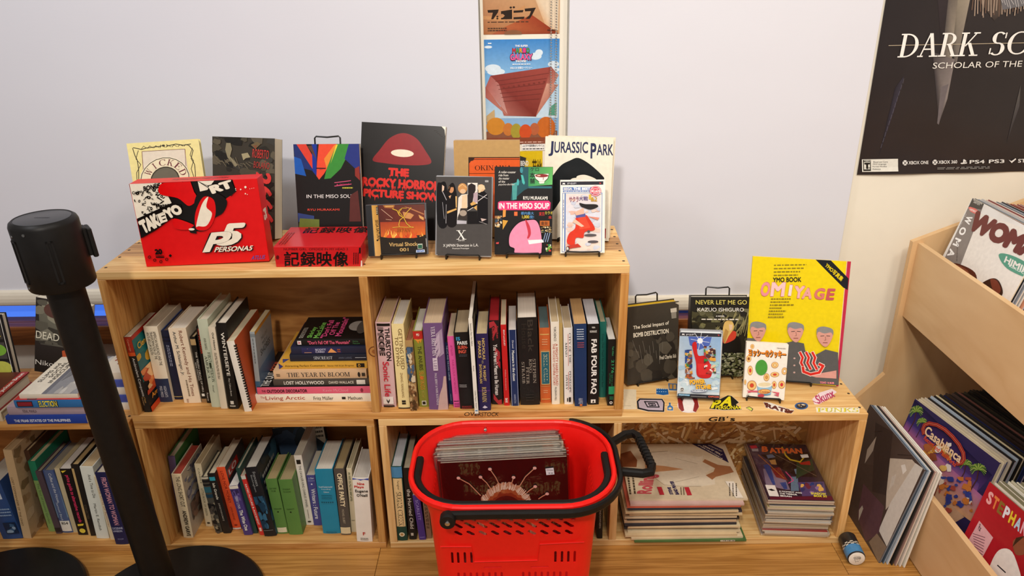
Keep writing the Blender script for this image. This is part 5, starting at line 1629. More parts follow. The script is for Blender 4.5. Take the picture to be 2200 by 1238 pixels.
def art_miso1(a):        # zoom A
    a.R('#1c1716', 1300, 100, 2000, 900)
    a.P('#20306c', 1400, 180, 1480, 180, 1560, 400, 1420, 360).P('#1c58b0', 1400, 280, 1460, 300, 1500, 440, 1410, 420)
    a.P('#d84030', 1425, 180, 1500, 180, 1580, 330, 1555, 390).P('#1c3494', 1545, 180, 1585, 180, 1580, 440, 1550, 400)
    a.P('#e84c30', 1600, 180, 1740, 180, 1690, 330, 1640, 420, 1600, 470, 1580, 440, 1585, 330).P('#e88c34', 1640, 300, 1720, 190, 1740, 185, 1660, 380)
    a.P('#3c8c38', 1740, 180, 1840, 180, 1830, 260, 1770, 380, 1690, 460, 1640, 465, 1660, 380).P('#e0d040', 1735, 185, 1750, 185, 1690, 340)
    a.P('#28347c', 1835, 180, 1915, 180, 1920, 420, 1800, 300).P('#5c3c30', 1510, 195, 1545, 190, 1580, 300)
    a.P('#c83c2c', 1585, 372, 1660, 372, 1610, 392).L('#1c1412', 8, 1580, 376, 1650, 378)
    a.L('#e85c84', 5, 1720, 496, 1845, 480).L('#e85c84', 5, 1720, 524, 1850, 508).T('#c83868', 'a novel', 1735, 502, 1830, 516, .02)
    a.S('#d8d048', 1, 1780, 530, 1860, 548)
    a.T('#f0ece8', 'IN THE MISO SOUP', 1502, 593, 1872, 622, .012)
    a.T('#d84838', 'RYU MURAKAMI', 1510, 710, 1755, 728, .02)
    a.P('#5c2c28', 1840, 600, 1900, 560, 1920, 820, 1830, 820).P('#34447c', 1435, 745, 1560, 770, 1560, 820, 1440, 820).P('#6c7834', 1450, 790, 1600, 800, 1600, 900, 1440, 900)
    a.P('#8c3028', 1880, 380, 1915, 360, 1918, 480, 1880, 440)


def art_red_box(a):      # zoom K = [270,370] x5.627 ; plain red carton with black and cream shapes
    W_ = '#f0e6d2'; B_ = '#120c0a'; R_ = '#dc0408'
    a.P(B_, 40, 160, 1300, 100, 1350, 240, 1000, 480, 880, 720, 560, 560, 205, 800)
    a.P(W_, 45, 160, 430, 145, 560, 380, 140, 570)
    rnd = random.Random(3)
    for i in range(60):
        x, y = rnd.uniform(70, 480), rnd.uniform(170, 520)
        if x > 45 + (y - 160) * .24 + 20 and y < 560 - (x - 140) * .42:
            if i % 3: a.L(B_, rnd.uniform(5, 12), x, y, x + rnd.uniform(-40, 40), y + rnd.uniform(-30, 30), x + rnd.uniform(-20, 60), y + rnd.uniform(-30, 30))
            else: a.E(B_, x, y, rnd.uniform(8, 26), rnd.uniform(8, 24), 8).E(W_, x, y, 6, 6, 6)
    a.Q(B_, 'BONUS', (215, 185), (420, 140), (225, 240), .04).Q(B_, 'Casino', (80, 245), (200, 220), (85, 280), .03).Q(B_, 'Mater', (365, 390), (530, 370), (385, 445), .04)
    # plain swooping panels in place of the figure
    a.C(R_, 440, 150, 690, 128, 870, 300, 780, 410, 640, 320, 420, 270).P(R_, 700, 130, 790, 122, 850, 280, 820, 340)
    a.C(R_, 600, 560, 850, 640, 820, 690, 620, 680).C(B_, 860, 300, 1000, 220, 1230, 330, 1200, 480, 1080, 560, 1000, 690, 870, 700, 830, 560)
    a.C(R_, 880, 420, 960, 300, 1080, 340, 1100, 520, 1020, 680, 880, 690, 850, 560)
    a.C(W_, 870, 640, 930, 400, 1010, 300, 990, 420, 1060, 500, 1000, 640, 900, 650)
    a.P(B_, 780, 690, 850, 640, 880, 740, 800, 730).E(W_, 815, 688, 36, 14)
    a.P(W_, 880, 120, 1080, 110, 1000, 220, 910, 240)
    for i in range(9):
        a.L(B_, 6, 890 + i * 18, 125 + i * 7, 930 + i * 14, 150 + i * 9)
    a.P(B_, 150, 570, 560, 390, 680, 400, 690, 470, 380, 700, 205, 800)
    a.Q(W_, 'TAK', (160, 600), (370, 490), (240, 750), .09).Q(W_, 'E', (395, 520), (480, 490), (440, 620), .06).L(W_, 10, 385, 520, 480, 480, 510, 580, 420, 630, 385, 520).Q(W_, 'YO', (450, 460), (640, 380), (530, 570), .09)
    a.P(B_, 1000, 170, 1280, 90, 1350, 230, 1290, 290, 1130, 190, 1060, 250)
    a.Q(W_, 'RT', (1010, 180), (1280, 95), (1060, 270), .08)
    for x, y, r_ in ((1466, 186, 14), (1408, 213, 9), (1466, 262, 8), (1345, 205, 6), (1520, 205, 4), (1545, 200, 4), (1570, 196, 4), (1490, 270, 5), (1350, 222, 5)):
        a.E(W_, x, y, r_, r_, 10)
    for dx, c in ((14, B_), (0, W_), (-9, B_), (1, B_)):
        if dx in (-9, 1):
            a.Q(c, 'P', (1060 + dx * 2, 722), (1345 + dx, 697), (955 + dx, 968), .05)
            continue
        a.Q(c, '5', (1225 + dx, 615 + dx * .6), (1500 + dx, 600 + dx * .6), (1110 + dx, 890 + dx * .6), .05)
        if dx: a.Q(c, 'P', (1060 + dx, 725 + dx * .6), (1330 + dx, 700 + dx * .6), (955 + dx, 968 + dx * .6), .05)
    a.Q(W_, 'P', (1060, 725), (1330, 700), (955, 968), .04)
    for dx, c in ((14, B_), (0, W_)):
        a.Q(c, 'PERSONA5', (1120 + dx, 900 + dx * .5), (1575 + dx, 876 + dx * .5), (1098 + dx, 962 + dx * .5), .025)
    a.Q('#5c4c9c', 'ATLUS', (1562, 1004), (1726, 992), (1550, 1054), .02)
    a.Q(B_, '20', (372, 930), (462, 925), (382, 998), .07).R(B_, 385, 1008, 490, 1014).R(B_, 392, 1022, 494, 1036)
    for x, y in ((315, 1028), (380, 1066), (455, 1084), (525, 1054)):
        a.E('#5c0a0a', x, y, 20, 20, 12).E('#b01010', x, y, 11, 11, 10)
    a.Q(B_, '♦', (545, 992), (585, 988), (550, 1030), 0)


def art_lips(a):         # zoom B ; plain red lens-shaped patch in place of the artwork
    a.R('#16110f', 0, 0, 900, 1000)
    a.C('#8c1c20', 165, 345, 215, 260, 290, 160, 395, 115, 500, 150, 580, 250, 625, 335, 540, 362, 390, 368, 260, 362)
    a.E('#ecdcc4', 395, 275, 90, 30)
    R_ = '#d8281e'
    a.T(R_, 'THE', 292, 396, 455, 462, .08)
    a.T(R_, 'ROCKY HORROR', 97, 482, 700, 556, .07)
    a.T(R_, 'PICTURE SHOW', 112, 575, 690, 640, .07)
    rnd = random.Random(9)
    for i in range(34):
        x = rnd.uniform(105, 690); y = rnd.choice((545, 632)); l = rnd.uniform(14, 40)
        a.P(R_, x - 5, y, x + 5, y, x + 1, y + l)
    for x in (310, 370, 430): a.P(R_, x - 5, 455, x + 5, 455, x, 482)
    a.P('#e8e0d0', 700, 45, 735, 45, 735, 120, 725, 70)
    for i in range(7): a.L('#3c3430', 3, 640 + i * 14, 80 + i * 9, 660 + i * 12, 76 + i * 11)


def art_okinawa(a):      # zoom B
    a.R('#c29a62', 700, 100, 1400, 1000)
    a.R('#3c2418', 897, 298, 1310, 800).R('#e8622c', 903, 306, 1310, 800)
    a.P('#3c2418', 903, 306, 945, 306, 935, 325, 915, 330, 908, 345, 903, 345).L('#3c2418', 5, 935, 316, 1310, 316)
    a.T('#2c1812', 'OKINAWA', 947, 365, 1235, 404, serif=True)
    a.R('#3c2418', 903, 428, 1310, 432)


def art_dino(a):         # zoom [1160,280] x5.158 ; plain dark jagged silhouette stands in for the artwork
    a.R('#efe6d2', 0, 0, 900, 1400)
    N_ = '#2a3054'
    a.T(N_, 'J', 108, 120, 160, 285, .03).T(N_, 'URASSIC', 170, 125, 548, 248, .02).T(N_, 'P', 576, 138, 640, 305, .035).T(N_, 'ARK', 645, 148, 828, 268, .02)
    a.C('#15181a', 150, 560, 190, 470, 260, 380, 350, 330, 440, 300, 560, 360, 690, 470, 725, 530, 600, 540, 420, 520, 350, 560, 300, 700, 230, 840, 180, 900, 160, 760)
    a.C('#efe6d2', 430, 505, 520, 485, 640, 530, 600, 560, 460, 560)
    a.P('#a02c2c', 722, 905, 735, 905, 735, 1020, 722, 1020).P('#a02c2c', 725, 1075, 745, 1075, 740, 1185, 725, 1185)


def art_saturn(a):       # zoom [780,420] x8.253
    a.P(['#d0a050', '#b8843c', '#c49450', '#d8ac68'], 150, 185, 255, 182, 312, 1085, 205, 1090)
    a.Q('#2c2014', 'SEGA SATURN', (262, 440), (300, 800), (210, 442), .02)
    a.E('#2c2014', 248, 805, 16, 18, 10)
    a.P('#241c14', 228, 210, 256, 208, 262, 350, 236, 352)
    for i in range(4): a.R('#d8d0c0', 238, 225 + i * 30, 252, 240 + i * 30)
    a.P(['#5a2c28', '#6c4038', '#7c3828', '#4c2824'], 268, 182, 1085, 150, 1110, 560, 295, 580)
    a.P('#a86838', 350, 180, 560, 172, 540, 235, 380, 225).P('#c89858', 380, 188, 540, 180, 530, 205, 400, 215)
    a.P('#b87850', 720, 190, 820, 215, 1080, 320, 1075, 340, 840, 245).P('#c88c58', 700, 290, 830, 310, 900, 345, 840, 420, 720, 400)
    a.P('#d8a060', 980, 340, 1075, 390, 1070, 440, 1000, 400).L('#e8c0a0', 6, 320, 250, 520, 410).L('#e8b898', 5, 400, 430, 500, 440)
    a.P(['#a04028', '#b04c30', '#d86c2c', '#c8602c'], 300, 480, 1100, 460, 1105, 700, 310, 750)
    rnd = random.Random(5)
    for i in range(30):
        x = rnd.uniform(310, 1080); h_ = rnd.uniform(50, 170); y = 760
        a.P(rnd.choice(['#e88434', '#f0a848', '#d8582c', '#f8c868', '#c84c28']), x - 40, y, x - 10, y - h_ * .6, x + rnd.uniform(-30, 30), y - h_, x + 12, y - h_ * .5, x + 42, y)
    a.P('#2a241e', 300, 740, 440, 760, 520, 780, 640, 770, 700, 785, 830, 770, 950, 750, 1105, 710, 1125, 1070, 315, 1082)
    Y_ = '#d8ac40'
    a.L('#6c4c18', 22, 520, 240, 600, 270, 640, 350, 720, 400, 770, 500, 840, 560).L(Y_, 13, 520, 240, 600, 270, 640, 350, 720, 400, 770, 500, 840, 560, 890, 570)
    a.L(Y_, 13, 850, 215, 770, 300, 720, 380, 650, 440, 630, 520, 640, 560).L(Y_, 9, 640, 340, 630, 270, 690, 225, 770, 225).L(Y_, 9, 700, 370, 640, 290, 680, 245)
    a.L(Y_, 10, 520, 575, 640, 560, 760, 568, 890, 560).T('#8c5420', 'JAPAN', 590, 588, 835, 650, .0, True)
    a.Q('#c8a468', 'Virtual Shock', (455, 845), (960, 828), (460, 915), .02).Q('#c8a468', '001', (645, 942), (800, 936), (648, 1002), .02)
    a.P('#c8d0c0', 965, 865, 1052, 860, 1056, 950, 968, 955).P('#2c5c48', 972, 882, 1046, 878, 1050, 945, 974, 948)
    a.P('#c8d4e8', 940, 975, 1090, 965, 1098, 1015, 938, 1022).Q('#3c64b0', 'SEGA', (950, 978), (1085, 970), (950, 1016), .05)
    a.L('#c8c4c0', 8, 1092, 260, 1100, 405).L('#c8c4c0', 8, 1115, 765, 1128, 915)


def art_showcase(a):     # zoom [930,370] x6.19
    a.R('#4c4846', 50, 62, 790, 1130)
    S_ = '#d8b090'
    a.C('#161314', 60, 200, 110, 140, 190, 180, 195, 690, 60, 690).P('#e0c0a8', 130, 170, 158, 190, 152, 240, 125, 262).L('#b8b4b8', 8, 135, 260, 185, 370).L('#a8a4a8', 5, 130, 400, 150, 620).L('#c8c4c8', 5, 180, 430, 172, 680)
    a.C('#191414', 195, 280, 240, 160, 290, 160, 325, 330, 320, 690, 185, 690).E('#c88c60', 250, 225, 34, 52).P('#1a1412', 215, 235, 235, 165, 285, 170, 280, 200, 245, 200, 228, 260).P('#d8a880', 215, 320, 250, 305, 232, 352)
    a.P('#d8a860', 190, 522, 318, 478, 320, 500, 190, 552).P('#dcb070', 305, 320, 325, 320, 322, 470, 308, 470)
    a.P('#e6dcd0', 345, 340, 385, 300, 465, 290, 465, 480, 380, 480, 330, 600, 318, 690).P('#e8c8a4', 395, 310, 460, 295, 460, 480, 385, 480).E('#c89058', 402, 215, 62, 68).E('#e0b890', 405, 255, 38, 32).L('#e8c088', 8, 350, 200, 400, 160, 455, 205).P('#3c3430', 370, 482, 455, 482, 455, 640, 340, 620).E('#a89888', 405, 545, 48, 40).P('#b8b4bc', 320, 640, 450, 650, 448, 690, 318, 690)
    a.R('#e4dcd0', 470, 142, 602, 420).P('#2c2424', 470, 180, 520, 145, 575, 175, 575, 240, 550, 300, 530, 420, 470, 480).P('#b8a0a8', 548, 280, 600, 260, 600, 400, 540, 420).P('#d8a860', 500, 420, 545, 388, 590, 420, 590, 510, 520, 450).P('#141011', 460, 470, 590, 420, 590, 440, 470, 520).L('#e8e0d8', 8, 465, 515, 540, 470).R('#1a1616', 460, 520, 592, 690)
    a.P('#181416', 606, 160, 735, 300, 735, 690, 592, 690, 600, 400).E('#d8b088', 650, 210, 48, 50).P('#e0c8a0', 612, 165, 690, 175, 705, 230, 660, 225, 640, 270, 612, 275).L('#d8d0cc', 9, 606, 385, 722, 300).L('#b8b4b8', 5, 610, 300, 730, 350).P('#c8b0a8', 640, 615, 720, 630, 655, 660).L('#c8c0bc', 4, 620, 660, 720, 695)
    a.R('#d8d6d4', 470, 142, 474, 300)
    W_ = '#f2eee8'
    a.T(W_, 'X', 312, 775, 445, 900, serif=True).T(W_, 'JAPAN', 332, 902, 420, 922, serif=True)
    a.T(W_, 'X JAPAN Showcase in L.A.', 130, 958, 605, 1008, .01).T(W_, 'Premium Prototype', 255, 1010, 480, 1034, .005)
    a.R('#d0cecc', 702, 108, 745, 132).T('#4c4846', 'DVD', 706, 112, 741, 128, .03)


def art_miso2(a):        # zoom [1055,350] x5.627
    a.R('#1d1a1a', 30, 40, 760, 1130)
    a.P('#24545c', 380, 45, 460, 45, 460, 300, 400, 330, 260, 450, 240, 450, 260, 260, 370, 200).P('#4c9c98', 255, 250, 320, 230, 310, 440, 260, 450)
    a.P('#4cb8b0', 362, 140, 390, 150, 412, 240, 400, 262, 380, 240).E('#4cb0b0', 327, 232, 14, 40).E('#3c8c98', 370, 85, 18, 38)
    a.P(['#2c7c4c', '#5cac54', '#6cc06c', '#3c9458'], 455, 48, 748, 48, 742, 260, 452, 282).R('#2c6c74', 455, 280, 735, 305)
    K_ = '#1c3424'
    a.T(K_, '本', 470, 112, 530, 180, .03).T(K_, '舗', 472, 186, 530, 248, .03).T(K_, 'ケロ', 478, 52, 580, 98, .02)
    a.P('#101010', 520, 135, 705, 125, 690, 190, 650, 225, 580, 228, 535, 190).P('#f2ece0', 525, 138, 700, 128, 684, 185, 646, 220, 584, 222, 540, 186).E('#8c2c2c', 614, 152, 80, 20).E('#e0b0a0', 580, 150, 22, 8).P('#f2ece0', 580, 225, 648, 222, 640, 245, 588, 248).L('#8c2c2c', 7, 634, 175, 632, 200)
    for i, tx in enumerate(('A roller-coaster', 'ride from', 'the master', 'of the', 'psycho-thriller')):
        a.T('#ece6dc', tx, 92, 95 + i * 38, 92 + len(tx) * 13, 124 + i * 38, .012, sh=4)
    a.T('#f2eee6', 'RYU MURAKAMI', 390, 402, 685, 444, .02)
    a.P('#e03c78', 85, 475, 110, 462, 700, 455, 722, 480, 715, 560, 690, 570, 100, 572, 80, 550)
    a.T('#f6ecec', 'IN THE MISO SOUP', 95, 482, 705, 554, .035)
    a.T('#5c94c8', '都内最大', 362, 590, 518, 628, .015).T('#d8c048', '1,000', 375, 634, 462, 678, .03).T('#5c94c8', '席!', 466, 634, 518, 676, .015)
    a.T('#c83c38', '東京', 580, 592, 648, 640, .015).T('#d8c84c', 'カラオ', 652, 585, 745, 622, .015).T('#c83c38', '本', 692, 640, 735, 680, .015)
    a.P('#e89848', 145, 560, 180, 565, 175, 650, 140, 660).P('#d8a040', 140, 690, 205, 700, 140, 810).R('#b8642c', 590, 700, 708, 765).T('#2c1c14', '金台', 604, 710, 684, 752, .02).R('#e8703c', 280, 590, 320, 640)
    a.blotch(['#4c4438', '#d8b070', '#2c3c50', '#a87850', '#e0d0b0', '#385068'], 30, 45, 640, 130, 780, 20, 16, 3).blotch(['#6c5c40', '#d8c8a0', '#384838', '#b89860'], 24, 600, 770, 735, 850, 18, 14, 6)
    for i in range(3): a.L('#8ca4c8', 9, 630 + i * 26, 960, 660 + i * 26, 850)
    a.blotch(['#2c8c4c', '#c84838', '#d8d8c8', '#78a848'], 14, 660, 990, 732, 1080, 16, 14, 8).P('#c84848', 60, 965, 95, 962, 90, 985, 58, 985)
    # plain pink rounded blob in place of the cartoon creature
    a.C('#100c0c', 212, 1000, 225, 850, 330, 720, 460, 684, 560, 700, 612, 850, 618, 1060, 575, 1112, 300, 1112, 275, 1040)
    a.C('#e890b0', 222, 1000, 232, 855, 335, 728, 460, 692, 552, 706, 604, 852, 610, 1056, 570, 1106, 305, 1106, 282, 1040)
    a.C('#c83848', 415, 700, 430, 696, 470, 770, 482, 860, 455, 916, 436, 910, 448, 850)
    a.P('#f4f0f0', 445, 938, 620, 930, 640, 965, 460, 990)


def art_best(a):         # zoom [1160,280] x5.158
    a.R('#f2ece4', 218, 545, 730, 1430)
    a.R('#34343c', 225, 565, 700, 606).T('#b8b8c0', 'PSP', 300, 578, 400, 598, .02).P('#e0e0e0', 245, 580, 272, 580, 272, 602, 258, 594, 245, 602).P('#d84848', 652, 580, 680, 585, 664, 598)
    B_ = '#5c7cb8'
    a.R(B_, 250, 632, 575, 668).T('#f2ece4', 'SEGA', 258, 638, 352, 664, .04).T('#ffffff', 'THE BEST', 366, 636, 556, 666, .06).R(B_, 250, 672, 560, 690).S('#e0e4f0', 1, 262, 674, 545, 688)
    a.R(B_, 244, 700, 690, 1412).R('#f2ece4', 250, 706, 684, 1406).R(B_, 268, 700, 282, 1400).R('#f2ece4', 270, 1398, 684, 1406).S('#4c5c80', 1, 252, 780, 264, 1130, rot=1)
    a.G('#e8d8d4', '#d8dce8', 284, 712, 672, 1000).G('#d8dce8', '#f0d8c8', 284, 1000, 672, 1396)
    a.blotch(['#e0b8a8', '#e8c8b8', '#d0d4e0', '#e8ccc0', '#c8ccdc'], 40, 286, 714, 670, 1394, 40, 26, 4)
    a.T('#8c4c6c', 'サクラ', 320, 742, 425, 808, .02).T('#6c5c8c', '大戦', 428, 742, 530, 792, .02).T('#d8b848', '1', 540, 720, 566, 778, .03).T('#c89c38', '&2', 562, 752, 632, 804, .03)
    a.E('#d85060', 612, 680, 64, 62).E('#f0f0f4', 612, 680, 58, 56).E('#d84858', 612, 680, 53, 51).T('#f4f0f0', '¥2,625', 565, 664, 664, 702, .03).S('#f4e8e8', 1, 575, 645, 650, 658).R('#5c7cb8', 560, 712, 684, 716).S('#f0f0f4', 1, 585, 706, 680, 718)
    # plain flowing coloured drapery in place of the figure
    a.C('#d83c28', 400, 985, 500, 965, 540, 1000, 610, 1140, 500, 1170, 480, 1240, 400, 1240, 380, 1330, 300, 1300, 320, 1190, 390, 1120)
    a.P('#e05038', 420, 990, 500, 980, 560, 1120, 440, 1140).P('#5c5c98', 395, 965, 500, 945, 505, 985, 400, 1000).P('#e8b8a0', 380, 930, 480, 880, 490, 950, 400, 970)
    a.C('#2c2828', 435, 820, 500, 835, 620, 840, 640, 870, 560, 900, 490, 880, 450, 860).P('#e8c0a8', 380, 1010, 420, 1040, 490, 1100, 460, 1110, 360, 1050).P('#e0907c', 520, 980, 660, 1000, 640, 1030)
    for x, y, w_ in ((560, 1210, 70), (590, 1290, 60), (540, 1165, 16)): a.E('#5a5458', x, y, w_, 16)
    a.P('#c03c30', 300, 1340, 420, 1310, 460, 1350, 320, 1370)
    a.R('#34302c', 290, 1345, 325, 1392).T('#f0ece4', 'B', 296, 1352, 318, 1384, .04)
    a.T(B_, 'SEGA', 560, 1410, 660, 1424, .03)


def art_bomb(a):         # zoom G
    a.P(['#3c372f', '#453f36', '#2f2b26', '#37322c'], 90, 350, 480, 350, 480, 950, 90, 950)
    a.blotch(['#4c463c', '#332e28', '#5a5448', '#2c2824'], 26, 120, 560, 450, 900, 40, 50, 3)
    for i in range(10): a.L('#6c665c', 3, 150 + i * 22, 620 + (i * 61) % 90, 175 + i * 19, 700 + (i * 37) % 110)
    W_ = '#ece4d0'
    a.Q(W_, 'The Social Impact of', (156, 525), (390, 490), (156, 555), .015).Q(W_, 'BOMB DESTRUCTION', (156, 572), (388, 540), (156, 602), .025).Q(W_, 'Fred Charles Iklé', (328, 722), (440, 706), (328, 748), .015)
    a.P('#8c867a', 402, 412, 438, 405, 440, 470, 408, 475).P('#c8c0b0', 400, 410, 440, 403, 442, 430, 402, 435).P('#c8c0ac', 430, 372, 458, 364, 458, 385)


def art_never(a):        # zoom G
    a.R('#25211a', 500, 320, 950, 900)
    a.blotch(['#4c4830', '#5a563a', '#3c3a28', '#6c684c', '#302c20', '#7c7850'], 80, 545, 410, 925, 640, 34, 22, 3)
    for i in range(26): a.L('#8c8458', 4, 690 + i * 9, 600 - (i * 37) % 60, 760 + i * 6 + (i * 23) % 60, 420 + (i * 41) % 90)
    a.blotch(['#1c1a16', '#2a2820', '#34301f'], 26, 545, 500, 760, 720, 40, 30, 5)
    a.C('#14110f', 748, 640, 850, 590, 872, 700, 800, 715, 745, 705).C('#c8402c', 752, 600, 800, 560, 838, 562, 830, 610, 760, 640)
    a.C('#d8b468', 762, 500, 790, 486, 818, 500, 822, 540, 790, 590, 762, 640, 750, 560).P('#e0c0a0', 790, 512, 815, 515, 812, 545, 796, 555).P('#b88c48', 768, 540, 790, 560, 765, 640, 750, 600)
    a.blotch(['#6c7050', '#88886c', '#545838', '#9c9c80', '#444828'], 150, 740, 700, 910, 858, 12, 9, 8)
    a.T('#e8d86c', 'NEVER LET ME GO', 566, 350, 905, 378, .0).T('#f0ece4', 'KAZUO ISHIGURO', 578, 400, 886, 424, .0).T('#e8e4dc', 'A NOVEL', 700, 450, 758, 460, .02).S('#d8d0c0', 1, 605, 468, 850, 484)


def art_omiyage(a):      # zoom G
    a.R('#ecd20c', 800, 0, 1700, 1000)
    a.P('#c02c48', 1572, 90, 1610, 90, 1540, 950, 1505, 950).L('#e8d8b0', 4, 1575, 90, 1508, 930)
    a.P('#1c1c20', 1370, 85, 1470, 92, 1585, 215, 1580, 290, 1550, 272, 1440, 160)
    a.Q('#ecd20c', 'YMO写真集', (1448, 108), (1556, 210), (1428, 132), .025)
    for i in range(4): a.S('#8c7c1c', 1, 1095, 112 + i * 22, 1310 - i * 18, 128 + i * 22, h=.5)
    a.T('#2a2818', 'YMO BOOK', 1090, 200, 1278, 232, .03)
    cs = ('#e89098', '#f4c8c8', '#f6dcd8', '#f0b8b8', '#e8a49c', '#d87870', '#c85a58')
    for c, k, xa, xb, ya, yb in zip('OMIYAGE', cs, (1006, 1074, 1192, 1226, 1282, 1360, 1440), (1070, 1168, 1214, 1296, 1348, 1428, 1492), (230, 232, 250, 258, 272, 276, 280), (322, 324, 322, 338, 342, 346, 350)):
        a.Q('#c0606c', c, (xa + 11, ya - 3), (xb + 11, ya - 1), (xa - 3, yb + 3), .05).Q(k, c, (xa + 10, ya), (xb + 8, ya + 2), (xa, yb), .04)
    for i in range(7): a.S('#8c7c1c', 1, 1080 - i * 3, 335 + i * 20, 1080 + (130, 120, 150, 70, 100, 80, 90)[i], 350 + i * 20, h=.5)
    a.C('#6c6a68', 900, 640, 960, 605, 1030, 640, 1090, 700, 1090, 900, 900, 900).P('#5c5a58', 1165, 640, 1230, 625, 1300, 640, 1310, 690, 1370, 720, 1440, 680, 1520, 700, 1530, 920, 1180, 900)
    for cx, cy in ((998, 560), (1245, 565), (1435, 595)):
        a.C('#d89c8c', cx - 48, cy - 30, cx + 45, cy - 30, cx + 40, cy + 25, cx + 5, cy + 68, cx - 38, cy + 30)
        a.C('#8c8a88', cx - 52, cy - 10, cx - 50, cy - 55, cx - 10, cy - 68, cx + 48, cy - 50, cx + 52, cy - 10, cx + 38, cy - 28, cx - 5, cy - 22, cx - 42, cy - 34)
        a.L('#3c3030', 4, cx - 28, cy - 4, cx - 6, cy - 6).L('#3c3030', 4, cx + 10, cy - 6, cx + 32, cy - 4).L('#a06c60', 4, cx + 2, cy, cx + 6, cy + 22, cx - 4, cy + 24).L('#8c4c48', 5, cx - 12, cy + 40, cx + 16, cy + 40)
    a.P('#d89c90', 1330, 855, 1510, 820, 1510, 875, 1380, 868)
    for i in range(5): a.E('#c8a8a0', 1240 + (i % 2) * 50, 740 + i * 24, 7, 6)
    for dx in (-40, 0, 40):
        a.L('#f0d8d0', 24, 1345 + dx - 30, 700, 1345 + dx - 12, 735, 1345 + dx - 22, 770, 1345 + dx, 812).L('#d82c20', 15, 1345 + dx - 30, 700, 1345 + dx - 12, 735, 1345 + dx - 22, 770, 1345 + dx, 812)
    a.L('#f0d8d0', 26, 1295, 800, 1300, 830, 1345, 848, 1400, 835, 1425, 790, 1400, 778).L('#d82c20', 17, 1295, 800, 1300, 830, 1345, 848, 1400, 835, 1425, 790, 1400, 778)
    a.T('#e88890', 'TOHO', 1405, 895, 1446, 910, .05).T('#e88890', '写真集', 1452, 897, 1496, 912, .03)


def art_stone(a):        # zoom [1440,690] x6.515 ; plain coloured shards in place of the figures
    a.P('#e0e8ec', 130, 130, 720, 165, 655, 1090, 85, 1040)
    a.P('#34333a', 135, 135, 712, 168, 706, 216, 132, 188).T('#c8c8cc', 'PSP', 222, 162, 340, 182, .02).P('#e8e8e8', 165, 155, 198, 158, 196, 184, 180, 170, 163, 180).P('#d84848', 655, 180, 685, 185, 670, 200)
    a.P(['#a8c0d8', '#8cb0d8', '#b8d0e0', '#dce8ec'], 132, 190, 706, 218, 660, 1000, 100, 980)
    a.P('#5068b8', 250, 196, 575, 212, 540, 330, 400, 390, 270, 320).E('#eef4fa', 412, 262, 40, 40, 12)
    for i in range(8):
        an = i * math.pi / 4 + .2
        a.L('#f4f8fc', 5, 412, 262, 412 + 130 * math.cos(an), 262 + 130 * math.sin(an))
    a.blotch(['#e8f0f2', '#c8dce4', '#a8c8dc'], 18, 110, 560, 250, 960, 50, 30, 2).blotch(['#e8f0f2', '#c8dce4', '#a8d0d0'], 16, 540, 560, 670, 960, 50, 30, 5)
    a.C('#c82424', 300, 320, 360, 280, 380, 460, 480, 480, 560, 640, 540, 780, 370, 760, 350, 560).P('#d83030', 370, 580, 560, 590, 520, 740, 390, 740)
    a.blotch(['#2c3c78', '#6c3c34', '#e0b890', '#3c7c44', '#d8a040', '#8c5c48', '#b8b0b8', '#304c94'], 46, 200, 380, 300, 780, 34, 26, 7).blotch(['#5c3434', '#e8c8a0', '#3c8848', '#e0a040', '#b84038', '#e8dcd8', '#48302c'], 46, 460, 330, 620, 720, 32, 26, 9)
    a.blotch(['#b85c34', '#7c4838'], 8, 220, 700, 330, 790, 26, 22, 3)
    for dx, c in ((5, '#5c3420'), (0, '#f0b83c')):
        a.Q(c, 'POWER', (250 + dx, 800 + dx), (460 + dx, 790 + dx), (262 + dx, 872 + dx), .07).Q(c, 'STONE', (335 + dx, 872 + dx), (545 + dx, 872 + dx), (340 + dx, 940 + dx), .07)
    a.E('#8c98b0', 385, 962, 115, 26).E('#dce4ec', 385, 960, 100, 18).T('#505c74', 'PORTABLE', 300, 950, 470, 968, .03)
    a.R('#f0ece4', 132, 912, 175, 962).R('#26221e', 136, 916, 171, 958).T('#f0ece4', 'A', 142, 922, 165, 952, .05)
    a.P('#2e2d33', 95, 992, 662, 1030, 655, 1090, 88, 1046).P('#58a0c8', 105, 1000, 258, 1012, 255, 1034, 103, 1022).Q('#e8f0f4', 'PlayStation', (112, 1006), (250, 1016), (111, 1020), .02).Q('#e86c50', 'CAPCOM', (508, 1034), (652, 1044), (506, 1056), .05).L('#c8c4c0', 4, 270, 1036, 480, 1050)


def cookie(a, x, y, rx, ry, inner, hole=True):
    a.E('#a85c24', x, y, rx * 1.1, ry * 1.1, 16).E('#f0c47c', x, y, rx, ry, 16)
    if hole: a.E('#a85c24', x, y, rx * .5, ry * .5, 12).E(inner, x, y, rx * .4, ry * .4, 12)


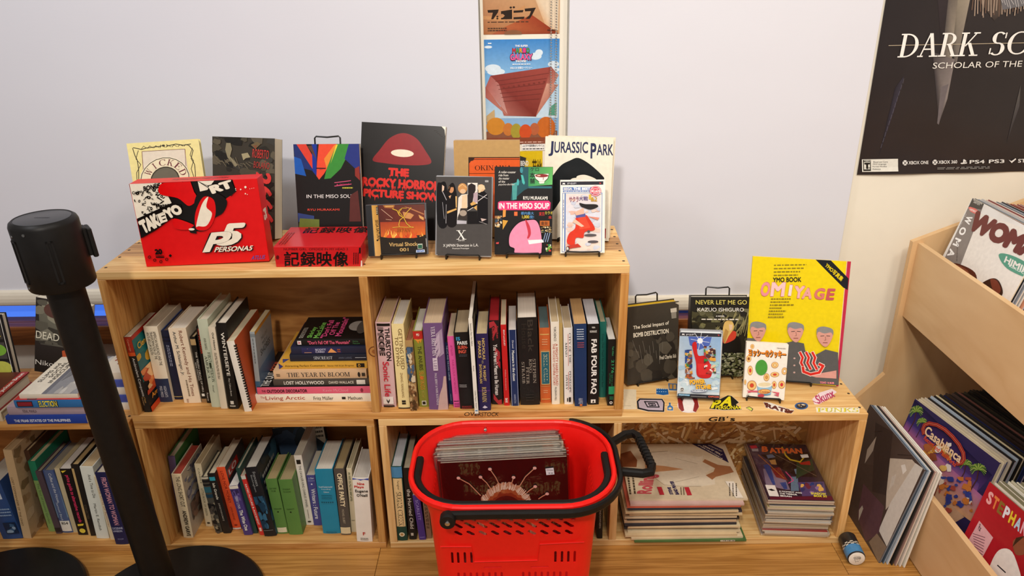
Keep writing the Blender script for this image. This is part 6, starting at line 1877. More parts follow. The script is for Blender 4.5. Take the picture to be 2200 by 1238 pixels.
def art_cookie(a):       # zoom [1440,690] x6.515 ; cookies and bowl, the creature left out
    a.P('#f6efe2', 1060, 280, 1650, 330, 1600, 1120, 1020, 1050)
    a.P('#ece2d0', 1475, 362, 1618, 372, 1616, 398, 1474, 388).Q('#3c3430', 'Nintendo', (1490, 368), (1606, 378), (1489, 384), .015)
    for dx, c in ((7, '#3c2418'), (0, '#ec8c24')):
        a.Q(c, 'ヨッシーのクッキー', (1082 + dx, 368 + dx), (1612 + dx, 412 + dx), (1086 + dx, 480 + dx), .11 if dx else .06)
    cookie(a, 1140, 345, 26, 32, '#e8b868')
    cookie(a, 1090, 515, 34, 44, '#8c4c1c'); cookie(a, 1112, 680, 34, 62, '#d83c34'); cookie(a, 1598, 700, 38, 48, '#f6efe2'); cookie(a, 1462, 745, 56, 34, '#d84838'); cookie(a, 1345, 780, 38, 50, '#d89c50'); cookie(a, 1562, 890, 44, 52, '#d83440'); cookie(a, 1460, 610, 46, 40, '#f0d8a0')
    cookie(a, 1135, 890, 62, 64, '#d84830'); cookie(a, 1455, 890, 30, 50, '#d84838'); cookie(a, 1040, 840, 14, 34, '#e8b868')
    a.E('#4c9c3c', 1270, 640, 86, 110)
    a.P('#d86070', 1060, 960, 1230, 965, 1220, 990, 1130, 985, 1065, 1000, 1090, 978).P('#d86070', 1410, 980, 1530, 1000, 1520, 1060, 1450, 1030, 1500, 1020)
    a.P('#5c94b8', 1212, 890, 1425, 900, 1405, 1030, 1225, 1015).E('#5c94b8', 1315, 1022, 92, 16).P('#98c4dc', 1218, 900, 1420, 910, 1402, 1022, 1230, 1008)
    a.E('#f0ece0', 1318, 888, 110, 40).E('#e8d8b0', 1318, 880, 92, 28)
    a.E('#a85c24', 1315, 980, 92, 36).E('#f0b468', 1315, 980, 86, 30).Q('#a04c20', 'Cookies', (1250, 962), (1390, 972), (1250, 996), .02)
    a.E('#c84450', 1268, 1038, 48, 24).Q('#3c3430', 'FF', (1066, 1018), (1100, 1020), (1056, 1042), .02)


g = 'books and cases displayed on the upper shelf'
faceout('WK', 'book', 'pale yellow hardback with curved maroon title behind the big red carton', 'book', .034, '#efe398', ((80, 200), (650, 160), (245, 1060)), art_wicked, 'hardback', group=g)
faceout('BO', 'book', 'thick dark painted-cover book with large red numerals right of the big red carton', 'book', .045, '#332e26', ((757, 183), (1265, 150), (840, 1000), (1330, 960)), art_2666, 'paperback', page='#e2d6bc', group=g)
faceout('M1', 'book', 'black paperback with a red, blue and green painted portrait behind the flat red box', 'book', .018, '#1c1716', ((1400, 180), (1915, 180), (1445, 985), (1935, 985)), art_miso1, 'paperback', group=g)
t = faceout('P5', 'game_carton', 'large glossy red carton with black and cream graphics at the left of the shelf top', 'box', .052, '#dc0408', ((35, 160), (1600, 90), (275, 1160), (1770, 1075)), art_red_box, 'box', rough=.25, group=g)
w_, h_ = FAC['P5'][4:6]
a = Art(w_, .052); a.T('#8c0c10', 'THE PHANTOM THIEF EDITION', .3, .3, .75, .62, .03)
a.build('top_print', t, lambda u, v, e: (u - w_ / 2, v, h_ + e), .3)
a = Art(.052, h_); a.T('#f0e6d2', 'P5', .2, .38, .7, .52, .06, rot=90)
a.build('side_print', t, lambda u, v, e: (w_ / 2 + e, u, v), .3)

# flat red box with black brush kanji
x, y, z, tn, w_, h_, _, _ = FAC['NG']
t = thing('disc_box', 'flat glossy red box with thick black kanji lying beside the big red carton', 'box', (x, y, z), (0, 0, R(tn)), g)
MB().box(-w_ / 2, 0, 0, w_ / 2, .145, h_, bev=.0008).build('carton', mat('#c8141a', .2, .5, vary=.03), t)
a = Art(w_, h_, ((1228, 985), (1910, 980), (1250, 1145), (1930, 1138)))
K_ = '#120a0a'
for i, c in enumerate('記録映像'):
    a.T(K_, c, 1312 + i * 128, 1022, 1432 + i * 128, 1138, .025)
a.T('#5a0c10', 'NUMBER GIRL  OMOIDE IN MY HEAD 3', 1310, 994, 1810, 1012, .01)
a.T('#5a0c10', '※', 1248, 1050, 1275, 1085, .02).S('#5a0c10', 3, 1850, 1030, 1900, 1120, rot=1).R(K_, 1898, 990, 1912, 1034).R('#e8dcd0', 1915, 1090, 1928, 1136)
a.build('front_print', t, lambda u, v, e: (u - w_ / 2, -e, v), .25)
a = Art(w_, .145)
for i, c in enumerate('記録映像'):
    a.T(K_, c, .2 + i * .2, .03, .38 + i * .2, .34, .025)
a.S('#8c0c14', 3, .03, .3, .12, .9, rot=1)
a.build('top_print', t, lambda u, v, e: (u - w_ / 2, v, h_ + e), .2)

faceout('RH', 'book', 'tall black softcover with dripping red title, the tallest on the shelf top', 'book', .02, '#16110f', ((55, 45), (735, 45), (95, 960), (700, 960)), art_lips, 'paperback', page='#efe8d8', group=g)
faceout('OK', 'book', 'brown cardboard slipcase with an orange label behind the grey disc case', 'book', .03, '#c29a62', ((780, 165), (1300, 165), (800, 960), (1290, 960)), art_okinawa, 'box', group=g)
faceout('JP', 'book', 'cream book with navy condensed title above a dark silhouette on the shelf top', 'book', .022, '#efe6d2', ((62, 70), (835, 82), (100, 1225), (770, 1215)), art_dino, 'paperback', group=g)
x, y, z, tn, w_, h_, ti, ro = FAC['JP']
FAC['JP2'] = (x + .006, y + .027, z, tn - 3, w_, h_ * .985, ti, ro)
faceout('JP2', 'book', 'second cream book standing right behind the one with the navy title', 'book', .018, '#e9dfc9', ((0, 0), (1, 0), (0, 1)), lambda a: a.S('#a02c2c', 1, .96, .7, .99, .95, rot=1), 'paperback', group=g)
faceout('SAT', 'disc_case', 'jewel case with a gold side strip and fiery cover on a wire stand', 'disc case', .010, '#2a241e', ((45, 180), (1115, 125), (90, 1100), (1165, 1055)), art_saturn, 'jewel', rough=.15, group=g)
faceout('DVD', 'disc_case', 'grey disc case showing five dark figures above a white emblem on a wire stand', 'disc case', .014, '#4c4846', ((50, 45), (805, 60), (15, 1110), (775, 1150)), art_showcase, 'case', rough=.18, group=g)
faceout('M2', 'book', 'paperback with neon street, pink title bar and soup bowl on a wire stand', 'book', .018, '#1d1a1a', ((45, 45), (750, 45), (38, 1118), (735, 1128)), art_miso2, 'paperback', group=g)
faceout('PS1', 'game_case', 'clear game case with a blue-framed cover and round red price mark', 'game case', .014, '#f2ece4', ((218, 545), (722, 545), (225, 1428), (722, 1435)), art_best, 'case', rough=.18, group=g)
g = 'books and cases displayed on the low right shelf'
faceout('SI', 'book', 'worn grey hardback with yellow page tops standing against the upper shelf unit', 'book', .03, '#3a352e', ((125, 405), (458, 362), (110, 925), (450, 870)), art_bomb, 'hardback', page='#d8b02c', group=g)
faceout('NL', 'book', 'dark garden-photo hardback with yellow pixel-like title on a wire stand', 'book', .028, '#25211a', ((538, 335), (930, 335), (520, 868), (905, 862)), art_never, 'hardback', group=g)
faceout('YM', 'book', 'large bright yellow photo book with three grey-haired men on its cover', 'book', .014, '#e8cc10', ((952, 57), (1600, 105), (905, 880), (1525, 930)), art_omiyage, 'paperback', rough=.2, group=g)
faceout('PS2', 'game_case', 'clear game case with a red, white and blue cover in front of the dark hardback', 'game case', .014, '#dfe7ec', ((135, 95), (735, 130), (85, 1055), (665, 1095)), art_stone, 'case', rough=.18, group=g)
faceout('YC', 'game_box', 'small cream game box with orange katakana title and cookies', 'game box', .02, '#f6efe2', ((1060, 282), (1648, 330), (1005, 1058), (1605, 1115)), art_cookie, 'box', group=g)
for key, th_, txt, we, he in (('SAT', .010, 'the fiery jewel case', .085, .10), ('DVD', .014, 'the grey disc case', .082, .12), ('M2', .018, 'the neon street paperback', .080, .12), ('PS1', .014, 'the blue-framed game case', .082, .12),
                          ('M1', .018, 'the painted portrait paperback, its top loop showing', .09, None), ('JP', .022, 'the cream book with the navy title', .09, .15), ('SI', .03, 'the worn grey hardback, its top loop showing', .09, None), ('NL', .028, 'the garden-photo hardback, its top loop showing', .09, None),
                          ('YM', .014, 'the yellow photo book', .11, .2), ('PS2', .014, 'the game case on the low shelf', .085, .12), ('YC', .02, 'the cream game box', .085, .11)):
    f_ = FAC[key]
    if he is None:
        he = f_[5] * math.cos(R(f_[6])) + .022
    easel(key, 'black wire stand holding ' + txt, we, he, th_)

# left unit: books standing on its top
def art_dead(a):
    a.R('#2c2622', 0, 0, 1, 1)
    a.P(['#6c6a5c', '#8c8878', '#787464', '#4c4840'], .05, .12, .9, .05, 1, .6, .1, .62)
    a.blotch(['#7c7868', '#94907c', '#5c584c', '#3c3830'], 24, 0, .02, 1, .6, .16, .08, 4)
    a.E('#5c3c34', .35, .14, .2, .1).E('#201814', .4, .13, .06, .03).E('#c8c0b0', .42, .125, .02, .012)
    a.P('#c85c34', .5, .66, .75, .58, 1, .68, 1, .95, .55, .95).blotch(['#b04c2c', '#d87044'], 6, .55, .68, 1, .95, .1, .06, 6)
    a.T('#e6e0c8', 'DEAD SOULS', .02, .44, .98, .54, .0).T('#e6e0d4', 'Nikolai Gogol', .02, .83, .98, .92, .0)


def art_dead2(a):
    art_dead(a)


FAC['DD'] = (-.305, .222, ZG + .0165, 0, .15, .225, 7, -12)
faceout('DD', 'book', 'dark book with a grey painted face behind the lying pile at the left', 'book', .02, '#2c2622', ((0, 0), (1, 0), (0, 1)), art_dead2, 'paperback')


def art_food(a):
    a.R('#1c1a1a', 0, 0, 1, 1)
    for y, c in ((.1, '#3c3836'), (.36, '#484442'), (.62, '#484442')): a.R(c, .05, y, .93, y + .22)
    for x, y, rx, ry, c in ((.8, .28, .1, .02, '#d8c83c'), (.78, .46, .16, .08, '#7cb03c'), (.8, .7, .17, .09, '#c8c858'), (.75, .88, .2, .08, '#d8502c'), (.55, .5, .15, .08, '#5c9c34'), (.5, .72, .15, .08, '#d0c050')): a.E(c, x, y, rx, ry)
    a.R('#e8e4dc', .955, 0, .965, 1)


FAC['FB'] = (-.478, .17, ZG, 0, .16, .225, 5, 0)
faceout('FB', 'book', 'black book with coloured food photographs at the left edge of the low shelf', 'book', .02, '#1c1a1a', ((0, 0), (1, 0), (0, 1)), art_food, 'hardback')


def art_sky(a):
    a.G('#8ca4cc', '#a8bcd8', 0, 0, 1, .7)
    a.T('#e8d838', 'GETTING', -.9, .16, .9, .28, .04).T('#e8d838', 'of IT', .1, .36, .8, .46, .03).R('#34406c', .5, .62, .7, 1).R('#5c5880', .3, .7, .5, 1).R('#c8c4c0', .1, .8, .9, 1)


FAC['SB'] = (-.088, .235, ZG, 0, .11, .215, 6, 0)
faceout('SB', 'book', 'sky-blue book with yellow capitals between the stanchion and the upper shelf unit', 'book', .016, '#9cb4d8', ((0, 0), (1, 0), (0, 1)), art_sky, 'paperback')
# pile at the left edge and pile between stanchion and shelf
STK['k1'] = (-.56, -.345, .01, ZG, .028)
STK['k2'] = (-.56, -.350, .012, ZG + .028, .034)
lying_book('k1', 'cream lying book under the maroon one at the left edge', '#d8ccb0', depth=.15, hard=1)
lying_book('k2', 'maroon lying hardback with curly white title at the left edge', '#8c2424', depth=.15, hard=1, page='#e0d4bc',
    front=seq(rc('#5c2420', 0, 0, 1, 1), bl(['#8c4028', '#a0502c', '#6c2c20'], 20, 0, 0, 1, .8, .15, .1, 3), H('#f0e0d0', 'Underground', .0, .72, .5, .86, .03), rc('#a82c2c', 0, .9, 1, 1), H('#f0e8dc', 'Lilian Jackson Braun', .02, .91, .95, .98, .02)))
for i, (c, l) in enumerate((('#e0d8c8', 'white lying book at the bottom of the small pile between stanchion and shelf unit'), ('#3c4ca0', 'blue lying book low in the small pile between stanchion and shelf unit'), ('#dcd4c4', 'off-white lying book in the small pile between stanchion and shelf unit'), ('#4454a8', 'blue lying book high in the small pile between stanchion and shelf unit'), ('#e0d4c0', 'speckled red and cream book on top of the small pile by the shelf unit'))):
    STK['m%d' % i] = (-.105, -.018, .06 + i * .004, ZG + i * .021, .021)
    lying_book('m%d' % i, l, c, depth=.13, hard=0, group='pile by the shelf unit', front=bl(['#a83028', '#8c2c24'], 16, 0, 0, 1, 1, .06, .05) if i == 4 else None)
STK['n0'] = (-.44, -.235, .165, ZG, .022)
t = None

# ------------------------------------------------------------------ stickers on the low right shelf top
STICK = {
    'tv': ((150, 222, 392, 345), ((1.3224, 0.0897), (1.3981, 0.088), (1.3117, 0.0194), (1.385, 0.0178))),
    'bottle': ((412, 262, 466, 332), ((1.3999, 0.0645), (1.4166, 0.0641), (1.3924, 0.0249), (1.4088, 0.0245))),
    'face': ((500, 215, 688, 350), ((1.4326, 0.0913), (1.4914, 0.09), (1.4171, 0.0144), (1.4738, 0.0131))),
    'p4': ((775, 200, 1055, 328), ((1.5207, 0.0983), (1.6083, 0.0963), (1.5029, 0.0247), (1.5877, 0.0229))),
    'tag': ((1085, 295, 1155, 338), ((1.602, 0.0411), (1.6234, 0.0407), (1.5952, 0.0172), (1.6163, 0.0167))),
    'nfts': ((1240, 255, 1508, 358), ((1.6562, 0.0629), (1.7386, 0.061), (1.6385, 0.0052), (1.7187, 0.0035))),
    'ball': ((1508, 260, 1626, 322), ((1.7376, 0.0582), (1.7738, 0.0574), (1.7255, 0.0233), (1.7611, 0.0225))),
    'pink': ((1660, 140, 1872, 280), ((1.8102, 0.128), (1.8771, 0.1265), (1.78, 0.0458), (1.8445, 0.0443))),
    'punks': ((1690, 302, 2065, 352), ((1.7846, 0.0332), (1.898, 0.0307), (1.7743, 0.0056), (1.8863, 0.0032))),
    'blue': ((316, 138, 426, 198), ((1.3833, 0.1391), (1.4184, 0.1383), (1.3768, 0.1027), (1.4114, 0.1019))),
    'jar': ((420, 95, 500, 160), ((1.4216, 0.1651), (1.4475, 0.1645), (1.4139, 0.1249), (1.4393, 0.1243))),
    'paper': ((38, 148, 150, 318), ((1.2934, 0.135), (1.3292, 0.1342), (1.2798, 0.0352), (1.314, 0.0344))),
}


def sticker(key, label, draw, outline=None):
    (x0, y0, x1, y1), (q0, q1, q2, q3) = STICK[key]
    cx, cy = (q0[0] + q3[0]) / 2, (q0[1] + q3[1]) / 2
    t = thing('sticker', label, 'sticker', (cx, cy, .4278), group='stickers on the shelf top')
    a = Art(1, 1, ((x0, y0), (x1, y0), (x0, y1)), step=1.5e-5)

    def surf(u, v, e):
        v = 1 - v
        p = [q0[i] * (1 - u) * (1 - v) + q1[i] * u * (1 - v) + q2[i] * (1 - u) * v + q3[i] * u * v for i in (0, 1)]
        return (p[0] - cx, p[1] - cy, e - 1e-4)
    draw(a)
    a.build('print', t, surf, .35)
    # thin vinyl backing, cut to the sticker's outline
    o = outline or [x0, y0, x1, y0, x1, y1, x0, y1]
    pts = [surf(*a.m(o[i], o[i + 1]), 0) for i in range(0, len(o), 2)]
    MB().prism([(p[0], p[1]) for p in pts], -.00015, .0001).build('vinyl', mat('#e4dcd0', .4, vary=0), t)


def st_tv(a):
    a.P('#17161a', 175, 226, 372, 230, 392, 262, 388, 342, 250, 338, 158, 316, 152, 250).P('#b8a8b4', 182, 238, 366, 240, 380, 265, 376, 330, 255, 326, 172, 306, 166, 256)
    a.L('#17161a', 9, 225, 255, 325, 258, 345, 302, 245, 300, 218, 252).L('#17161a', 7, 252, 268, 305, 270, 315, 290, 265, 290, 252, 270).L('#17161a', 5, 268, 276, 295, 278, 290, 286, 276, 285)


def st_face(a):
    a.E('#e8dcd8', 594, 284, 93, 66).P('#8c2420', 502, 220, 560, 215, 545, 260, 560, 330, 540, 340, 512, 310).P('#8c2420', 625, 216, 672, 222, 686, 300, 660, 345, 635, 335, 648, 270)
    a.E('#f0e8e0', 596, 280, 44, 62)


def st_p4(a):
    a.P('#16130c', 775, 315, 800, 270, 830, 235, 870, 232, 935, 200, 968, 206, 1030, 262, 1005, 278, 1055, 322, 900, 326)
    for c, b in (('#e8d820', .05),):
        a.Q(c, 'P', (812, 244), (885, 236), (786, 312), b).Q(c, 'A', (900, 208), (1000, 212), (862, 290), b).T(c, 'PERSONA4', 830, 288, 1048, 320, .02)


def st_punks(a):
    a.P('#efe9d4', 1692, 304, 2062, 308, 2064, 350, 1700, 344)
    for dx, c in ((3, '#4c4c10'), (0, '#e4d62c')):
        a.T(c, 'PUNKS', 1702 + dx, 308 + dx * .5, 2054 + dx, 342 + dx * .5, serif=True)


def st_pink(a):
    a.P('#f0dce0', 1662, 232, 1720, 180, 1830, 144, 1872, 172, 1800, 225, 1720, 276, 1680, 276)
    a.Q('#b83c64', 'Skunx', (1678, 208), (1826, 142), (1712, 278), .03).L('#b83c64', 6, 1668, 250, 1690, 262, 1722, 270)


def st_rats(a):
    a.Q('#5c2018', 'RATS', (1262, 268), (1470, 322), (1258, 304), .07).P('#5c2018', 1244, 260, 1280, 266, 1276, 300, 1252, 284).P('#5c2018', 1420, 330, 1505, 330, 1480, 356, 1425, 348)


def st_blue(a):
    a.P('#1f5c9c', 320, 140, 420, 146, 426, 192, 380, 198, 320, 188)
    for i in range(22):
        a.E('#b8d4ec', 326 + (i * 37) % 92, 146 + (i * 23) % 46, 4, 3, 6)


sticker('tv', 'grey and black rounded-screen sticker with a square spiral', st_tv, [175, 224, 374, 228, 394, 260, 390, 344, 250, 340, 156, 318, 150, 250])
sticker('bottle', 'tiny blue bottle sticker beside the spiral sticker', lambda a: a.P('#3c70a0', 428, 262, 442, 262, 444, 285, 464, 300, 464, 330, 416, 328, 416, 296, 430, 284).E('#e8c890', 438, 312, 14, 9).L('#1c3448', 4, 428, 268, 444, 268), [426, 260, 444, 260, 446, 284, 466, 298, 466, 332, 414, 330, 414, 294, 428, 282])
sticker('face', 'white and dark red oval sticker in front of the game case', st_face, [502, 218, 560, 214, 672, 220, 688, 300, 660, 346, 594, 350, 540, 342, 512, 312])
sticker('p4', 'yellow and black lettered logo sticker in the middle of the shelf top', st_p4, [775, 316, 800, 268, 830, 233, 870, 230, 935, 198, 968, 204, 1032, 262, 1007, 278, 1057, 323, 900, 328])
sticker('tag', 'tiny yellow-green tag sticker right of the yellow logo', lambda a: a.P('#26240c', 1088, 306, 1120, 295, 1154, 316, 1140, 338).P('#ccd458', 1096, 308, 1120, 300, 1146, 317, 1136, 332), [1086, 306, 1120, 295, 1155, 316, 1140, 338])
sticker('nfts', 'dark brown slanting letters sticker on the shelf top', st_rats, [1240, 256, 1300, 262, 1440, 312, 1508, 326, 1484, 358, 1400, 344, 1260, 306])
sticker('ball', 'round blue sticker with pale spots near the right end of the shelf top', lambda a: a.E('#2c5c94', 1567, 291, 58, 31).E('#20242c', 1567, 291, 44, 22).blotch(['#d8c8a8', '#e8dcc8', '#b89868'], 10, 1535, 276, 1600, 306, 9, 5, 3), [1567 + 59 * math.cos(R(i * 20)) for i in []] or sum([[1567 + 59 * math.cos(R(i * 20)), 291 + 31 * math.sin(R(i * 20))] for i in range(18)], []))
sticker('pink', 'pink script sticker slanting upward near the yellow photo book', st_pink, [1660, 232, 1720, 178, 1830, 142, 1872, 172, 1800, 227, 1720, 278, 1680, 278])
sticker('punks', 'yellow capital letters sticker at the front right corner of the shelf top', st_punks, [1690, 302, 2065, 306, 2066, 352, 1698, 346])
sticker('blue', 'small bright blue speckled sticker near the back left of the shelf top', st_blue, [318, 138, 422, 144, 428, 193, 380, 199, 318, 190])
sticker('jar', 'small blue and tan sticker half behind the game case', lambda a: a.P('#34689c', 422, 96, 500, 100, 498, 158, 430, 156).R('#c89448', 434, 104, 458, 144).R('#d8a85c', 466, 106, 490, 146), [422, 95, 500, 99, 498, 160, 428, 158])
sticker('paper', 'blank off-white paper taped at the left end of the shelf top', lambda a: a.R('#e0d2b4', 40, 150, 148, 316).L('#8c7c64', 2, 44, 290, 104, 292), [40, 148, 130, 148, 152, 318, 38, 318])

ORD = 'first second third fourth fifth sixth seventh eighth ninth tenth eleventh twelfth thirteenth fourteenth fifteenth sixteenth seventeenth eighteenth nineteenth twentieth twenty-first twenty-second twenty-third twenty-fourth'.split()

# ------------------------------------------------------------------ magazines and comics in the strand-board bay
rnd = random.Random(11)
mags = ['#b89a8c', '#d8c4a0', '#d0b890', '#d8c8a4', '#3c3c40', '#ccb48c', '#d8c49c', '#2c2c34', '#c8a884', '#3c3430', '#d8c8a8', '#a87c5c', '#cfb890', '#34303c', '#d4bc94', '#c8b49c', '#283848', '#c0604c', '#c8a8a0', '#d6c6a8']
z = .0206
mag_l = ['green-edged magazine with a barcode at the very bottom of the magazine stack', 'tan-edged magazine, second from the bottom of the stack']
n_m = 20
for i in range(n_m):
    th = (.1475 - .0206) / n_m
    last = i == n_m - 1
    w_, d_ = (.312, .258) if not last else (.326, .258)
    dx = rnd.uniform(-.006, .012) if not last else 0
    if i < 2: dx = .022 - i * .008
    t = thing('magazine', 'cream-covered magazine with a white-suited figure on top of the magazine stack' if last else (mag_l[i] if i < 2 else ORD[i] + ' magazine from the bottom of the magazine stack'), 'magazine',
              (1.300 + dx if not last else 1.3065, (.008 + rnd.uniform(-.006, .010) if i > 2 else -.012 + i * .004) if not last else .019, z), (0, 0, R(rnd.uniform(-.8, .8)) if not last else R(-.8)), 'magazines stacked in the strand-board bay')
    col = mags[i] if not last else '#d6c6a8'
    if i == 0: col = '#4c6c3c'
    MB().box(0, 0, 0, w_, d_ if i else .255, .0006).box(0, 0, th - .0009, w_, d_, th - .0003).box(0, 0, .0006, w_, .0008, th - .0009).build('cover', mat(col, .35, vary=.3, scale=16), t)
    MB().box(.0006, .0008, .0006, w_ - .0006, d_ - .001, th - .0009).build('pages', pages_mat(rnd.choice(['#d8c49c', '#cdb48c', '#e0d0b0']), 2), t)
    if last:
        a = Art(w_, d_, ((150, 180), (1560, 150), (205, 945), (1895, 920)))
        a.R('#d2c2a4', -900, -900, 3000, 3000)
        a.P('#d8ccb4', 560, 300, 800, 280, 1230, 360, 1280, 330, 1260, 430, 1430, 520, 1300, 600, 1430, 640, 1440, 740, 1250, 770, 750, 770, 520, 600, 480, 470)
        a.P('#c08c60', 480, 475, 760, 500, 1010, 540, 760, 570, 480, 595).P('#8c5434', 150, 330, 300, 280, 380, 420, 360, 520, 150, 520)
        a.P('#a06c48', 1270, 430, 1300, 390, 1480, 470, 1650, 490, 1700, 570, 1600, 600, 1450, 640, 1400, 680, 1310, 620, 1420, 570, 1440, 520)
        a.L('#8c7c64', 6, 510, 460, 560, 300, 800, 280).L('#9c8c74', 5, 530, 610, 720, 760, 1000, 775, 1240, 770).L('#9c8c74', 4, 900, 385, 1200, 460).L('#9c8c74', 4, 880, 720, 1220, 640)
        a.P('#241f44', 1115, 150, 1370, 150, 1540, 240, 1630, 440)
        a.Q('#e8dcc4', 'A VIETNAM VET\'S', (1560, 385), (1225, 180), (1530, 385), .03)
        a.Q('#e8dcc4', 'LAST STAND', (1540, 320), (1290, 180), (1510, 330), .03)
        a.Q('#c8bca8', 'OUT FOR BLOOD', (1540, 270), (1360, 175), (1510, 275), .02)
        a.Q('#c05058', 'Rolling', (320, 880), (400, 620), (590, 880), .05)
        a.S('#4c4234', 2, 200, 640, 330, 890, rot=1, h=.4)
        a.P('#b8303c', 615, 790, 680, 788, 710, 890, 645, 892).P('#b8303c', 1000, 788, 1065, 786, 1102, 890, 1035, 894)
        a.Q('#2c2454', 'STEVE', (790, 885), (760, 790), (840, 885), .06).Q('#2c2454', 'BAND PRAYER', (870, 885), (800, 710), (925, 885), .05).S('#6c604c', 2, 935, 790, 1010, 890, rot=1, h=.4)
        a.P('#e8e0d0', 1580, 705, 1700, 705, 1830, 920, 1720, 920).S('#4c443c', 3, 1620, 730, 1760, 900, rot=1, h=.3)
        a.build('cover_print', t, lambda u, v, e, th=th: (u, v, th - .0004 + e), .25)
    if i == 0:
        a = Art(.04, .03); a.R('#e8e0cc', 0, 0, 1, 1)
        for k in range(9): a.R('#1c1a18', .08 + k * .1, .1, .12 + k * .1 + (k % 3) * .02, .75)
        o = a.build('barcode', t, lambda u, v, e, th=th: (.24 + u, -e + .0002, .0008 + v * .16), .3)
    z += th

comics = ['#c8b8b0', '#3c3c44', '#e0d8c8', '#a83830', '#20242c', '#d8c88c', '#4c5c6c', '#d4ccc0', '#8c3c3c', '#c8c4bc', '#2c2c38', '#e4dcc4']
z = .0206
n_c = 22
for i in range(n_c):
    th = (.149 - .0206) / n_c
    last = i == n_c - 1
    t = thing('comic_book', 'bagged comic with orange title lettering on top of the comic stack' if last else ORD[i] + ' bagged comic from the bottom of the comic stack', 'comic',
              (1.686 + (rnd.uniform(-.004, .006) if not last else 0), .008 + (rnd.uniform(-.004, .008) if not last else 0), z), (0, 0, R(-3.4 + (rnd.uniform(-1, 1) if not last else 0))), 'bagged comics stacked in the strand-board bay')
    w_, d_ = .178, .264
    MB().box(0, 0, 0, w_, d_, th - .0012).build('pages', pages_mat('#e2d8c4', 2), t)
    MB().box(0, -.0003, th - .0012, w_, d_, th - .0006).build('cover', mat(comics[i % 12], .3, vary=.35, scale=18), t)
    MB().box(-.003, -.003, 0.0001, w_ + .003, d_ + .006, th - .0002).build('clear_bag', plastic_film(), t)
    if last:
        a = Art(w_, d_, ((155, 110), (1035, 170), (540, 1040), (1515, 1085)))
        a.R('#2c2238', -900, -900, 3000, 3000)
        a.P('#4c3c58', 150, 110, 330, 110, 560, 500, 500, 820, 400, 620).P('#181620', 380, 320, 1090, 300, 1250, 720, 950, 700, 700, 560)
        a.P('#70809c', 470, 330, 560, 320, 610, 370, 500, 390).P('#8c7c94', 440, 560, 700, 560, 860, 900, 800, 900, 500, 820).P('#6c88a0', 860, 700, 960, 700, 990, 920, 870, 920).P('#7c98b0', 900, 580, 980, 570, 1000, 660, 930, 660)
        # abstract coloured shapes in place of the figures
        a.P('#2c4c94', 440, 500, 530, 480, 640, 820, 600, 820).P('#8c2c30', 560, 560, 680, 540, 820, 760, 640, 700).P('#c89858', 520, 420, 610, 410, 640, 500, 560, 490).P('#2c4c90', 700, 790, 790, 780, 820, 890, 770, 890)
        a.P('#2c4c34', 930, 480, 1150, 420, 1200, 600, 1000, 700, 940, 740).P('#c03028', 960, 480, 1120, 450, 1140, 520, 1000, 510).L('#e0c030', 22, 690, 200, 760, 350, 830, 420, 980, 465, 1040, 380)
        a.L('#e0508c', 14, 780, 620, 850, 700, 900, 760, 830, 800).L('#b87038', 12, 350, 320, 760, 720).L('#8c7464', 6, 590, 320, 1240, 700)
        a.P('#5c4c80', 960, 790, 1350, 790, 1400, 1000, 1040, 1000).blotch(['#d8a858', '#6c2c3c', '#2c3c74', '#8c6c98'], 16, 1010, 800, 1360, 980, 40, 36, 4)
        a.P('#5c1c2c', 560, 1000, 1480, 1010, 1490, 1070, 570, 1040)
        a.P('#c83848', 205, 160, 300, 150, 330, 200, 240, 215).P('#a8a0a4', 240, 215, 340, 215, 350, 265, 255, 260)
        a.Q('#e07038', 'B', (385, 175), (480, 180), (400, 275), .06).Q('#e07038', 'ATMAN', (490, 205), (980, 235), (520, 300), .06)
        a.P('#e8e4e0', 970, 345, 1080, 340, 1105, 395, 1000, 400)
        a.P('#e4dcd4', 485, 818, 630, 830, 700, 1000, 555, 990).P('#181418', 525, 890, 580, 880, 645, 910, 590, 915)
        a.Q('#f0ece4', 'A MOMENT AGO', (690, 910), (1030, 945), (697, 930), .03).Q('#f0ece4', 'THE TERROR', (700, 942), (960, 968), (707, 965), .03).Q('#f0ece4', 'BEGAN', (712, 976), (880, 992), (718, 1000), .03)
        a.Q('#e8d838', 'SHADOW', (1160, 945), (1380, 962), (1170, 978), .04).Q('#e8d838', 'BOX 3!!', (1205, 985), (1395, 998), (1212, 1015), .04)
        a.build('cover_print', t, lambda u, v, e, th=th: (u, v, th - .0006 + e * .35), .25)
    z += th

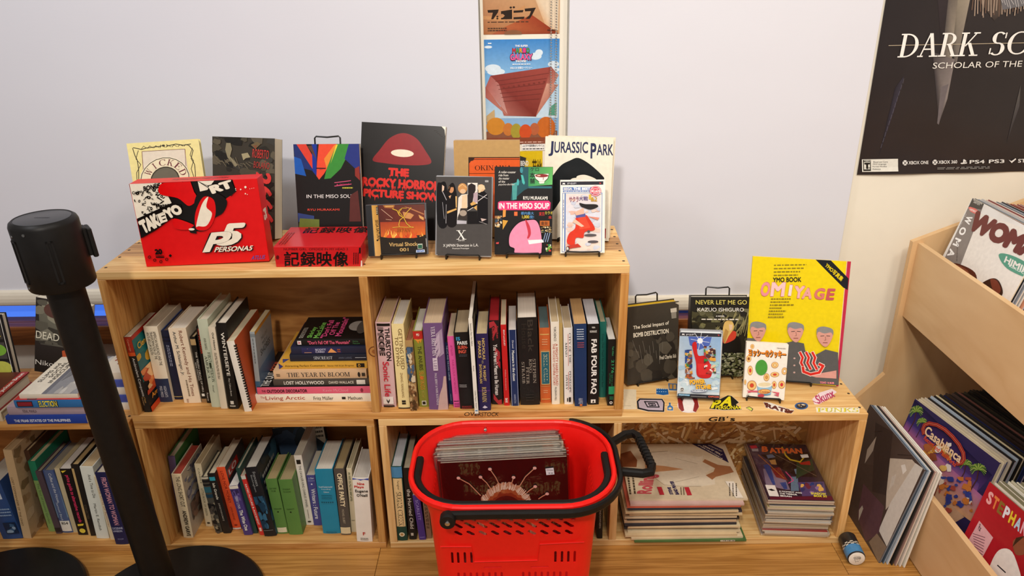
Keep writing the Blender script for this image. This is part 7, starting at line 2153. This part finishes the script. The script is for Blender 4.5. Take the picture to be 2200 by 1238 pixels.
# ------------------------------------------------------------------ record sleeves
def record(label, loc, rot, col, group, draw=None, frame=None, edge='#d8cdb8', th=.0030, film=True, face='y', size=.312, edge2=None):
    """12-inch sleeve; face 'y': cover towards -y, centred on x; face 'x': cover towards -x, far edge at y = 0"""
    t = thing('record_sleeve', label, 'record', loc, rot, group)
    s = size
    mk = mat(col, .35, vary=.25, scale=12)
    if face == 'y':
        so = MB().box(-s / 2, 0, 0, s / 2, th, s, bev=.0005).build('sleeve', mk, t)
        MB().box(-s / 2 + .002, .0006, s - .0004, s / 2 - .002, th - .0006, s + .0003).build('sleeve_opening', mat(edge, .6, vary=.2, scale=80), t)
        if film: MB().box(-s / 2 - .003, -.0003, .0, s / 2 + .005, th + .0003, s + .005).build('plastic_cover', plastic_film(), t)
        sf = lambda u, v, e: (u - s / 2, -e * .8 + .0001, v)
    else:
        so = MB().box(0, -s, 0, th, 0, s, bev=.0005).build('sleeve', mk, t)
        MB().box(.0005, -s + .002, s - .0004, th - .0005, -.002, s + .0003).build('sleeve_opening', mat(edge, .6, vary=.2, scale=80), t)
        MB().box(.0005, -s - .0003, .002, th - .0005, -s + .0004, s - .002).build('sleeve_spine', mat(edge2 or edge, .6, vary=.2, scale=80), t)
        if film: MB().box(-.0006, -s - .003, 0, th + .0005, .003, s + .005).build('plastic_cover', plastic_film(), t)
        sf = lambda u, v, e: (-e * .8 + .0001, -u, v)
    if draw:
        a = Art(s, s, frame)
        draw(a)
        a.build('cover_print', so, sf, .25)
    return t


def art_pins(a):         # zoom F
    a.R('#14100f', 300, 200, 1600, 1600)
    rnd = random.Random(2)
    cx, cy = 965, 800
    for ring, (r0, c) in enumerate(((300, '#c89878'), (262, '#d8b898'), (250, '#b06038'), (225, '#8c3c24'), (200, '#4c1c18'), (170, '#2a1414'))):
        xy = []
        for i in range(72):
            an = 2 * math.pi * i / 72
            q = r0 * (1 + rnd.uniform(-.05, .05) if ring < 4 else 1)
            xy += [cx + q * .75 * math.cos(an), cy + q * .95 * math.sin(an)]
        a.P(c, *xy)
    for i in range(90):
        an = rnd.uniform(math.pi * 1.02, math.pi * 1.98)
        r0, r1 = 255, rnd.uniform(275, 315)
        a.L('#e0c8b4', 4, cx + r0 * .75 * math.cos(an), cy + r0 * .95 * math.sin(an), cx + r1 * .75 * math.cos(an + .04), cy + r1 * .95 * math.sin(an + .04))
    for pts in ((610, 478, 690, 520, 770, 605), (775, 468, 820, 510, 850, 555), (848, 408, 890, 470, 912, 520), (1022, 466, 1010, 500, 1000, 520), (1182, 394, 1110, 460, 1065, 530), (1182, 532, 1140, 560, 1118, 580), (1270, 586, 1235, 605, 1205, 625)):
        a.L('#c08468', 7, *pts).E('#d8a498', pts[0], pts[1], 14, 11, 12)
    a.P('#d8d8dc', 1262, 396, 1322, 388, 1328, 438, 1268, 444).S('#6c6c74', 1, 1270, 400, 1318, 412).T('#5c5c68', '$ 20', 1285, 424, 1318, 434, .02)


rnd = random.Random(21)
cols = ['#3c3430', '#c8bca8', '#6c5c54', '#24201e', '#a89484', '#d8ccb8', '#4c4440', '#8c6c5c', '#302c34', '#b8a890']
for i in range(24):
    y = -.150 + i * .0038
    ln = 3.0 + i * .21
    record('black record sleeve with an orange furry ring and pins in front of the basket row' if i == 0 else ('record sleeve with a row of red dots at the very back of the basket' if i == 23 else ORD[i] + ' plastic-covered record sleeve from the front of the red basket'),
           (.976 + (rnd.uniform(-.012, .006) if i else .002) - i * .0008, y, .083 + (rnd.uniform(0, .008) if i else 0)), (R(-ln), R(-2.5 if i == 0 else rnd.uniform(-2.8, -1.8)), R(.5)),
           '#15110f' if i == 0 else rnd.choice(cols), 'record sleeves in the red basket', art_pins if i == 0 else None, ((475, 378), (1425, 310), (520, 1164), (1440, 1118)), edge=rnd.choice(['#e8e0d0', '#dccfb8', '#f0eadc', '#c8bca8', '#efe8dc']))  # edge colours paled: bright glints of the plastic covers put into them


def art_collage(a):      # zoom [1800,800] x2.8275
    a.R('#4a3d38', -400, 0, 800, 1600)
    a.P('#c8bcac', 300, 530, 450, 540, 505, 600, 420, 720, 340, 800, 300, 850).P('#d8d4cc', 260, 980, 330, 800, 470, 560, 520, 580, 330, 1100)
    a.P('#5c4048', 120, 900, 150, 690, 290, 830, 260, 1000, 180, 1060).P('#3c3230', 200, 300, 320, 370, 300, 760, 210, 740)
    a.P('#a89c90', 160, 470, 215, 390, 200, 480, 150, 560).P('#e8e4dc', 384, 575, 408, 568, 420, 605, 398, 630).P('#d0c8bc', 330, 645, 358, 628, 345, 690, 315, 730)
    a.P('#8c7864', 200, 1060, 250, 1000, 320, 1090, 265, 1190).L('#2a2220', 4, 250, 360, 200, 360).L('#2c2422', 4, 360, 510, 460, 490)
    a.P('#b8b0a4', 130, 860, 150, 830, 158, 850, 130, 930)


lcol = ['#4a3d38', '#4c5a68', '#c8d0d8', '#2a2624', '#b08c80', '#e0d8cc', '#ece6da']
llab = ['dark collage record sleeve at the front of the row leaning on the plywood bin', 'slate blue record sleeve second in the leaning row', 'pale blue-grey record sleeve in the leaning row', 'black-edged record sleeve in the middle of the leaning row', 'pinkish record sleeve in the leaning row', 'cream record sleeve with torn black marks near the back of the leaning row', 'white record sleeve at the back of the leaning row against the bin']
for i in range(7):
    record(llab[i], (1.974 + i * .0098, .234 - i * .003, .0005), (0, R(11.5 - i * .85), R(.5)), lcol[i], 'record sleeves leaning on the floor', art_collage if i == 0 else None,
           ((150, 180), (525, 600), (-60, 720), (262, 1182)), edge=['#6c7078', '#8898a8', '#c8c0b4', '#2a2624', '#cfc4b4', '#e4dccf', '#ece6da'][i], th=.0036 if i else .005, film=False, face='x')

# ------------------------------------------------------------------ plywood record bin at the right
bin_ = thing('record_bin', 'birch plywood two-tier record bin along the right side', 'record bin', (2.3, 0, 0))
def bp(name, mb, mt):
    o = mb.build(name, mt, bin_)
    o.location = (-2.3, 0, 0)
    return o
prof = [(2.066, 0), (2.066, .225), (2.147, .32), (2.147, .757), (2.255, .802), (2.62, .95), (2.78, .95), (2.78, 0)]
bp('end_panel', MB().prism(prof, .385, .402, 'xzy'), BIRCH_V)
bp('end_panel', MB().prism(prof, -.95, -.933, 'xzy'), BIRCH_V)
bp('upper_front_board', MB().box(2.162, -.933, .520, 2.177, .385, .755, bev=.001), BIRCH)
bp('upper_tray_floor', MB().prism([(2.177, .560), (2.177, .572), (2.62, .498), (2.62, .486)], -.933, .385, 'xzy'), BIRCH)
bp('upper_back_board', MB().box(2.62, -.933, .40, 2.635, .385, .95), BIRCH)
bp('lower_front_board', MB().box(2.066, -.933, .004, 2.081, .385, .225, bev=.001), BIRCH)
bp('lower_tray_floor', MB().box(2.081, -.933, .025, 2.62, .385, .037), BIRCH)
bp('lower_back_board', MB().box(2.62, -.933, .004, 2.635, .385, .39), BIRCH)


def art_woman(a):        # zoom [1950,400] x7.736
    a.R('#f2ede6', 300, 0, 3500, 3500)
    M_ = '#70302c'
    a.P(M_, 1380, 290, 1440, 280, 3400, 1330, 3400, 1400)
    a.P('#8c8480', 1090, 185, 1310, 285, 700, 1900, 300, 1900).P('#4c4642', 1090, 190, 1308, 285, 1255, 400, 1015, 345)
    a.Q('#e0dcd4', 'PROGRESSIVE', (1105, 215), (1270, 295), (1095, 240), .02).Q('#e0dcd4', 'ARTIST', (1110, 250), (1230, 310), (1100, 275), .02)
    a.P('#e87870', 1015, 350, 1050, 340, 1150, 375, 1212, 430, 1210, 475, 1170, 475, 1060, 420).Q('#f8e8e4', 'HIMIKO', (1050, 362), (1180, 420), (1040, 395), .03)
    for i, c in enumerate('WOMAN'):
        x, y = 1050 - i * 92, 560 + i * 180
        a.Q('#ffffff', c, (x + 60, y - 40), (x + 5, y + 80), (x - 45, y - 85), .04)
    a.Q('#d8d4d0', 'ウーマン', (1000, 460), (890, 690), (960, 445), .01)
    a.S('#5c5450', 1, 850, 900, 870, 1240, rot=1)
    a.Q(M_, 'WOMAN', (1180, 400), (2500, 1060), (1000, 700), .09)
    a.C('#58a088', 1570, 1160, 1660, 1120, 1900, 1200, 2200, 1400, 2250, 1560, 2000, 1500, 1700, 1360).Q('#f4f0ec', 'HIMIKO', (1690, 1160), (2150, 1400), (1650, 1260), .04).Q('#e8f0ec', 'KIKUCHI', (1740, 1290), (2040, 1440), (1730, 1330), .03)
    a.C('#5c2c20', 780, 1300, 900, 1290, 1180, 1440, 1200, 1700, 1100, 1680, 900, 1500).C('#8c4c34', 820, 1310, 1050, 1400, 1150, 1640, 1000, 1560)
    a.C('#3c2018', 1200, 1700, 1420, 1540, 1560, 1560, 1620, 1760, 1500, 1880, 1250, 1880).C('#7c3c2c', 1430, 1550, 1540, 1570, 1590, 1720, 1500, 1800)


def art_palms(a):        # zoom [1940,840] x3.11
    a.P(['#1c1a3c', '#1c1a3c', '#5c3c80', '#3c3474'], 70, 55, 600, 560, 480, 700, 30, 190)
    a.P(['#4c3c80', '#4c3c7c', '#b0689c', '#a06094'], 30, 190, 520, 620, 480, 740, 10, 235)
    a.P(['#a06094', '#b46c9c', '#d8a478', '#c89068'], 10, 235, 540, 700, 500, 900, -90, 460)
    a.P('#c8a080', -90, 460, 190, 620, 420, 840, 330, 900, -120, 560)
    for x, y, s_ in ((95, 140, 1), (140, 215, .75), (440, 500, .85), (520, 530, 1)):
        a.L('#4c2c28', 7 * s_, x, y, x - 10, y + 60 * s_, x - 50 * s_, y + 130 * s_)
        for k in range(17):
            an = R(-215 + k * 16)
            a.L(('#7ca03c', '#4c7030', '#a8b860')[k % 3], 5 * s_, x, y, x + 28 * s_ * math.cos(an), y + 26 * s_ * math.sin(an) - 10, x + 50 * s_ * math.cos(an), y + 44 * s_ * math.sin(an) + 4)
    a.blotch(['#d8a048', '#c88438', '#e0b868', '#b0683c', '#e8dcd0', '#8c4c34'], 40, 160, 360, 350, 640, 30, 26, 3).blotch(['#3c4c94', '#e0d0c0', '#c87838', '#34408c', '#a84c40'], 40, 270, 580, 480, 820, 22, 20, 5)
    a.E('#e8e0d4', 265, 400, 22, 24).P('#7c3c2c', 200, 640, 280, 600, 240, 720, 195, 720)
    def ring(wd, c):
        a.L(c, wd, 165, 292, 158, 262, 168, 236, 200, 226, 255, 240, 310, 272, 360, 318, 405, 372, 432, 425, 436, 465, 420, 490, 392, 496)
    ring(24, '#b8402c'); ring(11, '#1c1a3c'); ring(5, '#e86c40')
    a.Q('#f4d0a8', 'Casablanca', (190, 238), (432, 440), (165, 292), .03)
    a.Q('#e0502c', 'Record and FilmWorks', (178, 305), (392, 492), (164, 330), .03)


def art_steph(a):        # zoom [1940,840] x3.11
    a.P(['#b41c28', '#a81824', '#9c1420', '#c02430'], 590, 600, 1400, 1250, 1200, 1900, 380, 1010)
    cs = ('#f0b0b0', '#e88848', '#8c6c30', '#e8e8f0', '#e8c838', '#b8d0e8', '#e8b0c0', '#e8e8f0', '#e8c838')
    for i, c in enumerate('STEPHANIE'):
        x, y = 575 + i * 42, 690 + i * 38
        a.Q(cs[i], c, (x + 10, y - 25), (x + 46, y + 8), (x - 16, y + 50), .05)
    a.P('#e8b4b8', 522, 865, 628, 990, 545, 1140, 440, 1010)
    a.Q('#3c2c34', 'Rx', (528, 885), (545, 905), (515, 925), .02)
    for i in range(8): a.L('#6c3c4c', 4, 480 + i * 3, 950 + i * 18, 570 + i * 2 - i * 4, 985 + i * 20)
    a.C('#f0e8e0', 620, 1160, 690, 1070, 780, 1120, 830, 1400, 560, 1400).C('#8c5038', 770, 1020, 840, 1000, 860, 1100, 790, 1110).P('#3c2418', 765, 1060, 790, 1000, 850, 990, 800, 1030).L('#2c2c34', 8, 665, 1180, 720, 1230)


g = 'record sleeves in the upper tier of the bin'
record('white sleeve with huge maroon capitals and a grey side strip in the upper bin', (2.1815, .342, .598), (0, R(14.5), 0), '#f2ede6', g, art_woman, ((1070, 196), (2301, 821), (228, 1865), (1255, 2703)), film=False, face='x', th=.004)
rnd = random.Random(31)
for i in range(1, 15):
    record(ORD[i - 1] + ' record sleeve behind the maroon-lettered one in the upper bin', (2.1815 + i * .0098, .344 - rnd.uniform(0, .008), .597 - i * .0016 + rnd.uniform(0, .004)), (0, R(14.5 - rnd.uniform(0, .5)), 0), rnd.choice(['#5c5c64', '#c8c4c0', '#8c3c34', '#3c4454', '#e0a080', '#2c2c30', '#a8acb4']), g, edge=rnd.choice(['#a8acb4', '#d8d0c4', '#c88868', '#6c7078', '#98a0a8', '#3c3c44']), film=False, face='x', th=.004)
g = 'record sleeves in the lower tier of the bin'
fr_c = ((81, 52), (650, 484), (-170, 648), (332, 1140))
record('sunset palm-tree record sleeve with an orange script logo in the lower bin', (2.0875, .192, .0375), (0, R(11), R(11.5)), '#2c2450', g, art_palms, fr_c, edge='#d8c8a8', film=False, face='x', th=.004)
ec = ['#d8c8a8', '#cdbfa4', '#c4b8a8', '#2a2624', '#a8b4c0', '#1f1c1c', '#e0d0a8', '#2c2824', '#22264c', '#3c2c24', '#2a2420', '#4c3a34', '#241f1c', '#8c5c50', '#2c2a28', '#3c382c', '#26221e', '#1f1c1a', '#342c24', '#241f1c', '#2a2622', '#1f1c1a']
for i in range(1, 23):
    c = ec[i - 1]
    record(ORD[i - 1] + ' record sleeve behind the palm-tree one in the lower bin', (2.0875 + i * .0098, .192 + i * .002 + rnd.uniform(-.004, .004), .0378 + rnd.uniform(0, .004)), (0, R(11 + i * .02), R(11.5)), c, g, edge=c, edge2=rnd.choice([c, '#d8ccb4', '#b8b0c0', '#2c3c7c']), film=False, face='x', th=.004)
g = 'record sleeves in the near row of the lower bin'
record('bright red record sleeve with multicoloured letters at the near right', (2.085, -.182, .0375), (0, R(10), R(8)), '#b01c28', g, art_steph, ((578, 606), (1313, 1246), (259, 1272), (888, 1982)), edge='#8c8468', film=False, face='x', th=.004)
for i in range(1, 12):
    record(ORD[i - 1] + ' record sleeve behind the red one at the near right', (2.085 + i * .0105, -.184 + rnd.uniform(-.004, .004), .0378 + rnd.uniform(0, .004)), (0, R(10), R(8)), rnd.choice(['#c8c0a8', '#8c8468', '#e4dccc', '#4c4c40']), g, edge=rnd.choice(['#e4dccc', '#a8a488', '#d8d0bc', '#6c6c54']), edge2=rnd.choice(['#e4dccc', '#6c6c54']), film=False, face='x', th=.004)

# ------------------------------------------------------------------ little tin on the floor
t = thing('tin_can', 'small dark and blue cylinder with a white end lying on the floor', 'can', (1.913, -.045, .0235), (0, 0, R(-4)))
MB().lathe([(.0215, .040), (.0235, .037), (.0235, -.038), (.0225, -.040)], n=32, axis='y').build('body', mat('#2a2522', .35, vary=.7, scale=50), t)
MB().lathe([(.0237, -.037), (.0237, -.008)], n=32, axis='y').build('label_band', mat('#4c88b8', .4, vary=.3, scale=120), t)
ck = MB()
for k in range(3):
    for i in range(20):
        if (i + k) % 2:
            a0, a1 = 2 * math.pi * i / 20, 2 * math.pi * (i + 1) / 20
            y0 = -.008 + k * .004
            ck.add([(.0238 * math.cos(a), y, .0238 * math.sin(a)) for y, a in ((y0, a0), (y0, a1), (y0 + .004, a1), (y0 + .004, a0))], [(0, 1, 2, 3)])
ck.build('checker_band', mat('#cfc8b8', .4, vary=.1), t)
MB().lathe([(.0212, -.0402), (.0212, -.0412), (.0205, -.0416)], n=32, axis='y').build('white_end', mat('#ece6da', .5, vary=.04), t)
a = Art(.034, .034)
a.Q('#1c1a18', 'MUTHA', (.22, .36), (.78, .26), (.25, .46), .06).Q('#1c1a18', 'TAPES', (.27, .5), (.8, .4), (.29, .58), .06).L('#3c3834', .02, .3, .66, .4, .62, .45, .84, .55, .66, .62, .78, .72, .6).S('#5c5850', 1, .25, .2, .7, .26)
a.build('end_print', t, lambda u, v, e: (u - .017, -.0416 - e * .5, v - .017), .4)

for d in list(bpy.data.objects):
    if d.name == 'lettering_source':
        bpy.data.objects.remove(d)
